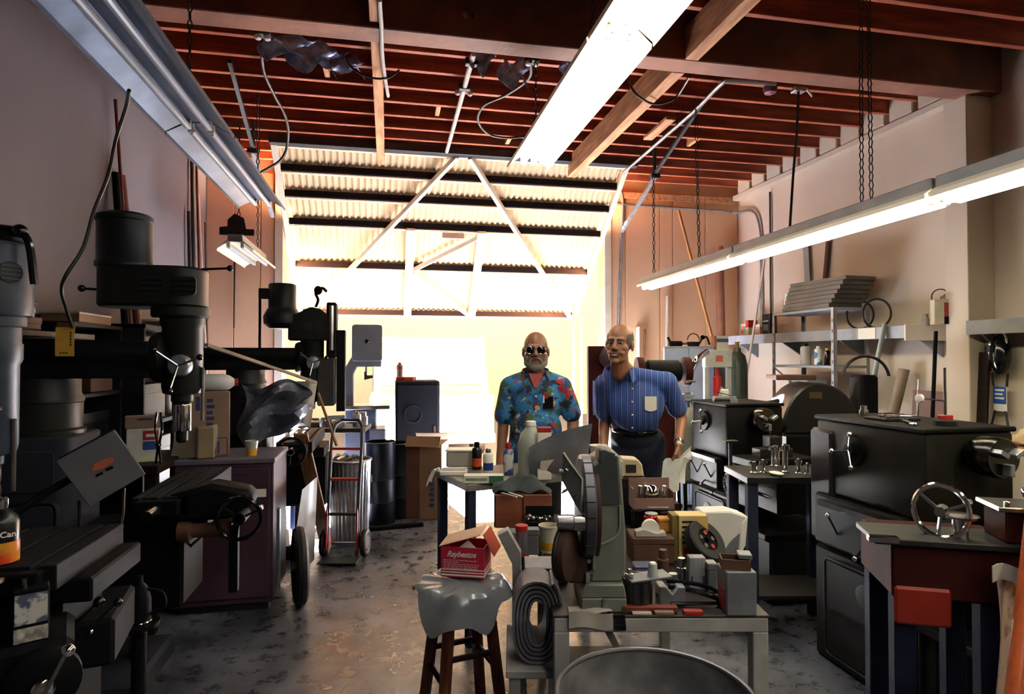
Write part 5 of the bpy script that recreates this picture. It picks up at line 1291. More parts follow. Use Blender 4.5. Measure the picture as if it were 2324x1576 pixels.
# ------------------------------------------------------------------ lathes along the right side
m_lathe = mat('lathe_olive', '#1c1913', rough=.55, spec=.2, col2='#110e0a', scale=4)
m_lathed = mat('lathe_dark', '#0d0c0c', rough=.6, var=.4, scale=6, spec=.15)
m_lbase = mat('lathe_base_grey', '#181618', rough=.6, spec=.2, var=.25, scale=5)
def lathe(label, y_far, hs_len, x_face, bed_len, z0=.88, zt=1.27, mh=None, width=.46, ped=True):
    """headstock at the far end (y_far), bed running towards the camera; working side faces -X"""
    mh = mh or m_lathe
    t = thing('lathe', label, 'lathe', (x_face, y_far, 0))
    yh = -hs_len
    MB().b2((0, yh, z0), (width, 0, zt)).build('headstock', mh, t, .02, seg=2)
    MB().b2((-.01, yh - .006, zt), (width + .01, .01, zt + .022)).build('headstock_lid', m_lathed, t, .006)
    MB().b2((-.035, yh * .86, .62), (width - .02, -.02, z0)).build('gearbox', m_lathed, t, .012)
    MB().b2((-.045, yh * .82, .82), (-.033, -.06, .85)).build('index_strip', m_steel, t)
    ped_l = MB().b2((.0, yh - .05, .0), (width - .02, .03, .60)).build('pedestal', m_lbase, t, .02)
    pp = MB().prism(rrect(yh * .93, -.08, .06, .54, .03), (-.002, 0, 0), (0, 1, 0), (0, 0, 1), (-.012, 0, 0)).build('pedestal_door', m_lbase, ped_l, .004)
    MB().tube([(-.012, a, b) for a, b in rrect(yh * .95, -.07, .05, .55, .035)], .007, 6, closed=True).build('door_gasket', m_vent, ped_l)
    MB().ring((-.013, yh * .5, .44), (-1, 0, 0), [(.055, 0), (.055, .004), (.05, .006)], 24).build('round_badge', m_vent, ped_l)
    # spindle selector disc with three ball levers
    c = Vector((-.002, yh * .40, zt - .13))
    MB().ring(c, (-1, 0, 0), [(.075, 0), (.07, .015), (.035, .02), (.03, .04)], 26).build('selector_disc', m_lathed, t)
    for a in (120, 350, 235):
        ball_lever(t, c + Vector((-.035, 0, 0)), c + Vector((-.06, .085 * math.cos(R(a)) , .095 * math.sin(R(a)))), .014, 'selector_lever', m_chrome, m_chrome)
    for yy in (yh * .28, yh * .68):
        ball_lever(t, (-.035, yy, .70), (-.09, yy, .80), .013, 'gear_lever', m_castdk, m_chrome)
    for yy, zz in ((yh * .5, .665), (yh * .8, .63)):
        ball_lever(t, (-.03, yy, zz), (-.08, yy - .02, zz - .03), .014, 'feed_knob', m_castdk, m_chrome)
    # chuck
    cz = zt - .09; cxx = width * .5
    MB().ring((cxx, yh - .006, cz), (0, -1, 0), [(.06, 0), (.06, .03), (.082, .035), (.086, .045), (.086, .13), (.08, .14), (.03, .142)], 32).build('chuck', mat('chuck_steel', '#4a4844', rough=.22, metal=1.0, var=.3), t)
    for a in (30, 150, 270):
        MB().box((cxx + .045 * math.cos(R(a)), yh - .16, cz + .045 * math.sin(R(a))), (.05, .05, .022), (0, R(-a), 0)).build('chuck_jaw', m_galv, t, .003)
    # bed
    for x in (.08, width - .10):
        MB().b2((x - .035, yh - bed_len, .80), (x + .035, yh, z0 + .02)).build('bed_way', m_iron, t, .004)
    MB().b2((.05, yh - bed_len, .58), (width - .06, yh, .80)).build('bed', m_lathed, t, .01)
    MB().b2((-.04, yh - bed_len, .42), (width + .06, yh + .05, .46)).build('chip_tray', m_lathed, t, .006)
    MB().cyl((-.005, yh - bed_len, .70), (-.005, yh, .70), .012, n=10).build('lead_screw', m_steel, t)
    if ped: MB().b2((.0, yh - bed_len, 0), (width - .02, yh - bed_len + .3, .42)).build('tail_pedestal', m_lbase, t, .02)
    # carriage, cross slide, tool post
    yc = yh - bed_len * .55
    MB().b2((-.06, yc - .12, z0 + .005), (width - .02, yc + .12, z0 + .06)).build('saddle', m_lathed, t, .006)
    ap = MB().b2((-.075, yc - .11, .60), (-.02, yc + .11, z0)).build('apron', m_lathed, t, .008)
    handwheel(t, (-.12, yc + .05, .73), (-1, 0, 0), .075, m_chrome, m_iron)
    MB().b2((.05, yc - .05, z0 + .06), (.30, yc + .05, z0 + .12)).build('cross_slide', m_iron, t, .004)
    MB().b2((.13, yc - .04, z0 + .12), (.22, yc + .05, z0 + .2)).build('tool_post', m_iron, t, .004)
    ball_lever(t, (.17, yc, z0 + .2), (.10, yc - .05, z0 + .27), .013, 'clamp_lever')
    return t
lathe1 = lathe('dark far lathe with bright chuck behind the man in striped shirt', 4.62, .52, 2.42, .52, z0=.86, zt=1.24, mh=m_lathed)
lathe2 = lathe('large olive lathe with square headstock and ball levers on the right', 2.96, .70, 2.28, 1.5, z0=.88, zt=1.27, ped=False)
MB().b2((-.012, -.13, .62), (.4, .05, 1.22)).build('end_cover', mat('plum_cover', '#251f25', rough=.45), lathe2, .02)
# small things on the near lathe lid
zl = 1.294
def onlid(name, label, cat, dx, dy, fn, rz=0.0):
    o = thing(name, label, cat, (2.28 + dx, 2.96 + dy, zl), rz); fn(o); return o
onlid('drill_chuck', 'small drill chuck lying on the near lathe headstock', 'chuck', .14, -.18, f_cyl(.022, .05, m_steel))
onlid('bolt_tray', 'shallow tray of bright bolts on the near lathe headstock', 'tray', .16, -.34, lambda o: ([MB().b2((-.1, -.07, 0), (.1, .07, .012)).build('tray', m_iron, o, .002)] + [MB().cyl((random.uniform(-.09, .05), random.uniform(-.06, .06), .018), (random.uniform(-.02, .1), random.uniform(-.06, .06), .02), .006, n=8).build('bolt', m_steel, o) for _ in range(12)]))
onlid('wrench', 'steel wrench lying across the near lathe headstock lid', 'wrench', .1, -.5, lambda o: (MB().bar((-.08, 0, .006), (.08, 0, .006), .018, .008).build('handle', m_steel, o, .002), MB().ring((.09, 0, 0), (0, 0, 1), [(.012, 0), (.022, 0), (.022, .011), (.012, .011), (.012, 0)], 16, cap=False).build('ring_end', m_steel, o), MB().torus((-.09, 0, .006), (0, 0, 1), .016, .005, n=12, m=6, a0=.6, a1=5.6).build('open_end', m_steel, o)), R(60))
def gauge(o):
    MB().ring((0, 0, 0), (0, 0, 1), [(.045, 0), (.045, .02), (.02, .026)], 18).build('base', m_iron, o)
    MB().cyl((0, 0, .02), (0, 0, .26), .006, n=8).build('post', m_steel, o)
    MB().cyl((0, 0, .11), (-.1, .02, .12), .004, n=8).build('arm', m_steel, o)
    MB().ring((-.11, .02, .12), (-1, 0, .1), [(.02, 0), (.02, .012), (.017, .014)], 18).build('dial', m_white, o)
    MB().b2((-.025, -.02, .02), (.025, .02, .045)).build('switch_block', m_red, o, .003)
onlid('dial_gauge', 'dial gauge on an upright magnetic stand on the near lathe', 'gauge', .2, -.60, gauge)
# small things on the far lathe
zl1 = 1.264
for nm, lab, cat, dx, dy, fn in (
    ('grease_gun', 'short grey grease gun lying on the far lathe lid', 'grease gun', .12, -.3, lambda o: (MB().cyl((-.1, 0, .022), (.08, 0, .022), .02, n=14).build('barrel', m_galv, o), MB().cyl((.08, 0, .022), (.14, 0, .03), .005, n=8).build('spout', m_steel, o), MB().bar((.06, 0, .04), (-.06, .03, .07), .014, .006).build('lever', m_iron, o))),
    ('steel_spool', 'small pale bushing on the near end of the far lathe lid', 'bushing', .1, -.45, f_cyl(.025, .04, m_alu)),
    ('tin_can', 'small white tin standing on the far lathe lid', 'can', .22, -.12, f_can(.03, .09, m_white))):
    o = thing(nm, lab, cat, (2.42 + dx, 4.62 + dy, zl1)); fn(o)

# ------------------------------------------------------------------ dark domed machine behind the lathe
q = at(1840, 940, d=5.0)
t = thing('dome_grinder', 'big dark dome-shaped machine cover behind the gap between the lathes', 'machine', (q.x, q.y, 0), CY)
MB().b2((-.28, -.2, 0), (.28, .25, 1.0)).build('pedestal', m_lathed, t, .02)
MB().prism([(.34 * math.cos(R(a)) * (1.0 if a < 90 else .85), .40 * math.sin(R(a))) for a in range(0, 181, 10)], (-.02, -.18, 1.0), (1, 0, 0), (0, 0, 1), (0, .36, 0)).build('dome', mat('dome_black', '#141310', rough=.4, var=.3), t, .015)
MB().b2((-.1, -.186, 1.28), (.0, -.181, 1.33)).build('name_plate', mat('dull_brass', '#5a4a30', rough=.5, metal=.5), t)
MB().bar((-.30, -.1, 1.26), (-.62, -.14, 1.19), .03, .03).build('handle_bar', m_black, t, .004)
MB().ring((-.28, -.12, 1.06), (-1, 0, 0), [(.07, 0), (.07, .04), (.05, .06)], 20).build('shaft_cap', m_lathed, t)
MB().b2((-.32, -.1, 1.42), (.0, .1, 1.46)).build('top_tray', m_rust, t, .004)
MB().torus((.42, -.05, 1.42), (0, 1, 0), .19, .012, n=20, m=6, a0=R(20), a1=R(170)).build('hose_loop', m_cable, t)
MB().b2((.36, -.1, 1.1), (.50, .1, 1.46)).build('side_motor', m_castdk, t, .02)
# ------------------------------------------------------------------ bench with polished steel parts
q = at(1725, 1082, Z=.92)
bn = thing('steel_parts_bench', 'dark blue steel bench with polished turned parts between the lathes', 'bench', (q.x, q.y, 0), R(-11))
MB().b2((-.08, -.02, .88), (.50, .36, .92)).build('top', m_iron, bn, .004)
for x in (-.07, .43):
    for y in (0, .3): MB().b2((x, y, 0), (x + .06, y + .05, .88)).build('leg', mat('leg_navy', '#2d3145'), bn, .003)
MB().b2((-.06, .0, .22), (.48, .34, .24)).build('shelf', m_iron, bn)
for i, (px, py, r, h, kind) in enumerate(((1712, 1074, .024, .06, 0), (1732, 1074, .018, .07, 1), (1760, 1058, .032, .12, 0), (1782, 1072, .02, .16, 1), (1812, 1076, .016, .08, 0), (1832, 1078, .014, .06, 1), (1848, 1080, .012, .07, 0))):
    nm = ('leftmost polished steel flange', 'second polished pin from the left', 'wide polished steel flange', 'tallest polished steel column', 'fifth polished pin from the left', 'slim polished pin sixth from the left', 'rightmost polished steel pin')[i]
    o = thing('turned_part', nm + ' on the dark blue bench', 'steel part', at(px, py, Z=.921), 0, 'polished turned parts on the dark bench')
    MB().ring((0, 0, 0), (0, 0, 1), [(r * 1.2, 0), (r * 1.2, .006), (r * .8, .01), (r * .8, h * .8), (r * 1.3, h * .82), (r * 1.3, h)], 22).build('body', m_chrome, o)
    MB().ring((0, 0, h), (0, 0, 1), [(r * .5, 0), (r * .5, .008), (r * .3, .01)], 14).build('boss', m_steel, o)
one(MB().ring((0, 0, 0), (0, 0, 1), [(0, 0), (.05, .006), (.055, .014), (.03, .02), (0, .022)], 20, sy=.6), 'white_puck', m_paper, 'pale oval rag pad lying before the polished parts', 'pad', at(1762, 1079, Z=.921), 0)
# upright rod stand at the far lathe
t = thing('rod_stand', 'slim upright steel stand before the far lathe', 'stand', (*at(1658, 1120, d=3.9).xy, 0), 0)
MB().cyl((0, 0, 0), (0, 0, 1.06), .012, n=10).build('rod', m_iron, t)
MB().box((0, 0, 1.07), (.09, .05, .012)).build('head', m_iron, t, .002)
MB().ring((0, 0, 0), (0, 0, 1), [(.09, 0), (.09, .012), (.02, .03)], 18).build('foot', m_iron, t)

# ------------------------------------------------------------------ red machine on a blue stand in the right foreground
q = at(2150, 1225, Z=1.0)
t = thing('red_shaper', 'dark red bench machine with chrome handwheel on blue steel legs', 'machine', (q.x, q.y, 0), CY + R(-14))
t.scale = (.93, .93, 1.05)
m_rdk = mat('dark_red_enamel', '#39100d', rough=.8, spec=.15, var=.3)
m_bl = mat('dark_blue_steel', '#171c32', rough=.8, var=.25, spec=.15)
for x in (-.17, .10):
    for y in (0, .28): MB().b2((x, y, 0), (x + .07, y + .07, .76)).build('leg', m_bl, t, .004)
MB().b2((-.18, -.01, .76), (.26, .36, .93)).build('body', m_rdk, t, .008)
MB().b2((-.175, -.022, .68), (.005, -.005, .80)).build('red_guard', mat('guard_red', '#8c2418', rough=.4), t, .01)
MB().b2((-.24, -.03, .93), (.30, .2, .95)).build('table', m_iron, t, .003)
MB().b2((-.26, -.035, .935), (-.16, .0, .955)).build('bright_nose', m_chrome, t, .003)
handwheel(t, (.0, .05, 1.03), (-.6, -1, 0), .085, m_chrome, m_steel)
MB().cyl((.06, .05, .95), (.06, .05, 1.01), .025, n=18).build('post', m_chrome, t)
MB().ring((.06, .05, 1.01), (0, 0, 1), [(.04, 0), (.06, .004), (.06, .012), (.03, .016)], 22).build('turntable', m_steel, t)
MB().b2((.18, .0, .95), (.34, .16, 1.05)).build('slide_block', m_rdk, t, .006)
MB().b2((.15, -.02, 1.05), (.36, .15, 1.065)).build('tool_plate', m_steel, t, .003)
for x, y in ((.19, .01), (.31, .01), (.31, .12)): MB().ring((x, y, 1.065), (0, 0, 1), [(.012, 0), (.012, .012), (.007, .015)], 10).build('bolt', m_chrome, t)
MB().torus((.28, .07, 1.095), (1, .3, .3), .018, .007, n=14, m=6).build('spring_coil', m_chrome, t)
MB().torus((.30, .075, 1.10), (1, .3, .3), .018, .007, n=14, m=6).build('spring_coil', m_chrome, t)
# broom and cardboard at the right edge
one(MB().cyl(at(2300, 1620, d=1.75), at(2352, 1150, d=1.95), .026, n=18), 'orange_pole', mat('orange_lacquer', '#b4562c', rough=.3, var=.25, stretch=(8, 8, 1)), 'thick glossy orange-brown pole at the right bottom edge', 'pole')
q = at(2285, 1310, d=1.95)
t = thing('paper_sack', 'torn white and brown paper sack at the lower right edge', 'sack', (q.x, q.y, 0), CY)
MB().sheet(lambda u, v: (-.05 + .22 * u + .012 * math.sin(v * 9), .05 * math.sin(u * 3) - .02, .92 * (1 - v) * (1 - .08 * u) + .0), 10, 14, .004).build('front', mat('torn_sack', '#c3a596', rough=.85, col2='#7a4e34', scale=7, lo=.42, hi=.5), t)
MB().sheet(lambda u, v: (-.07 + .24 * u, -.03 + .02 * math.sin(6 * u), .90 + .05 * (1 - v) - .03 * u + .01 * math.sin(8 * u)), 10, 3, .003).build('torn_rim', m_paperg, t)

# ------------------------------------------------------------------ right wall shelves
m_chan = mat('painted_channel', '#8e9296', rough=.5, var=.2)
def wshelf(label, y0, y1, x0, z, lip=.10):
    t = thing('wall_shelf', label, 'shelf', (0, 0, 0))
    MB().b2((x0, y0, z - .02), (XR - .004, y1, z)).build('board', m_chan, t, .003)
    MB().b2((x0 - .012, y0, z - lip), (x0, y1, z + .006)).build('front_channel', m_chan, t, .003)
    n = max(2, int((y1 - y0) / .9))
    for i in range(n + 1):
        yy = y0 + .04 + (y1 - y0 - .08) * i / n
        MB().prism([(XR - .004, z - .02), (x0, z - .02), (XR - .004, z - .26)], (0, yy - .012, 0), (1, 0, 0), (0, 0, 1), (0, .024, 0)).build('bracket', m_chan, t)
    return t
ws1 = wshelf('long grey steel shelf on the far part of the right wall', 4.30, 7.0, 4.16, 1.86)
MB().b2((4.13, 4.285, 1.74), (XR - .004, 4.30, 1.87)).build('end_plate', m_white, ws1)
MB().b2((4.144, 4.62, 1.765), (4.148, 4.82, 1.86)).build('white_label', m_white, ws1)
ws2 = wshelf('dark near shelf on the right wall beyond the pilaster', 2.4, 3.86, 4.26, 1.87)
def onsh(name, label, cat, px, py, fn, X=4.32, rz=-1.2):
    q = at(px, py, X=X); q.z = 1.862
    o = thing(name, label, cat, q, rz); fn(o); return o
def redcan2(o):
    MB().b2((-.07, -.05, 0), (.07, .05, .20)).build('tin', mat('ivory_tin', '#d9cfb4', rough=.4), o, .006)
    MB().b2((.0, -.052, .06), (.072, .052, .17)).build('red_label', mat('tin_red', '#a3341e', rough=.4), o, .002)
    MB().b2((.0, -.053, .0), (.073, .053, .06)).build('dark_label', m_ball, o, .002)
    MB().ring((.02, 0, .2), (0, 0, 1), [(.03, 0), (.03, .02), (.02, .025)], 16).build('cap', m_ball, o)
    MB().torus((-.01, 0, .22), (0, 1, 0), .06, .005, n=16, m=6, a0=-.3, a1=3.5).build('bail', m_cable, o)
    MB().torus((.06, .02, .20), (.3, 1, 0), .05, .004, n=16, m=6, a0=0, a1=3.6).build('wire_loop', m_cable, o)
    MB().prism([(.07, .1), (.14, .09), (.075, .15)], (0, -.02, 0), (1, 0, 0), (0, 0, 1), (0, .04, 0)).build('spout', m_red, o)
onsh('paint_tin', 'ivory and red tin with wire handle on the right wall shelf', 'tin', 2138, 715, redcan2, 4.30, rz=R(-30))
onsh('tin_can', 'small grey can beside the ivory and red tin', 'can', 2100, 720, f_cyl(.03, .09, m_paperg), 4.33)
for i, px in enumerate((1952, 1990)):
    q = at(px, 735, X=4.34); 
    o = thing('drive_belt', ('dark hoop belt on the right wall shelf beside the tray stack', 'dark hoop belt nearer the ivory tin on the right wall shelf')[i], 'belt', (q.x, q.y, 1.864 + .135), 0, 'hoop belts on the wall shelf')
    MB().torus((0, 0, 0), (.55, .83, .06), .125, .008, n=40, m=8, sx=.9, sy=1.06).build('hoop', m_rubber, o)
    MB().torus((0, 0, 0), (.55, .83, .06), .117, .004, n=40, m=6, sx=.9, sy=1.06).build('inner_face', m_rust, o)
def colbox(o):
    MB().b2((-.06, -.08, 0), (.06, .08, .15)).build('carton', mat('cream_carton2', '#d8cdb2', rough=.7), o, .003)
    MB().b2((-.061, -.081, .1), (.061, -.02, .19)).build('red_corner', m_red, o, .002)
    MB().b2((-.063, -.02, .06), (-.0605, .03, .12)).build('green_print', mat('teal_print', '#4a8a74', rough=.6), o)
    MB().b2((-.063, .03, .03), (-.0605, .07, .13)).build('orange_print', mat('salmon_print', '#c8603c', rough=.6), o)
onsh('printed_carton', 'cream carton with red corner and coloured print on the far shelf', 'box', 1700, 755, colbox, rz=0)
onsh('printed_carton', 'small carton with salmon print right of the red-cornered carton', 'box', 1727, 755, f_box(.11, .12, .13, mat('salmon_card', '#cfa58a', rough=.7), m_paper), rz=0)
onsh('black_radio', 'black radio standing at the far shelf end beside the rack', 'radio', 1747, 755, lambda o: (MB().b2((-.05, -.07, 0), (.05, .07, .24)).build('case', m_ball, o, .008), MB().b2((-.052, -.05, .05), (-.05, .05, .12)).build('speaker_grille', m_iron, o), MB().b2((-.052, -.05, .15), (-.05, .05, .165)).build('dial_strip', m_alu, o)), rz=0)
onsh('rod_bundle', 'thin bright rods lying along the near right shelf', 'rods', 2270, 715, lambda o: [MB().cyl((-.06 + .03 * i, -.5, .008 + .002 * i), (-.05 + .03 * i, .45, .008), .007, n=8).build('rod', m_steel, o) for i in range(4)], 4.38, rz=0)
onsh('coiled_wire', 'loose coil of wire lying on the near right shelf', 'wire', 2200, 712, lambda o: [MB().torus((0, .02 * i, .05), (.2, .4, 1), .05 + .008 * i, .003, n=22, m=5).build('loop', m_cable, o) for i in range(3)], 4.38, rz=0)
o_ = bpy.data.objects
# leaning things below the shelf
def leanw(name, label, px0, py0, px1, py1, r, m, flat=None, X0=4.30, X1=4.1, cat='pipe'):
    a = at(px0, py0, X=X0); b = at(px1, py1, X=X1); d = b - a
    if b.z > .02: b = b + d * (b.z / (a.z - b.z))
    b.z = 0
    if flat and flat[0] > .06: b = Vector((a.x - .10, a.y, 0))
    w = MB()
    if flat: w.bar(b, a, flat[0], flat[1])
    else: w.cyl(b, a, r, n=12)
    return one(w, name, m, label, cat, bev=.002 if flat else 0)
leanw('pipe', 'slim grey pipe leaning on the right wall below the far shelf', 2008, 735, 1968, 935, .020, mat('grey_paint_pipe', '#8f9490', rough=.5), X0=4.13, X1=4.02)
leanw('cardboard_tube', 'thick brown cardboard tube leaning on the right wall', 2052, 838, 2026, 945, .045, mat('tube_card', '#8d7a66', rough=.8), X0=4.44, X1=4.36, cat='tube')
leanw('rod', 'dark thin rod leaning on the right wall under the shelf end', 2124, 752, 2118, 905, .014, m_castdk, X0=4.14, X1=4.1, cat='rod')
leanw('rod', 'short bright rod leaning beside the brown panel on the right', 2084, 862, 2080, 960, .010, m_steel, X0=4.45, X1=4.40, cat='rod')
leanw('leaning_board', 'tall dark red-brown board leaning under the welding mask', 2232, 800, 2205, 965, .02, m_dkwood, flat=(.10, .025), X0=4.40, X1=4.30, cat='board')
leanw('panel_board', 'brown upright board end beside the wide brown panel', 2180, 858, 2178, 960, .02, mat('brown_board', '#4a3426', rough=.7), flat=(.12, .02), X0=4.40, X1=4.36, cat='board')
leanw('brown_panel', 'wide low brown panel leaning behind the near lathe', 2115, 888, 2115, 965, .02, mat('brown_panel', '#5a3a2c', rough=.7), flat=(.36, .02), X0=4.44, X1=4.34, cat='panel')
leanw('yardstick', 'white wooden strip leaning across the far right corner', 1735, 590, 1690, 880, .02, mat('white_strip', '#d9d5cc', rough=.6), flat=(.035, .012), X0=4.13, X1=3.95, cat='strip')
one(MB().cyl(at(1540, 478, Y=6.9), Vector((*at(1712, 905, Y=6.25).xy, 0)) , .018, n=10), 'wooden_pole', mat('varnished_pole', '#a8703c', rough=.5, var=.2), 'long varnished wooden pole leaning diagonally in the back right corner', 'pole')
one(MB().cyl((*at(1642, 800, Y=7.2).xy, 0), at(1632, 560, Y=7.3), .055, n=16), 'carpet_tube', mat('brown_tube', '#7a4a30', rough=.7), 'thick brown tube standing in the back right corner', 'tube')
one(MB().bar((*at(1506, 850, Y=7.22).xy, 0), at(1514, 672, Y=7.33), .06, .012), 'white_strip', mat('white_strip', '#d9d5cc'), 'pale white strip of trim standing against the back wall', 'strip', bev=.002)
one(MB().bar((*at(1448, 850, Y=7.22).xy, 0), at(1448, 742, Y=7.34), .10, .012), 'white_board', m_paper, 'short white board standing behind the striped-shirt man', 'board', bev=.002)
one(MB().bar((*at(1462, 850, Y=7.15).xy, 0), at(1463, 748, Y=7.33), .035, .02), 'wood_strip', m_wood, 'brown wood strip standing beside the short white board', 'strip', bev=.002)
# steel rack with trays
rk = thing('steel_rack', 'open slotted-angle steel rack beside the right wall', 'rack', (4.0, 4.95, 0))
m_ang = mat('slotted_angle', '#9a9c9e', rough=.4, metal=.6, var=.2)
for x, y, sx_, sy_ in ((0, 0, 1, 1), (0, .92, 1, -1), (.38, 0, -1, 1), (.38, .92, -1, -1)):
    pp = MB().b2((x, y, 0), (x + sx_ * .035, y + sy_ * .003, 2.06)); pp.b2((x, y, 0), (x + sx_ * .003, y + sy_ * .035, 2.06)); ob = pp.build('post', m_ang, rk)
    for i in range(16): MB().b2((x - .0015 if sx_ > 0 else x - .0015, y + sy_ * .012, .5 + i * .095), (x + .0035 * 1, y + sy_ * .022, .53 + i * .095)).build('slot', m_vent, ob)
for z in (.5, 1.05, 1.5, 2.04): MB().b2((.002, .002, z), (.378, .918, z + .025)).build('shelf', m_chan, rk, .003)
MB().bar((.0, .02, 1.05), (.0, .9, 1.5), .02, .004).build('brace', m_ang, rk)
m_trayd = mat('dark_tray', '#4a473e', rough=.55, var=.3)
for i in range(7):
    o = thing('steel_tray', ('lowest', 'second lowest', 'third lowest', 'middle', 'third from top', 'second from top', 'topmost')[i] + ' flat dark tray of the stack on the steel rack', 'tray', (4.18 + .008 * i, 5.36 - .016 * i, 2.067 + i * .041), R(-2 + i), 'stacked trays on the rack')
    MB().b2((-.17, -.36, 0), (.17, .36, .008)).build('bottom', m_trayd, o)
    for x in (-.17, .165): MB().b2((x, -.36, .008), (x + .005, .36, .038)).build('rim', m_trayd, o)
    for y in (-.36, .355): MB().b2((-.165, y, .008), (.165, y + .005, .038)).build('rim', m_trayd, o)
def onrk(name, label, cat, dx, dy, z, fn):
    o = thing(name, label, cat, (4.0 + dx, 4.95 + dy, z + .026)); fn(o)
onrk('bottle', 'blue and white bottle on the upper rack shelf', 'bottle', .07, .30, 1.5, f_can(.035, .17, mat('bottle_blue', '#3f6f9e', rough=.6, spec=.3, col2='#d9dde0', lo=.46, hi=.5, scale=9), m_white))
onrk('bottle', 'small dark bottle with yellow cap on the upper rack shelf', 'bottle', .07, .18, 1.5, f_can(.028, .15, m_ball, m_yellow))
onrk('round_tin', 'row tin with black lid at the far side of the upper rack shelf', 'tin', .1, .52, 1.5, f_can(.05, .2, m_paperg, m_ball))
onrk('wood_pulley', 'red-brown wedge block on the middle rack shelf', 'block', .1, .12, 1.05, f_block(.16, .16, .14, m_rust))
onrk('file_box', 'grey metal file box on the middle rack shelf', 'box', .16, .58, 1.05, f_box(.22, .28, .3, m_chan))
onrk('grey_canister', 'grey canister standing upright on the rack beside the tray stack', 'canister', .12, .83, 2.04, f_cyl(.045, .2, m_alu))
# press with red jack, cabinets in the back right
q = at(1628, 915, d=6.3)
t = thing('hydraulic_press', 'pale grey press frame with red bottle jack in the back right', 'press', (q.x, q.y, 0), CY)
m_pr = mat('pale_press', '#a9a9a4', rough=.5, var=.15)
for s in (-1, 1): MB().b2((s * .115 - .022, -.03, 0), (s * .115 + .022, .03, 1.62)).build('upright', m_pr, t, .004)
MB().b2((-.14, -.05, 1.5), (.14, .05, 1.68)).build('crown', m_pr, t, .008)
MB().b2((-.14, -.05, 1.02), (.14, .05, 1.08)).build('bed', m_pr, t, .006)
MB().ring((0, 0, 1.16), (0, 0, 1), [(.05, 0), (.05, .02), (.042, .03), (.042, .24), (.02, .26), (.02, .34)], 20).build('jack', m_red, t)
MB().cyl((0, 0, 1.08), (0, 0, 1.16), .03, n=12).build('ram', m_steel, t)
MB().bar((.03, -.05, 1.3), (-.05, -.12, 1.1), .014, .014).build('pump_handle', m_steel, t)
MB().b2((-.03, -.053, 1.56), (.04, -.05, 1.62)).build('badge', mat('badge_red', '#b8564a', rough=.6), t)
t = thing('gas_cylinder', 'dark green gas cylinder beside the pale press', 'gas cylinder', (q.x + .30, q.y + .12, 0))
MB().ring((0, 0, 0), (0, 0, 1), [(.10, 0), (.105, .02), (.105, 1.52), (.08, 1.62), (.04, 1.66), (.035, 1.7)], 24).build('body', mat('gas_green', '#2c382c', rough=.4), t)
MB().ring((0, 0, 1.7), (0, 0, 1), [(.018, 0), (.018, .05), (.03, .055), (.03, .065)], 14).build('valve', mat('brass', '#9a7c3a', rough=.3, metal=1), t)
q = at(1560, 950, d=6.75)
t = thing('grey_cabinet', 'blue-grey steel cabinet with tools on top against the back wall', 'cabinet', (q.x, q.y, 0), R(-24))
MB().b2((-.25, -.2, .04), (.27, .2, 1.72)).build('body', mat('cabinet_blue_grey', '#767c88', rough=.5, var=.15), t, .008)
for i, x in enumerate((-.245, .012)):
    dd = MB().b2((x, -.21, .07), (x + .253, -.2, 1.70)).build('door', mat('cabinet_blue_grey', '#767c88'), t, .004)
    MB().b2((x + (.22 if i == 0 else .02), -.222, .95), (x + (.235 if i == 0 else .035), -.21, 1.07)).build('handle', m_steel, dd, .002)
MB().b2((-.23, -.18, 0), (.25, .18, .04)).build('plinth', m_black, t)
qc = q
for nm, lab, cat, dx, dz, fn in (
    ('hand_drill', 'old hand drill lying at the left on the blue-grey cabinet', 'drill', -.15, 1.721, lambda o: (MB().cyl((-.08, 0, .03), (.06, 0, .03), .028, n=12).build('body', m_castdk, o), MB().bar((-.06, 0, .02), (-.09, .02, .1), .03, .025).build('grip', m_castdk, o), MB().cyl((.06, 0, .03), (.12, 0, .03), .012, n=8).build('chuck', m_steel, o))),
    ('wire_basket', 'small dark basket with wire loop on the blue-grey cabinet', 'basket', .05, 1.721, lambda o: (MB().ring((0, 0, 0), (0, 0, 1), [(.06, 0), (.075, .05)], 16).build('bowl', m_iron, o), MB().torus((0, 0, .07), (0, 1, 0), .07, .006, n=16, m=6, a0=0, a1=3.14).build('bail', m_cable, o))),
    ('angle_tool', 'dark curved tool lying at the right on the blue-grey cabinet', 'tool', .18, 1.721, lambda o: (MB().tube(wob([(-.07, 0, .02), (-.02, 0, .09), (.03, 0, .1), (.06, 0, .02)], 5), .012, 8).build('arm', m_iron, o), MB().sph((-.02, 0, .1), .025).build('knob', m_castdk, o)))):
    o = thing(nm, lab, cat, qc + Vector((dx, -.05, dz - qc.z))); fn(o)
q = at(1636, 800, d=6.75)
t = thing('file_box', 'white upright box with blue top band beside the varnished pole', 'box', (q.x + .05, q.y + .12, 1.60), 0)
MB().b2((-.07, -.07, 0), (.07, .07, .24)).build('carton', m_paper, t, .003)
MB().b2((-.071, -.0715, .17), (.071, -.0705, .21)).build('blue_band', mat('band_blue', '#4a6a84', rough=.6), t)
MB().b2((-.09, -.072, 0), (-.072, .07, .24)).build('wood_side', m_wood, t, .002)
pd = thing('wood_stand', 'plain grey pedestal under the white upright box', 'stand', (q.x + .08, q.y + .12, 0))
MB().b2((-.12, -.1, 0), (.12, .1, 1.55)).build('column', m_chan, pd, .004); MB().b2((-.14, -.12, 1.55), (.14, .12, 1.598)).build('cap', m_chan, pd, .004)
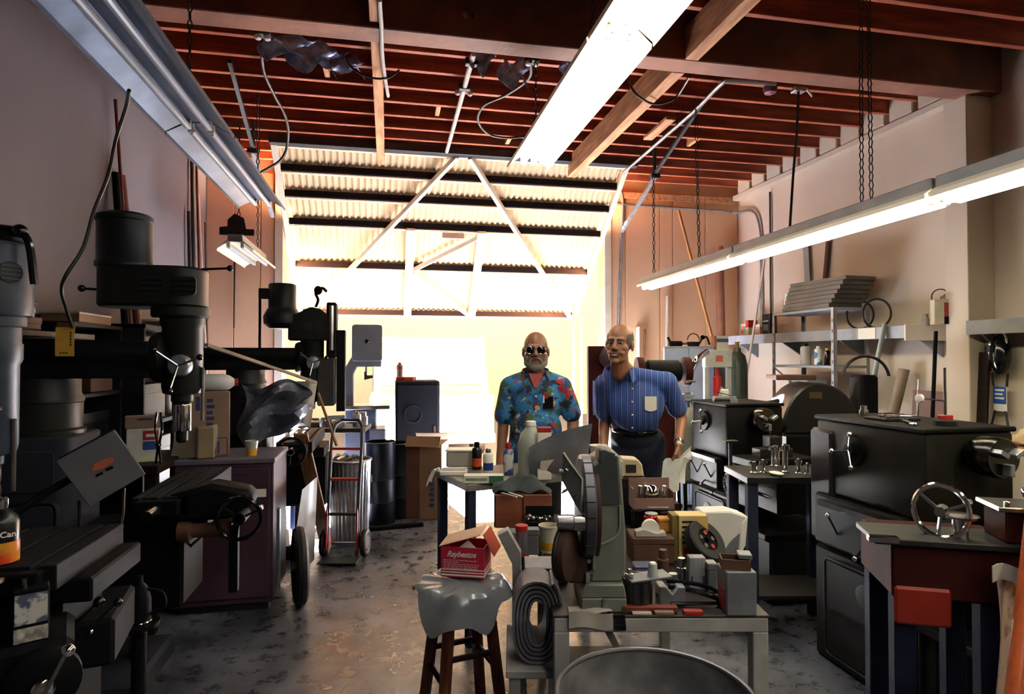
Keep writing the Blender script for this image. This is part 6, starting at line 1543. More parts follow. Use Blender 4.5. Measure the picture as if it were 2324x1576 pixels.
# chrome curved exhaust pipe and grinder behind the shoulder
q = at(1565, 930, d=5.6)
one(MB().tube(wob([at(1562, 862, d=5.6), at(1570, 838, d=5.6), at(1583, 815, d=5.6), at(1604, 799, d=5.7)], 6), .03, 12), 'chrome_pipe', m_chrome, 'curved chrome pipe standing beside the pale press', 'pipe')
t = thing('pedestal_grinder', 'dark red pedestal grinder behind the striped shirt shoulder', 'grinder', (*at(1505, 1000, d=5.3).xy, 0), CY)
MB().b2((-.16, -.12, 0), (.16, .12, .06)).build('foot', m_castdk, t, .01)
MB().b2((-.09, -.08, .06), (.09, .08, 1.36)).build('column', m_rdk, t, .02)
MB().ring((-.15, 0, 1.48), (1, 0, 0), [(.08, 0), (.10, .02), (.10, .28), (.08, .3)], 22).build('motor', m_castdk, t)
for s in (-1, 1):
    MB().ring((s * .2 - .03, 0, 1.48), (1, 0, 0), [(.12, 0), (.125, .01), (.125, .05), (.12, .06)], 24).build('wheel_guard', m_rdk, t)
    MB().b2((s * .2 - .03, -.17, 1.39), (s * .2 + .03, -.1, 1.41)).build('tool_rest', m_steel, t, .002)
MB().b2((.1, -.1, 1.2), (.24, .04, 1.3)).build('water_pot', m_alu, t, .01)
# red column hoist left of the striped man
t = thing('red_hoist', 'dark red steel column with round winch beside the doorway', 'hoist', (*at(1356, 1000, d=5.4).xy, 0), CY)
MB().b2((-.085, -.06, .06), (.06, .06, 1.70)).build('column', m_rdk, t, .008)
MB().b2((-.2, -.2, 0), (.2, .3, .06)).build('foot', m_rdk, t, .01)
MB().ring((.10, -.08, 1.6), (0, -1, 0), [(.09, 0), (.10, .02), (.10, .06), (.05, .08)], 22).build('winch_drum', mat('winch_maroon', '#3a1c1c', rough=.5), t)
MB().tube(wob([(.1, -.1, 1.5), (.14, -.1, 1.3), (.11, -.08, 1.1), (.13, -.08, .9)], 5), .02, 8).build('hose', m_rdk, t)
MB().b2((-.05, -.066, 1.1), (-.03, -.06, 1.4)).build('bright_strip', m_steel, t)
MB().sheet(lambda u, v: (.08 + .12 * u, -.09 + .03 * math.sin(5 * u), 1.5 - .28 * v + .02 * math.sin(6 * u)), 8, 6, .003).build('hanging_rag', m_paperg, t)
# round white drum machine behind forearm, drill press frame
t = thing('white_tank', 'pale round tank partly hidden behind the forearm with the wristwatch', 'tank', (*at(1562, 1000, d=5.2).xy, 0), CY)
MB().ring((0, 0, .55), (0, 0, 1), [(.07, 0), (.10, .03), (.11, .1), (.11, .45), (.10, .55), (.06, .62), (.03, .63)], 26).build('tank', mat('pale_tank', '#9a9c86', rough=.35, var=.15), t)
for a in (0, 120, 240): MB().bar((.1 * math.cos(R(a)), .1 * math.sin(R(a)), 0), (.12 * math.cos(R(a)), .12 * math.sin(R(a)), .57), .03, .03).build('leg', m_iron, t)
MB().ring((0, 0, 1.18), (0, 0, 1), [(.02, 0), (.02, .04), (.035, .045), (.035, .06)], 14).build('valve', m_steel, t)
# welding mask, card and crumpled cloth by the near right wall
q = at(2270, 805, X=4.44)
t = thing('welding_mask', 'black welding mask with silver rim hanging on the right wall', 'mask', q, R(-30))
MB().sph((.0, 0, 0), .12, (.55, .75, 1.25), 18, 14).build('shell', m_ball, t)
MB().sph((-.035, .05, .01), .11, (.4, .55, 1.3), 16, 12).build('silver_side', m_chrome, t)
MB().b2((-.085, -.05, .02), (-.055, .04, .07)).build('window', m_vent, t, .004)
MB().torus((0, 0, .1), (1, .2, 0), .07, .008, n=20, m=6).build('headband', m_white, t)
q = at(2270, 908, X=4.46)
t = thing('hanging_card', 'blue and white card hanging on black cords on the right wall', 'card', q, R(-90))
MB().b2((-.05, -.004, -.085), (.05, .004, .10)).build('card', m_white, t, .001)
MB().b2((-.049, -.006, -.03), (.049, -.0042, .099)).build('blue_field', mat('card_blue', '#2a5fa8', rough=.5), t)
for i in range(3): MB().b2((-.035, -.0075, .065 - .03 * i), (.035 - .01 * (i % 2), -.0062, .08 - .03 * i)).build('print', m_white, t)
for s in (-1, 1):
    MB().tube([(s * .05, 0, .10), (s * .06, 0, .2)], .008, 6).build('cord', m_cable, t)
    MB().tube([(s * .04, 0, -.08), (s * .075, -.01, -.25)], .008, 6).build('cord', m_cable, t)
q = at(2275, 1010, d=3.55)
t = thing('side_bench', 'low wooden bench by the right wall under the crumpled cloth', 'bench', (3.75, 2.15, 0))
MB().b2((-.35, -.5, 1.06), (.6, .85, 1.10)).build('top', m_wood, t, .004)
for x in (-.32, .53):
    for y in (-.47, .78): MB().b2((x, y, 0), (x + .06, y + .06, 1.06)).build('leg', m_dkwood, t, .003)
t = thing('crumpled_cloth', 'crumpled beige canvas cloth heaped on the side bench at right', 'cloth', (3.72, 2.55, 1.102))
def clo(u, v):
    x = (u - .5) * .5; y = (v - .5) * .72; r = max(abs(u - .5), abs(v - .5)) * 2
    return (x, y, max(.003, .16 * (1 - r ** 2) * (1 + .5 * math.sin(9 * v)) + .03 * math.sin(13 * u + 7 * v) * (1 - r * .6) + .02))
MB().sheet(clo, 26, 30, .003).build('cloth', mat('beige_canvas', '#b9a582', rough=.9, col2='#8d7a5e', scale=9), t)
# wall conduits at right
one(MB().tube(wob([(2.6, YB - .04, 3.55), (4.2, YB - .04, 3.52), (4.46, YB - .06, 3.5), (4.5, 7.0, 3.45), (4.51, 6.85, 3.2), (4.51, 6.83, 2.6), (4.51, 6.83, 1.9)], 6), .016, 8), 'conduit', m_galv, 'grey conduit bending down the right wall from the back corner', 'conduit')
one(MB().tube([(4.515, 6.65, 3.6), (4.515, 6.65, 1.88)], .012, 8), 'conduit', m_iron, 'straight dark conduit on the right wall near the back corner', 'conduit')
one(MB().tube(wob([at(1405, 430, Y=7.36), at(1411, 440, Y=7.36), at(1413, 470, Y=7.36), at(1410, 560, Y=7.36), at(1405, 680, Y=7.36), at(1402, 780, Y=7.36)], 6), .02, 8), 'conduit', m_galv, 'grey conduit on the back wall right of the doorway', 'conduit')
one(MB().bar(at(1829, 560, X=4.51), at(1836, 690, X=4.51), .085, .012), 'wall_strip', m_chan, 'flat grey strip standing on the right wall behind the tray stack', 'strip')
one(MB().cyl(at(1880, 548, X=4.51), at(1872, 640, X=4.51), .025, n=10), 'dark_pole', m_rust, 'dark brown pole on the right wall behind the tray stack', 'pole')

# ------------------------------------------------------------------ people
def cap(w, a, b, r1, r2=None, n=12):
    a = Vector(a); b = Vector(b); r2 = r1 if r2 is None else r2; L = (b - a).length
    prof = [(r1 * math.sin(R(t)), -r1 * math.cos(R(t))) for t in (1, 25, 50, 75)] + [(r1, 0), (r2, L)] + [(r2 * math.sin(R(t)), L + r2 * math.cos(R(t))) for t in (75, 50, 25, 1)]
    return w.ring(a, b - a, prof, n)
def fuse(w, voxel, it=6):
    """one continuous skin from overlapping solids"""
    me = bpy.data.meshes.new('t'); me.from_pydata(w.v, [], w.f)
    o = bpy.data.objects.new('t', me); COL.objects.link(o)
    md = o.modifiers.new('r', 'REMESH'); md.mode = 'VOXEL'; md.voxel_size = voxel
    ms = o.modifiers.new('s', 'SMOOTH'); ms.factor = .5; ms.iterations = it
    bpy.context.view_layer.update()
    ev = bpy.data.meshes.new_from_object(o.evaluated_get(bpy.context.evaluated_depsgraph_get()))
    bpy.data.objects.remove(o)
    out = MB(); out.v = [tuple(q.co) for q in ev.vertices]; out.f = [tuple(p.vertices) for p in ev.polygons]
    return out
def join(*ws):
    o = MB()
    for w in ws: o.add(w.v, w.f)
    return o
class Person:
    def __init__(s, label, root):
        s.root = Vector(root); s.t = thing('person', label, 'person', s.root)
    def rel(s, w):
        w.v = [tuple(Vector(p) - s.root) for p in w.v]; return w
    def part(s, w, name, m, bev=0, smooth=60, parent=None):
        return s.rel(w).build(name, m, parent or s.t, bev, smooth=smooth)
def hand(wr, D, N, curl, side, k=1.0):
    """palm + five bent fingers; D points along the hand, N is the palm normal, side = thumb side vector"""
    w = MB(); D = Vector(D).normalized(); N = Vector(N); N = (N - D * N.dot(D)).normalized(); S = D.cross(N)
    if S.dot(Vector(side)) < 0: S = -S
    wr = Vector(wr)
    for i in range(4):
        off = (1.5 - i) * .020 * k
        cap(w, wr + S * off * .6, wr + D * .085 * k + S * off, .013 * k, .0115 * k, 8)
    for i in range(4):
        off = (1.5 - i) * .0205 * k; p = wr + D * .088 * k + S * off
        L = (.040, .045, .042, .032)[i] * k; d = D.copy(); ang = curl
        for j in range(3):
            ax = D.cross(N).normalized(); d = (D * math.cos(ang * (j + 1)) + N * math.sin(ang * (j + 1)))
            q = p + d * L * (1, .72, .58)[j]
            cap(w, p, q, (.0098 - .001 * j) * k, (.0092 - .001 * j) * k, 8); p = q
    p = wr + D * .022 * k + S * .03 * k; d = (D * .75 + S * .65 + N * .25).normalized()
    q = p + d * .045 * k; cap(w, p, q, .0135 * k, .0115 * k, 8)
    q2 = q + (D * .9 + S * .1 + N * .45).normalized() * .034 * k; cap(w, q, q2, .011 * k, .0085 * k, 8)
    return w
def head_axes(F, tilt=0.0, nod=0.0):
    F = Vector(F); F.z = 0; F.normalize(); U = Vector((0, 0, 1)); Rr = F.cross(U)
    q = Matrix.Rotation(nod, 3, Rr) @ Matrix.Rotation(tilt, 3, F)
    return q @ F, q @ U, q @ Rr
def head(C, ax, smile=False, k=1.0):
    F, U, Rr = ax
    def h(x, y, z): return C + (Rr * x + F * y + U * z) * k
    w = MB()
    M3 = Matrix((Rr, F, U)).transposed().to_euler()
    def el(c, r): w.sph(h(*c), k, r, 18, 14, rot=M3)
    el((0, -.012, .035), (.077, .098, .090)); el((0, .028, -.03), (.066, .062, .088)); el((0, .033, -.084), (.053, .046, .034))
    for s in (-1, 1):
        el((s * .041, .052, -.022), (.026, .028, .024)); el((s * .081, -.005, -.008), (.010, .021, .034))
        el((s * .012, .101, -.028), (.0105, .011, .009))
        if smile: el((s * .033, .066, -.052), (.02, .02, .018))
    cap(w, h(-.040, .077, .030), h(.040, .077, .030), .0135 * k)
    cap(w, h(0, .086, .022), h(0, .109, -.023), .0095 * k, .0135 * k)
    cap(w, h(-.021, .083, -.056), h(.021, .083, -.056), .0085 * k); cap(w, h(-.018, .082, -.074), h(.018, .082, -.074), .0085 * k)
    el((0, .074, -.102), (.022, .02, .018))
    cap(w, h(0, -.01, -.07), h(0, -.035, -.17), .054 * k, .058 * k)
    return fuse(w, .0042, 5), h
def collar(p, neck, F, Rr, m, parent, open_=.06, rad=.075):
    for s in (-1, 1):
        w = MB()
        def fn(u, v, s=s):
            th = u * 2.3 * s
            r = rad + .022 * v
            d = -F * math.cos(th) + Rr * math.sin(th)
            return neck + d * r * (1 + .1 * u) + Vector((0, 0, .045 - .05 * v - .045 * u - .03 * u * v))
        w.sheet(fn, 12, 4, .004)
        p.part(w, 'collar', m, parent=parent)

m_skin1 = mat('tanned_skin', '#936246', rough=.5, var=.15, scale=12)
m_skin2 = mat('ruddy_skin', '#9e6b50', rough=.5, var=.15, scale=12)
def hawaii():
    m = bpy.data.materials.new('flowered_cotton'); m.use_nodes = True; nt = m.node_tree; b = nt.nodes['Principled BSDF']; b.inputs['Roughness'].default_value = .85
    tc = nt.nodes.new('ShaderNodeTexCoord')
    def lay(scale, lo, col, prev, seed, kind='N'):
        mp = nt.nodes.new('ShaderNodeMapping'); mp.inputs['Location'].default_value = (seed, seed * 1.7, seed * .6); nt.links.new(tc.outputs['Object'], mp.inputs[0])
        n = nt.nodes.new('ShaderNodeTexNoise'); n.inputs['Scale'].default_value = scale; n.inputs['Detail'].default_value = 2.5
        nt.links.new(mp.outputs[0], n.inputs['Vector'])
        r = nt.nodes.new('ShaderNodeValToRGB'); r.color_ramp.elements[0].position = lo; r.color_ramp.elements[1].position = lo + .02
        nt.links.new(n.outputs['Fac'], r.inputs[0])
        mx = nt.nodes.new('ShaderNodeMix'); mx.data_type = 'RGBA'; nt.links.new(r.outputs[0], mx.inputs[0])
        if isinstance(prev, tuple): mx.inputs[6].default_value = (*prev, 1)
        else: nt.links.new(prev, mx.inputs[6])
        mx.inputs[7].default_value = (*srgb(col), 1)
        return mx.outputs[2]
    c = lay(7, .50, '#264f80', srgb('#2f76a8'), 0)
    c = lay(11, .535, '#3d5a34', c, 3)
    c = lay(13, .57, '#20283a', c, 7)
    c = lay(12, .60, '#a8262a', c, 11)
    c = lay(15, .63, '#b9a878', c, 17)
    nt.links.new(c, b.inputs['Base Color'])
    return m
def stripes(Rr):
    m = bpy.data.materials.new('striped_cotton'); m.use_nodes = True; nt = m.node_tree; b = nt.nodes['Principled BSDF']; b.inputs['Roughness'].default_value = .85
    tc = nt.nodes.new('ShaderNodeTexCoord'); vm = nt.nodes.new('ShaderNodeVectorMath'); vm.operation = 'DOT_PRODUCT'; vm.inputs[1].default_value = tuple(Rr)
    nt.links.new(tc.outputs['Object'], vm.inputs[0])
    mu = nt.nodes.new('ShaderNodeMath'); mu.operation = 'MULTIPLY'; mu.inputs[1].default_value = 26.0; nt.links.new(vm.outputs['Value'], mu.inputs[0])
    fr = nt.nodes.new('ShaderNodeMath'); fr.operation = 'FRACT'; nt.links.new(mu.outputs[0], fr.inputs[0])
    r = nt.nodes.new('ShaderNodeValToRGB'); r.color_ramp.interpolation = 'CONSTANT'; e = r.color_ramp.elements
    cols = ((0, '#26509a'), (.28, '#7fa2cf'), (.36, '#23458a'), (.55, '#8a5a6a'), (.64, '#1f3c80'), (.84, '#6f86c0'), (.9, '#23488e'))
    e[0].position = 0; e[0].color = (*srgb(cols[0][1]), 1); e[1].position = cols[1][0]; e[1].color = (*srgb(cols[1][1]), 1)
    for pos, c in cols[2:]: q = e.new(pos); q.color = (*srgb(c), 1)
    nt.links.new(fr.outputs[0], r.inputs[0]); nt.links.new(r.outputs[0], b.inputs['Base Color'])
    return m
m_navy = mat('navy_trousers', '#1a1d33', rough=.85, var=.2)
m_hair = mat('grey_hair', '#7d7970', rough=.8, var=.3, scale=60, bump=.8)
m_beard = mat('white_beard', '#a19d93', rough=.9, var=.25, scale=60, bump=1)
m_lens = mat('dark_lens', '#0b0b0e', rough=.05, var=.05)
m_eye = mat('eye_dark', '#1d1411', rough=.2)
m_teeth = mat('teeth', '#d9d2c4', rough=.3)
m_lip = mat('lip', '#8c4a3e', rough=.5)

# --- bearded man in the flowered shirt
D1 = 4.40
C1 = at(1216, 797, d=D1)
F1 = Vector((-C1.x, -C1.y, 0)); ax1 = head_axes(F1, 0, 0)
F, U, Rr = ax1
# picture left = +Rr
root1 = (C1.x - F.x * .03, C1.y - F.y * .03, 0)
p1 = Person('bald man with white beard and sunglasses in blue flowered shirt', root1)
B = Vector(root1)
def b1(x, y, z): return Vector((B.x, B.y, z)) + Rr * x + F * y
hd, hh = head(C1, ax1, False, 1.1)
w = MB()
cap(w, b1(-.15, -.01, 1.40), b1(.15, -.01, 1.40), .065)
for s in (-1, 1): cap(w, b1(s * .03, -.03, 1.465), b1(s * .16, -.015, 1.41), .05, .058)
for c, r in (((0, 0, 1.28), (.175, .125, .20)), ((0, .025, 1.08), (.168, .145, .18)), ((0, 0, .94), (.165, .125, .13))):
    w.sph(b1(*c), 1, r, 18, 14, rot=(0, 0, math.atan2(Rr.y, Rr.x)))
cap(w, b1(0, -.02, 1.58), b1(0, -.03, 1.42), .055, .062)
arms1 = []
for s, el, wrv in ((1, at(1143, 962, d=4.45), at(1133, 1070, d=4.36)), (-1, at(1300, 955, d=4.45), at(1297, 1065, d=4.3))):
    sh = b1(s * .19, -.015, 1.395)
    cap(w, sh, el, .056, .043); cap(w, el, wrv, .044, .029); arms1.append((s, sh, el, wrv))
for s in (-1, 1):
    cap(w, b1(s * .09, 0, .9), b1(s * .105, .01, .5), .085, .058); cap(w, b1(s * .105, .01, .5), b1(s * .11, -.02, .09), .056, .04)
    cap(w, b1(s * .11, -.05, .05), b1(s * .12, .15, .04), .042, .038)
body = fuse(w, .011, 6)
hs = [hand(wv, (wv - el) + Vector((0, 0, -.05)), Rr * -s, .35, F) for s, sh, el, wv in arms1]
p1.part(join(body, hd, *hs), 'body', m_skin1)
w = MB()
cap(w, b1(-.15, -.012, 1.39), b1(.15, -.012, 1.39), .078)
for s in (-1, 1): cap(w, b1(s * .045, -.03, 1.462), b1(s * .165, -.015, 1.405), .058, .070)
for c, r in (((0, 0, 1.28), (.19, .14, .21)), ((0, .025, 1.08), (.188, .162, .2)), ((0, .01, .95), (.195, .155, .16))):
    w.sph(b1(*c), 1, r, 18, 14, rot=(0, 0, math.atan2(Rr.y, Rr.x)))
for s, sh, el, wv in arms1:
    e2 = sh.lerp(el, .78) + Rr * s * .005
    cap(w, sh, e2, .07, .074)
for i, a in enumerate((.3, 1.4, 2.6, 3.9, 5.1)):
    cap(w, b1(.15 * math.cos(a), .12 * math.sin(a), 1.15), b1(.18 * math.cos(a), .15 * math.sin(a), .86), .03, .045)
m_haw = hawaii()
sh1 = p1.part(fuse(w, .010, 4), 'shirt', m_haw)
collar(p1, b1(0, -.01, 1.50), F, Rr, m_haw, sh1, rad=.088)
p1.part(MB().prism([(-.05, 0), (.05, 0), (.012, -.10), (-.012, -.10)], b1(0, .098, 1.49), Rr, Vector((0, 0, 1)) + F * -.32, F * .004), 'red_undershirt', m_red)
w = MB().b2((-.035, 0, -.04), (.035, .004, .045)); M = Matrix.Translation(b1(-.085, .142, 1.285)) @ Matrix((Rr, F, U)).transposed().to_4x4()
w.v = [tuple(M @ Vector(q)) for q in w.v]; p1.part(w, 'pocket_case', m_ball, parent=sh1)
w = MB().b2((.0, .002, .03), (.03, .008, .07)); w.v = [tuple(M @ Vector(q)) for q in w.v]; p1.part(w, 'red_pen', m_red, parent=sh1)
w = MB().b2((.025, .002, .0), (.035, .008, .05)); w.v = [tuple(M @ Vector(q)) for q in w.v]; p1.part(w, 'white_pen', m_white, parent=sh1)
for z in (1.33, 1.23, 1.13, 1.03): p1.part(MB().sph(b1(0, .140 + (.045 if z < 1.2 else (.02 if z < 1.3 else 0)), z), .007, n=8, m=6), 'button', m_white, parent=sh1)
w = MB()
for s in (-1, 1):
    cap(w, b1(s * .09, 0, .93), b1(s * .108, .01, .5), .10, .075); cap(w, b1(s * .108, .01, .5), b1(s * .112, -.02, .10), .074, .06)
w.sph(b1(0, 0, .92), 1, (.17, .13, .10), 16, 12, rot=(0, 0, math.atan2(Rr.y, Rr.x)))
p1.part(fuse(w, .012, 4), 'trousers', mat('dark_trousers', '#23252c', rough=.85))
for s in (-1, 1): p1.part(fuse(cap(cap(MB(), b1(s * .11, -.06, .045), b1(s * .12, .17, .04), .05, .045), b1(s * .11, -.05, .06), b1(s * .11, -.03, .11), .05), .009, 4), 'shoe', m_ball)
# beard, glasses
w = MB(); F_, U_, R_ = ax1; M3 = Matrix((R_, F_, U_)).transposed().to_euler()
w.sph(hh(0, .052, -.100), 1, (.047, .05, .040), 16, 12, rot=M3)
for s in (-1, 1):
    cap(w, hh(s * .070, .005, -.03), hh(s * .056, .03, -.08), .013, .022); cap(w, hh(s * .056, .03, -.08), hh(s * .02, .07, -.105), .024, .026)
    cap(w, hh(s * .004, .098, -.045), hh(s * .032, .085, -.058), .008, .009); cap(w, hh(s * .032, .082, -.058), hh(s * .038, .07, -.09), .010, .014)
p1.part(fuse(w, .0045, 3), 'beard', m_beard)
p1.part(cap(MB(), hh(-.013, .0885, -.064), hh(.013, .0885, -.064), .003), 'mouth', m_lip)
gl = p1.part(MB().bar(hh(-.006, .104, .012), hh(.006, .104, .012), .006, .005), 'sunglasses', m_steel)
for s in (-1, 1):
    w = MB().sph(hh(s * .034, .096, .004), 1, (.031, .010, .0245), 16, 10, rot=M3); p1.part(w, 'lens', m_lens, parent=gl)
    p1.part(MB().torus(hh(s * .034, .098, .004), F_, .0305, .0022, n=22, m=5, sx=1, sy=.82), 'lens_rim', m_steel, parent=gl)
    p1.part(MB().tube([hh(s * .06, .088, .012), hh(s * .079, .02, .012), hh(s * .082, -.02, .0)], .002, 6), 'temple', m_steel, parent=gl)

# --- man in the blue striped shirt, leaning forward
C2 = at(1406, 782, d=4.02)
F2 = Vector((-C2.x, -C2.y, 0)); F2.rotate(Euler((0, 0, R(-16)))); ax2 = head_axes(F2, R(-3), R(0))
F, U, Rr = ax2[0], Vector((0, 0, 1)), None
F = Vector((F2.x, F2.y, 0)).normalized(); Rr = F.cross(U)
hipc = at(1448, 1000, d=4.30)
root2 = (hipc.x, hipc.y, 0)
p2 = Person('smiling grey-haired man in blue striped shirt holding a white rag', root2)
hd, hh = head(C2, ax2, True, 1.06)
shL = at(1512, 868, d=4.08); shR = at(1374, 872, d=4.16)      # picture right / picture left shoulder
elL = at(1546, 948, d=4.20); wrL = at(1540, 1010, d=3.98)
elR = at(1372, 958, d=4.28); wrR = at(1368, 1040, d=4.10)
chest = (shL + shR) / 2 + Vector((0, 0, -.13)); waist = at(1440, 962, d=4.26)
w = MB()
ang = math.atan2((shL - shR).y, (shL - shR).x)
cap(w, shR, shL, .06); cap(w, hh(0, -.03, -.12), (shL + shR) / 2 + Vector((0, 0, .0)), .056, .066)
w.sph(chest, 1, (.175, .12, .19), 18, 14, rot=(0, 0, ang)); w.sph(waist + Vector((0, 0, .05)), 1, (.155, .12, .17), 18, 14, rot=(0, 0, ang))
w.sph(Vector((hipc.x, hipc.y, 1.0)), 1, (.16, .125, .16), 18, 14, rot=(0, 0, ang))
for sh, el, wv in ((shL, elL, wrL), (shR, elR, wrR)): cap(w, sh, el, .054, .041); cap(w, el, wv, .042, .029)
rx = Vector((math.cos(ang), math.sin(ang), 0)); fx = Vector((rx.y, -rx.x, 0))
def b2_(x, y, z): return Vector((hipc.x, hipc.y, z)) + rx * x + fx * y
for s in (-1, 1):
    cap(w, b2_(s * .09, 0, .95), b2_(s * .10, .03, .52), .085, .058); cap(w, b2_(s * .10, .03, .52), b2_(s * .11, -.01, .09), .056, .04)
body = fuse(w, .011, 6)
hL = hand(wrL, Vector((-.02, -.02, -1)), -rx + fx * -.2, .55, fx, 1.05); hR = hand(wrR, wrR - elR, rx, .3, fx)
p2.part(join(body, hd, hL, hR), 'body', m_skin2)
w = MB()
cap(w, shR, shL, .074)
for q in (shR, shL): cap(w, hh(0, -.05, -.175).lerp(q, .2), q, .055, .068)
w.sph(chest, 1, (.19, .137, .20), 18, 14, rot=(0, 0, ang)); w.sph(waist + Vector((0, 0, .06)), 1, (.172, .137, .15), 18, 14, rot=(0, 0, ang))
w.sph(waist, 1, (.165, .13, .09), 18, 14, rot=(0, 0, ang))
for sh, el in ((shL, elL), (shR, elR)): cap(w, sh, sh.lerp(el, .72), .068, .070)
m_str = stripes(rx)
s2 = p2.part(fuse(w, .010, 4), 'shirt', m_str)
nb = (shL + shR) / 2 + Vector((0, 0, .055)); nb = nb.lerp(hh(0, -.02, -.14), .35)
nb = hh(0, -.012, -.158)
collar(p2, nb, fx, rx, m_str, s2, rad=.084)
def onchest(a, b, c, d): return chest + rx * a + fx * b + Vector((0, 0, c))
w = MB().sheet(lambda u, v: onchest(.058 + .075 * u, .142 - .028 * u - .01 * v, .05 - .085 * v - .012 * math.sin(u * 3.1) * v, 0), 6, 6, .003); p2.part(w, 'pocket_paper', m_paper, parent=s2)
for i in range(4): p2.part(MB().sph(onchest(-.02, .142 - .008 * abs(i - 1), .10 - .085 * i, 0), .006, n=8, m=6), 'button', m_white, parent=s2)
w = MB(); cap(w, b2_(-.09, 0, 1.02), b2_(.09, 0, 1.02), .10)
w.sph(waist + Vector((0, 0, -.09)), 1, (.168, .132, .10), 18, 14, rot=(0, 0, ang)); w.sph(Vector((hipc.x, hipc.y, 1.0)), 1, (.178, .143, .175), 18, 14, rot=(0, 0, ang))
for s in (-1, 1):
    cap(w, b2_(s * .092, 0, .97), b2_(s * .104, .03, .52), .10, .075); cap(w, b2_(s * .104, .03, .52), b2_(s * .112, -.01, .10), .074, .062)
p2.part(fuse(w, .012, 4), 'trousers', m_navy)
p2.part(MB().torus(waist + Vector((0, 0, -.045)), (0, 0, 1), .155, .017, n=36, m=8, sx=.9 if abs(rx.x) < .5 else 1.08, sy=.9), 'belt', m_ball)
for s in (-1, 1): p2.part(fuse(cap(cap(MB(), b2_(s * .11, -.05, .045), b2_(s * .12, .18, .04), .05, .045), b2_(s * .11, -.04, .06), b2_(s * .11, -.02, .11), .05), .009, 4), 'shoe', m_ball)
# hair, eyes, brows, teeth, watch
def hairf(u, v):
    a = R(-128 + 256 * u); z = -.045 + .115 * v + .02 * math.cos(a)
    k2 = math.sqrt(max(.05, 1 - ((z - .035) / .096) ** 2))
    return hh(.081 * math.sin(a) * k2, -.014 - .103 * math.cos(a) * k2, z)
p2.part(MB().sheet(hairf, 30, 8, .006), 'hair', m_hair)
F_, U_, R_ = ax2; M3 = Matrix((R_, F_, U_)).transposed().to_euler()
for s in (-1, 1):
    e = p2.part(MB().sph(hh(s * .032, .079, .008), 1, (.016, .009, .0085), 14, 10, rot=M3), 'eye', mat('eye_white', '#8d837a', rough=.3))
    p2.part(MB().sph(hh(s * .030, .087, .008), .0062, n=10, m=8), 'iris', m_eye, parent=e)
    p2.part(cap(MB(), hh(s * .014, .0915, .028), hh(s * .048, .080, .030), .0048), 'eyebrow', mat('brow_grey', '#4a3a30', rough=.9))
    p2.part(cap(MB(), hh(s * .016, .088, .0155), hh(s * .046, .077, .0145), .004), 'eyelid', m_skin2)
w = MB(); w.sheet(lambda u, v: hh(-.024 + .048 * u, .0985 - .012 * (2 * u - 1) ** 2, -.058 - .012 * v + .008 * (2 * u - 1) ** 2), 8, 2, .002); p2.part(w, 'teeth', m_teeth)
p2.part(MB().tube([hh(-.028, .087, -.049), hh(-.014, .0965, -.057), hh(0, .0985, -.058), hh(.014, .0965, -.057), hh(.028, .087, -.049)], .0035, 6), 'upper_lip', m_lip)
p2.part(MB().tube([hh(-.026, .087, -.052), hh(-.013, .096, -.070), hh(0, .098, -.073), hh(.013, .096, -.070), hh(.026, .087, -.052)], .0038, 6), 'lower_lip', m_lip)
d = (wrL - elL).normalized(); wc = wrL - d * .02
p2.part(MB().ring(wc - d * .01, d, [(.033, 0), (.034, .004), (.034, .018), (.033, .022)], 18, cap=False), 'watch_band', m_steel)
p2.part(MB().ring(wc + fx * .03, fx, [(.016, 0), (.016, .006), (.013, .008)], 16), 'watch_face', m_white)
# rag in the hand
fp = wrL + Vector((-.02, -.02, -.10))
rg = thing('white_rag', 'white rag hanging from the hand of the striped-shirt man', 'rag', fp)
fxr = _RT
def rgf(u, v): 
    return tuple(fxr * (-.105 + .165 * u + .03 * v * math.sin(5 * u)) + Vector((0, -.03 + .02 * math.sin(7 * u + 3 * v), .0)) + Vector((0, 0, .035 - .06 * abs(u - .62) - (.225 - .07 * u) * v + .010 * math.sin(9 * u))))
MB().sheet(rgf, 16, 12, .003).build('hanging_part', mat('rag_white', '#e6e6e0', rough=.85, var=.12, scale=14, bump=.4), rg)
MB().sheet(lambda u, v: tuple(fxr * (.02 + .075 * u) + Vector((0, .01 + .012 * math.sin(6 * v), .02 + .075 * u * (1 - .3 * v) - .09 * v * (1 - .5 * u)))), 8, 8, .003).build('upper_fold', mat('rag_white', '#d2d2cc'), rg)

# ------------------------------------------------------------------ ceiling and wall details
# chains of the fixtures
for lab, a, b in (
    ('chain holding the middle of the right fixture, farther strand', at(1956, 476, X=2.56), Vector((2.56, at(1958, 476, X=2.56).y, 3.80))),
    ('chain holding the middle of the right fixture, nearer strand', at(1978, 468, X=2.56), Vector((2.56, at(1975, 468, X=2.56).y, 3.80))),
    ('chain holding the far part of the right fixture', (2.56, 4.75, 2.44), (2.56, 4.80, 3.80)),
    ('second chain holding the far end of the right fixture', (2.56, 5.65, 2.43), (2.56, 5.65, 3.80)),
    ('chain holding the far end of the lit middle fixture', (1.03, 4.25, 3.10), (1.03, 4.25, 3.80)),
    ('chain holding the lit middle fixture in front of the cross beam', (1.03, 3.0, 3.10), (1.03, 3.0, 3.80)),
    ('chain holding the far end of the tarnished left fixture', (-1.06, 5.4, 3.02), (-1.06, 5.4, 3.80)),
    ('chain holding the middle of the tarnished left fixture', (-1.06, 3.6, 3.02), (-1.06, 3.6, 3.80)),
    ('chain holding the short far fixture, near end', (-1.36, 6.1, 2.72), (-1.36, 6.1, 3.80)),
    ('chain holding the short far fixture, door end', (-1.36, 6.95, 2.72), (-1.36, 6.95, 3.80))):
    chain(lab, a, b)
t = thing('canopy_plate', 'dark notched hanger plate on the short far fixture', 'bracket', (-1.36, 6.02, 2.722))
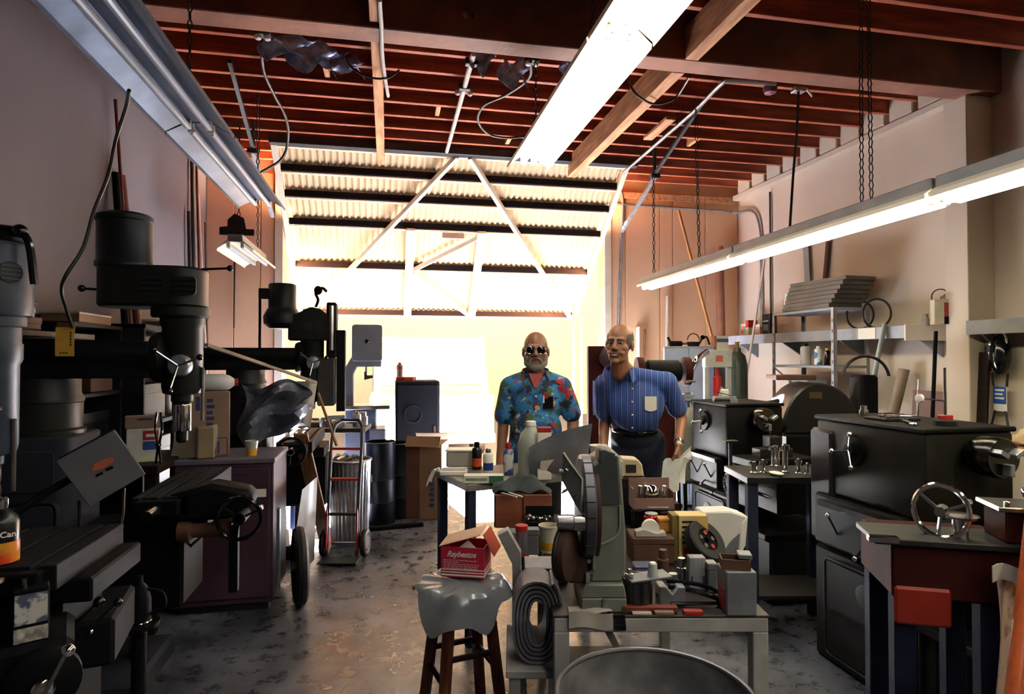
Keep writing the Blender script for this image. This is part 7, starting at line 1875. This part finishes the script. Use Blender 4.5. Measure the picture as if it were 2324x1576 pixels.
MB().prism([(-.15, 0), (.15, 0), (.15, .06), (.08, .06), (.06, .16), (-.02, .2), (-.08, .14), (-.08, .08), (-.15, .07)], (0, 0, 0), (1, 0, 0), (0, 0, 1), (0, .012, 0)).build('plate', m_iron, t, .003)
# ceiling conduits and hoses
def tube_thing(name, label, pts, r, m, cat, n=8, smooth=True):
    return one(MB().tube(wob(pts, 6) if smooth else pts, r, n), name, m, label, cat)
t = thing('door_strut', 'white pipe strut running along the ceiling to the door header', 'strut', (0, 0, 0))
a = at(1075, 122, Z=3.74); b = Vector((at(1018, 330, Z=3.74).x, 6.38, 3.74))
MB().cyl(a, b, .02, n=12).build('pipe', mat('white_pipe', '#cfc9bd', rough=.45), t)
for f in (.12, .02): MB().box(a.lerp(b, f * 2 + .02), (.09, .05, .05)).build('clamp', m_iron, t, .004)
for s in (-.05, .05): MB().sph(a.lerp(b, .28) + Vector((s, 0, -.03)), .022).build('lamp_socket', m_white, t)
tube_thing('conduit', 'pale conduit dropping beside the left ceiling timber', [at(861, 0, Z=3.6), at(866, 70, Z=3.6), at(868, 130, Z=3.58), at(876, 190, Z=3.6), at(881, 218, Z=3.66)], .013, mat('white_pipe', '#cfc9bd'), 'conduit')
tube_thing('conduit', 'long grey conduit sloping from the ceiling to the door corner', [at(1760, 190, Z=3.78), at(1660, 184, Z=3.76), at(1636, 192, Z=3.75), at(1580, 248, Z=3.72), at(1500, 318, Z=3.68), at(1415, 392, Z=3.6)], .018, m_galv, 'conduit')
tube_thing('air_hose', 'black hose looping under the ceiling left of the middle fixture', [at(1205, 140, Z=3.75), at(1200, 178, Z=3.72), at(1150, 215, Z=3.7), at(1098, 240, Z=3.7), at(1085, 275, Z=3.68), at(1110, 305, Z=3.66), at(1150, 313, Z=3.68), at(1190, 310, Z=3.74)], .011, m_cable, 'hose')
tube_thing('air_hose', 'black cable looping from the ceiling to the tarnished left fixture', [at(592, 90, Z=3.78), at(598, 160, Z=3.74), at(622, 215, Z=3.7), at(648, 265, Z=3.68), at(654, 310, Z=3.62), at(640, 360, Z=3.45), at(588, 394, Z=3.3)], .012, m_cable, 'cable')
tube_thing('cable', 'thin black cable sagging across the left ceiling timber', [at(775, 120, Z=3.78), at(800, 155, Z=3.7), at(840, 176, Z=3.6), at(880, 177, Z=3.58), at(905, 160, Z=3.75)], .008, m_cable, 'cable')
tube_thing('cable', 'black cable sagging right of the middle fixture over the timber', [at(1425, 178, Z=3.78), at(1440, 210, Z=3.62), at(1470, 232, Z=3.56), at(1500, 236, Z=3.6), at(1535, 220, Z=3.75), at(1565, 175, Z=3.79)], .009, m_cable, 'cable')
tube_thing('drop_cord', 'black cord dropping from the ceiling to the right fixture', [at(1812, 208, Z=3.74), at(1808, 300, d=4.9), at(1800, 400, d=4.85), at(1792, 525, d=4.8)], .010, m_cable, 'cord')
t = thing('ceiling_box', 'white ceiling outlet box with a tag above the drop cord', 'outlet', at(1812, 205, Z=3.77))
MB().box((0, 0, 0), (.10, .07, .035)).build('box', m_galv, t, .004)
MB().box((.10, 0, -.01), (.09, .012, .02), (0, R(30), R(20))).build('tag', m_white, t, .003)
for i, (px, py, lab) in enumerate(((596, 82, 'white ceiling outlet at the left over the foil scraps'), (1208, 142, 'white ceiling outlet above the looping hose'))):
    t = thing('ceiling_box', lab, 'outlet', at(px, py, Z=3.76))
    MB().box((0, 0, .02), (.10, .07, .04)).build('box', m_iron, t, .004)
    for s in (-.03, .03): MB().ring((s, 0, 0), (0, 0, -1), [(.022, 0), (.022, .02), (.014, .026)], 12).build('socket', m_white, t)
# torn foil insulation between joists
m_foil = mat('torn_foil', '#aab0c4', rough=.3, metal=.3, col2='#6a6f88', scale=14)
rf = random.Random(4)
for i, (px, py, w_, h_, lab) in enumerate(((650, 95, .34, .16, 'torn foil insulation hanging nearest the left ceiling outlet'), (705, 112, .30, .20, 'largest torn foil scrap between the left joists'), (745, 128, .24, .14, 'foil scrap hanging left of the ceiling timber'), (790, 145, .18, .10, 'small foil scrap beside the ceiling timber'), (1165, 150, .2, .2, 'torn foil insulation scrap beside the looping hose'), (1300, 152, .16, .12, 'foil scrap hanging right beside the middle fixture'), (1095, 125, .14, .16, 'small foil scrap by the white pipe clamps'))):
    c = at(px, py, Z=3.78); ph = rf.uniform(0, 6)
    w = MB().sheet(lambda u, v: tuple(c + Vector(((u - .5) * w_ + .03 * math.sin(7 * v + ph), .03 * math.sin(6 * u + ph) + .05 * (v - .5), .03 - h_ * v * (.55 + .45 * math.sin(4 * u + ph) ** 2) + .02 * math.sin(11 * u + 5 * v + ph)))), 12, 7, .002)
    one(w, 'foil_scrap', m_foil, lab, 'foil', group='torn foil insulation under the roof')
# red alarm bell and wooden block under the joists
t = thing('alarm_bell', 'dull red round bell under the joists by the conduit', 'bell', at(1748, 203, Z=3.76))
MB().ring((0, 0, 0), (0, 0, -1), [(.055, -.02), (.055, 0), (.045, .03), (.01, .045)], 20).build('gong', mat('bell_red', '#5c2430', rough=.5), t)
MB().box((0, 0, .03), (.06, .06, .03)).build('base', m_iron, t)
one(MB().bar(at(1470, 315, Z=3.66), at(1523, 268, Z=3.66), .09, .03), 'ceiling_plank', m_timber, 'short pale wooden plank fixed under the joists near the conduit', 'plank', bev=.003)
# fixture mark: steel pipe lying on the cross beam
one(MB().cyl(at(1112, 30, Z=3.80), at(1378, 60, Z=3.80), .014, n=8), 'conduit', m_galv, 'straight grey conduit above the lit middle fixture before the beam', 'conduit')
t = thing('ceiling_spool', 'dark glinting pulley hanging before the cross beam', 'pulley', at(1055, 40, Z=3.74))
MB().torus((0, 0, 0), (.3, 1, 0), .05, .016, n=18, m=8).build('rim', m_castdk, t)
MB().cyl((0, -.03, 0), (0, .03, 0), .02, n=10).build('hub', m_steel, t)
MB().bar((0, 0, .02), (0, 0, .1), .02, .02).build('hook', m_iron, t)
# back wall hanging wires (left of the door)
tube_thing('hanging_wire', 'thin wire hanging down the back wall left of the doorway', [at(534, 500, Y=7.36), at(533, 600, Y=7.36), at(531, 745, Y=7.36)], .006, m_cable, 'wire')
# van outside
q = at(1075, 948, Y=9.5)
vn = thing('van', 'white van with round headlight parked in the bright yard outside', 'van', (q.x - .62, 9.5, -.02))
m_van = mat('van_white', '#7a7566', rough=.4, var=.04)
MB().b2((-.95, 0, .28), (.95, 4.4, 1.05)).build('lower_body', m_van, vn, .04, seg=2)
MB().prism([(0, 1.05), (.25, 1.12), (.75, 1.95), (4.4, 2.0), (4.4, 1.05)], (-.9, .02, 0), (0, 1, 0), (0, 0, 1), (1.8, 0, 0)).build('cabin', m_van, vn, .03)
MB().prism([(.30, 1.18), (.72, 1.86), (.70, 1.88), (.27, 1.2)], (-.78, 0, 0), (0, 1, 0), (0, 0, 1), (1.56, 0, 0)).build('windscreen', mat('pale_windscreen', '#5c5b50', spec=.1, rough=.6, var=.02), vn)
gp = MB().b2((-.82, -.02, .52), (.82, .0, .86)).build('grille', mat('grille_grey', '#6a6758', rough=.5), vn, .004)
for i in range(5): MB().b2((-.45, -.03, .56 + i * .06), (.45, -.02, .575 + i * .06)).build('grille_bar', m_van, gp)
for s in (-1, 1):
    MB().ring((s * .62, -.02, .69), (0, -1, 0), [(.12, 0), (.125, .01), (.11, .03), (.05, .045)], 24).build('headlight', m_white, vn)
    for yy in (.9, 3.5): MB().ring((s * .8 - .1, yy, .32), (1, 0, 0), [(.2, 0), (.32, .0), (.32, .2), (.2, .2)], 24).build('wheel', m_rubber, vn)
MB().b2((-.95, -.1, .30), (.95, .02, .46)).build('bumper', mat('bumper_grey', '#b9b5aa', rough=.4), vn, .02)
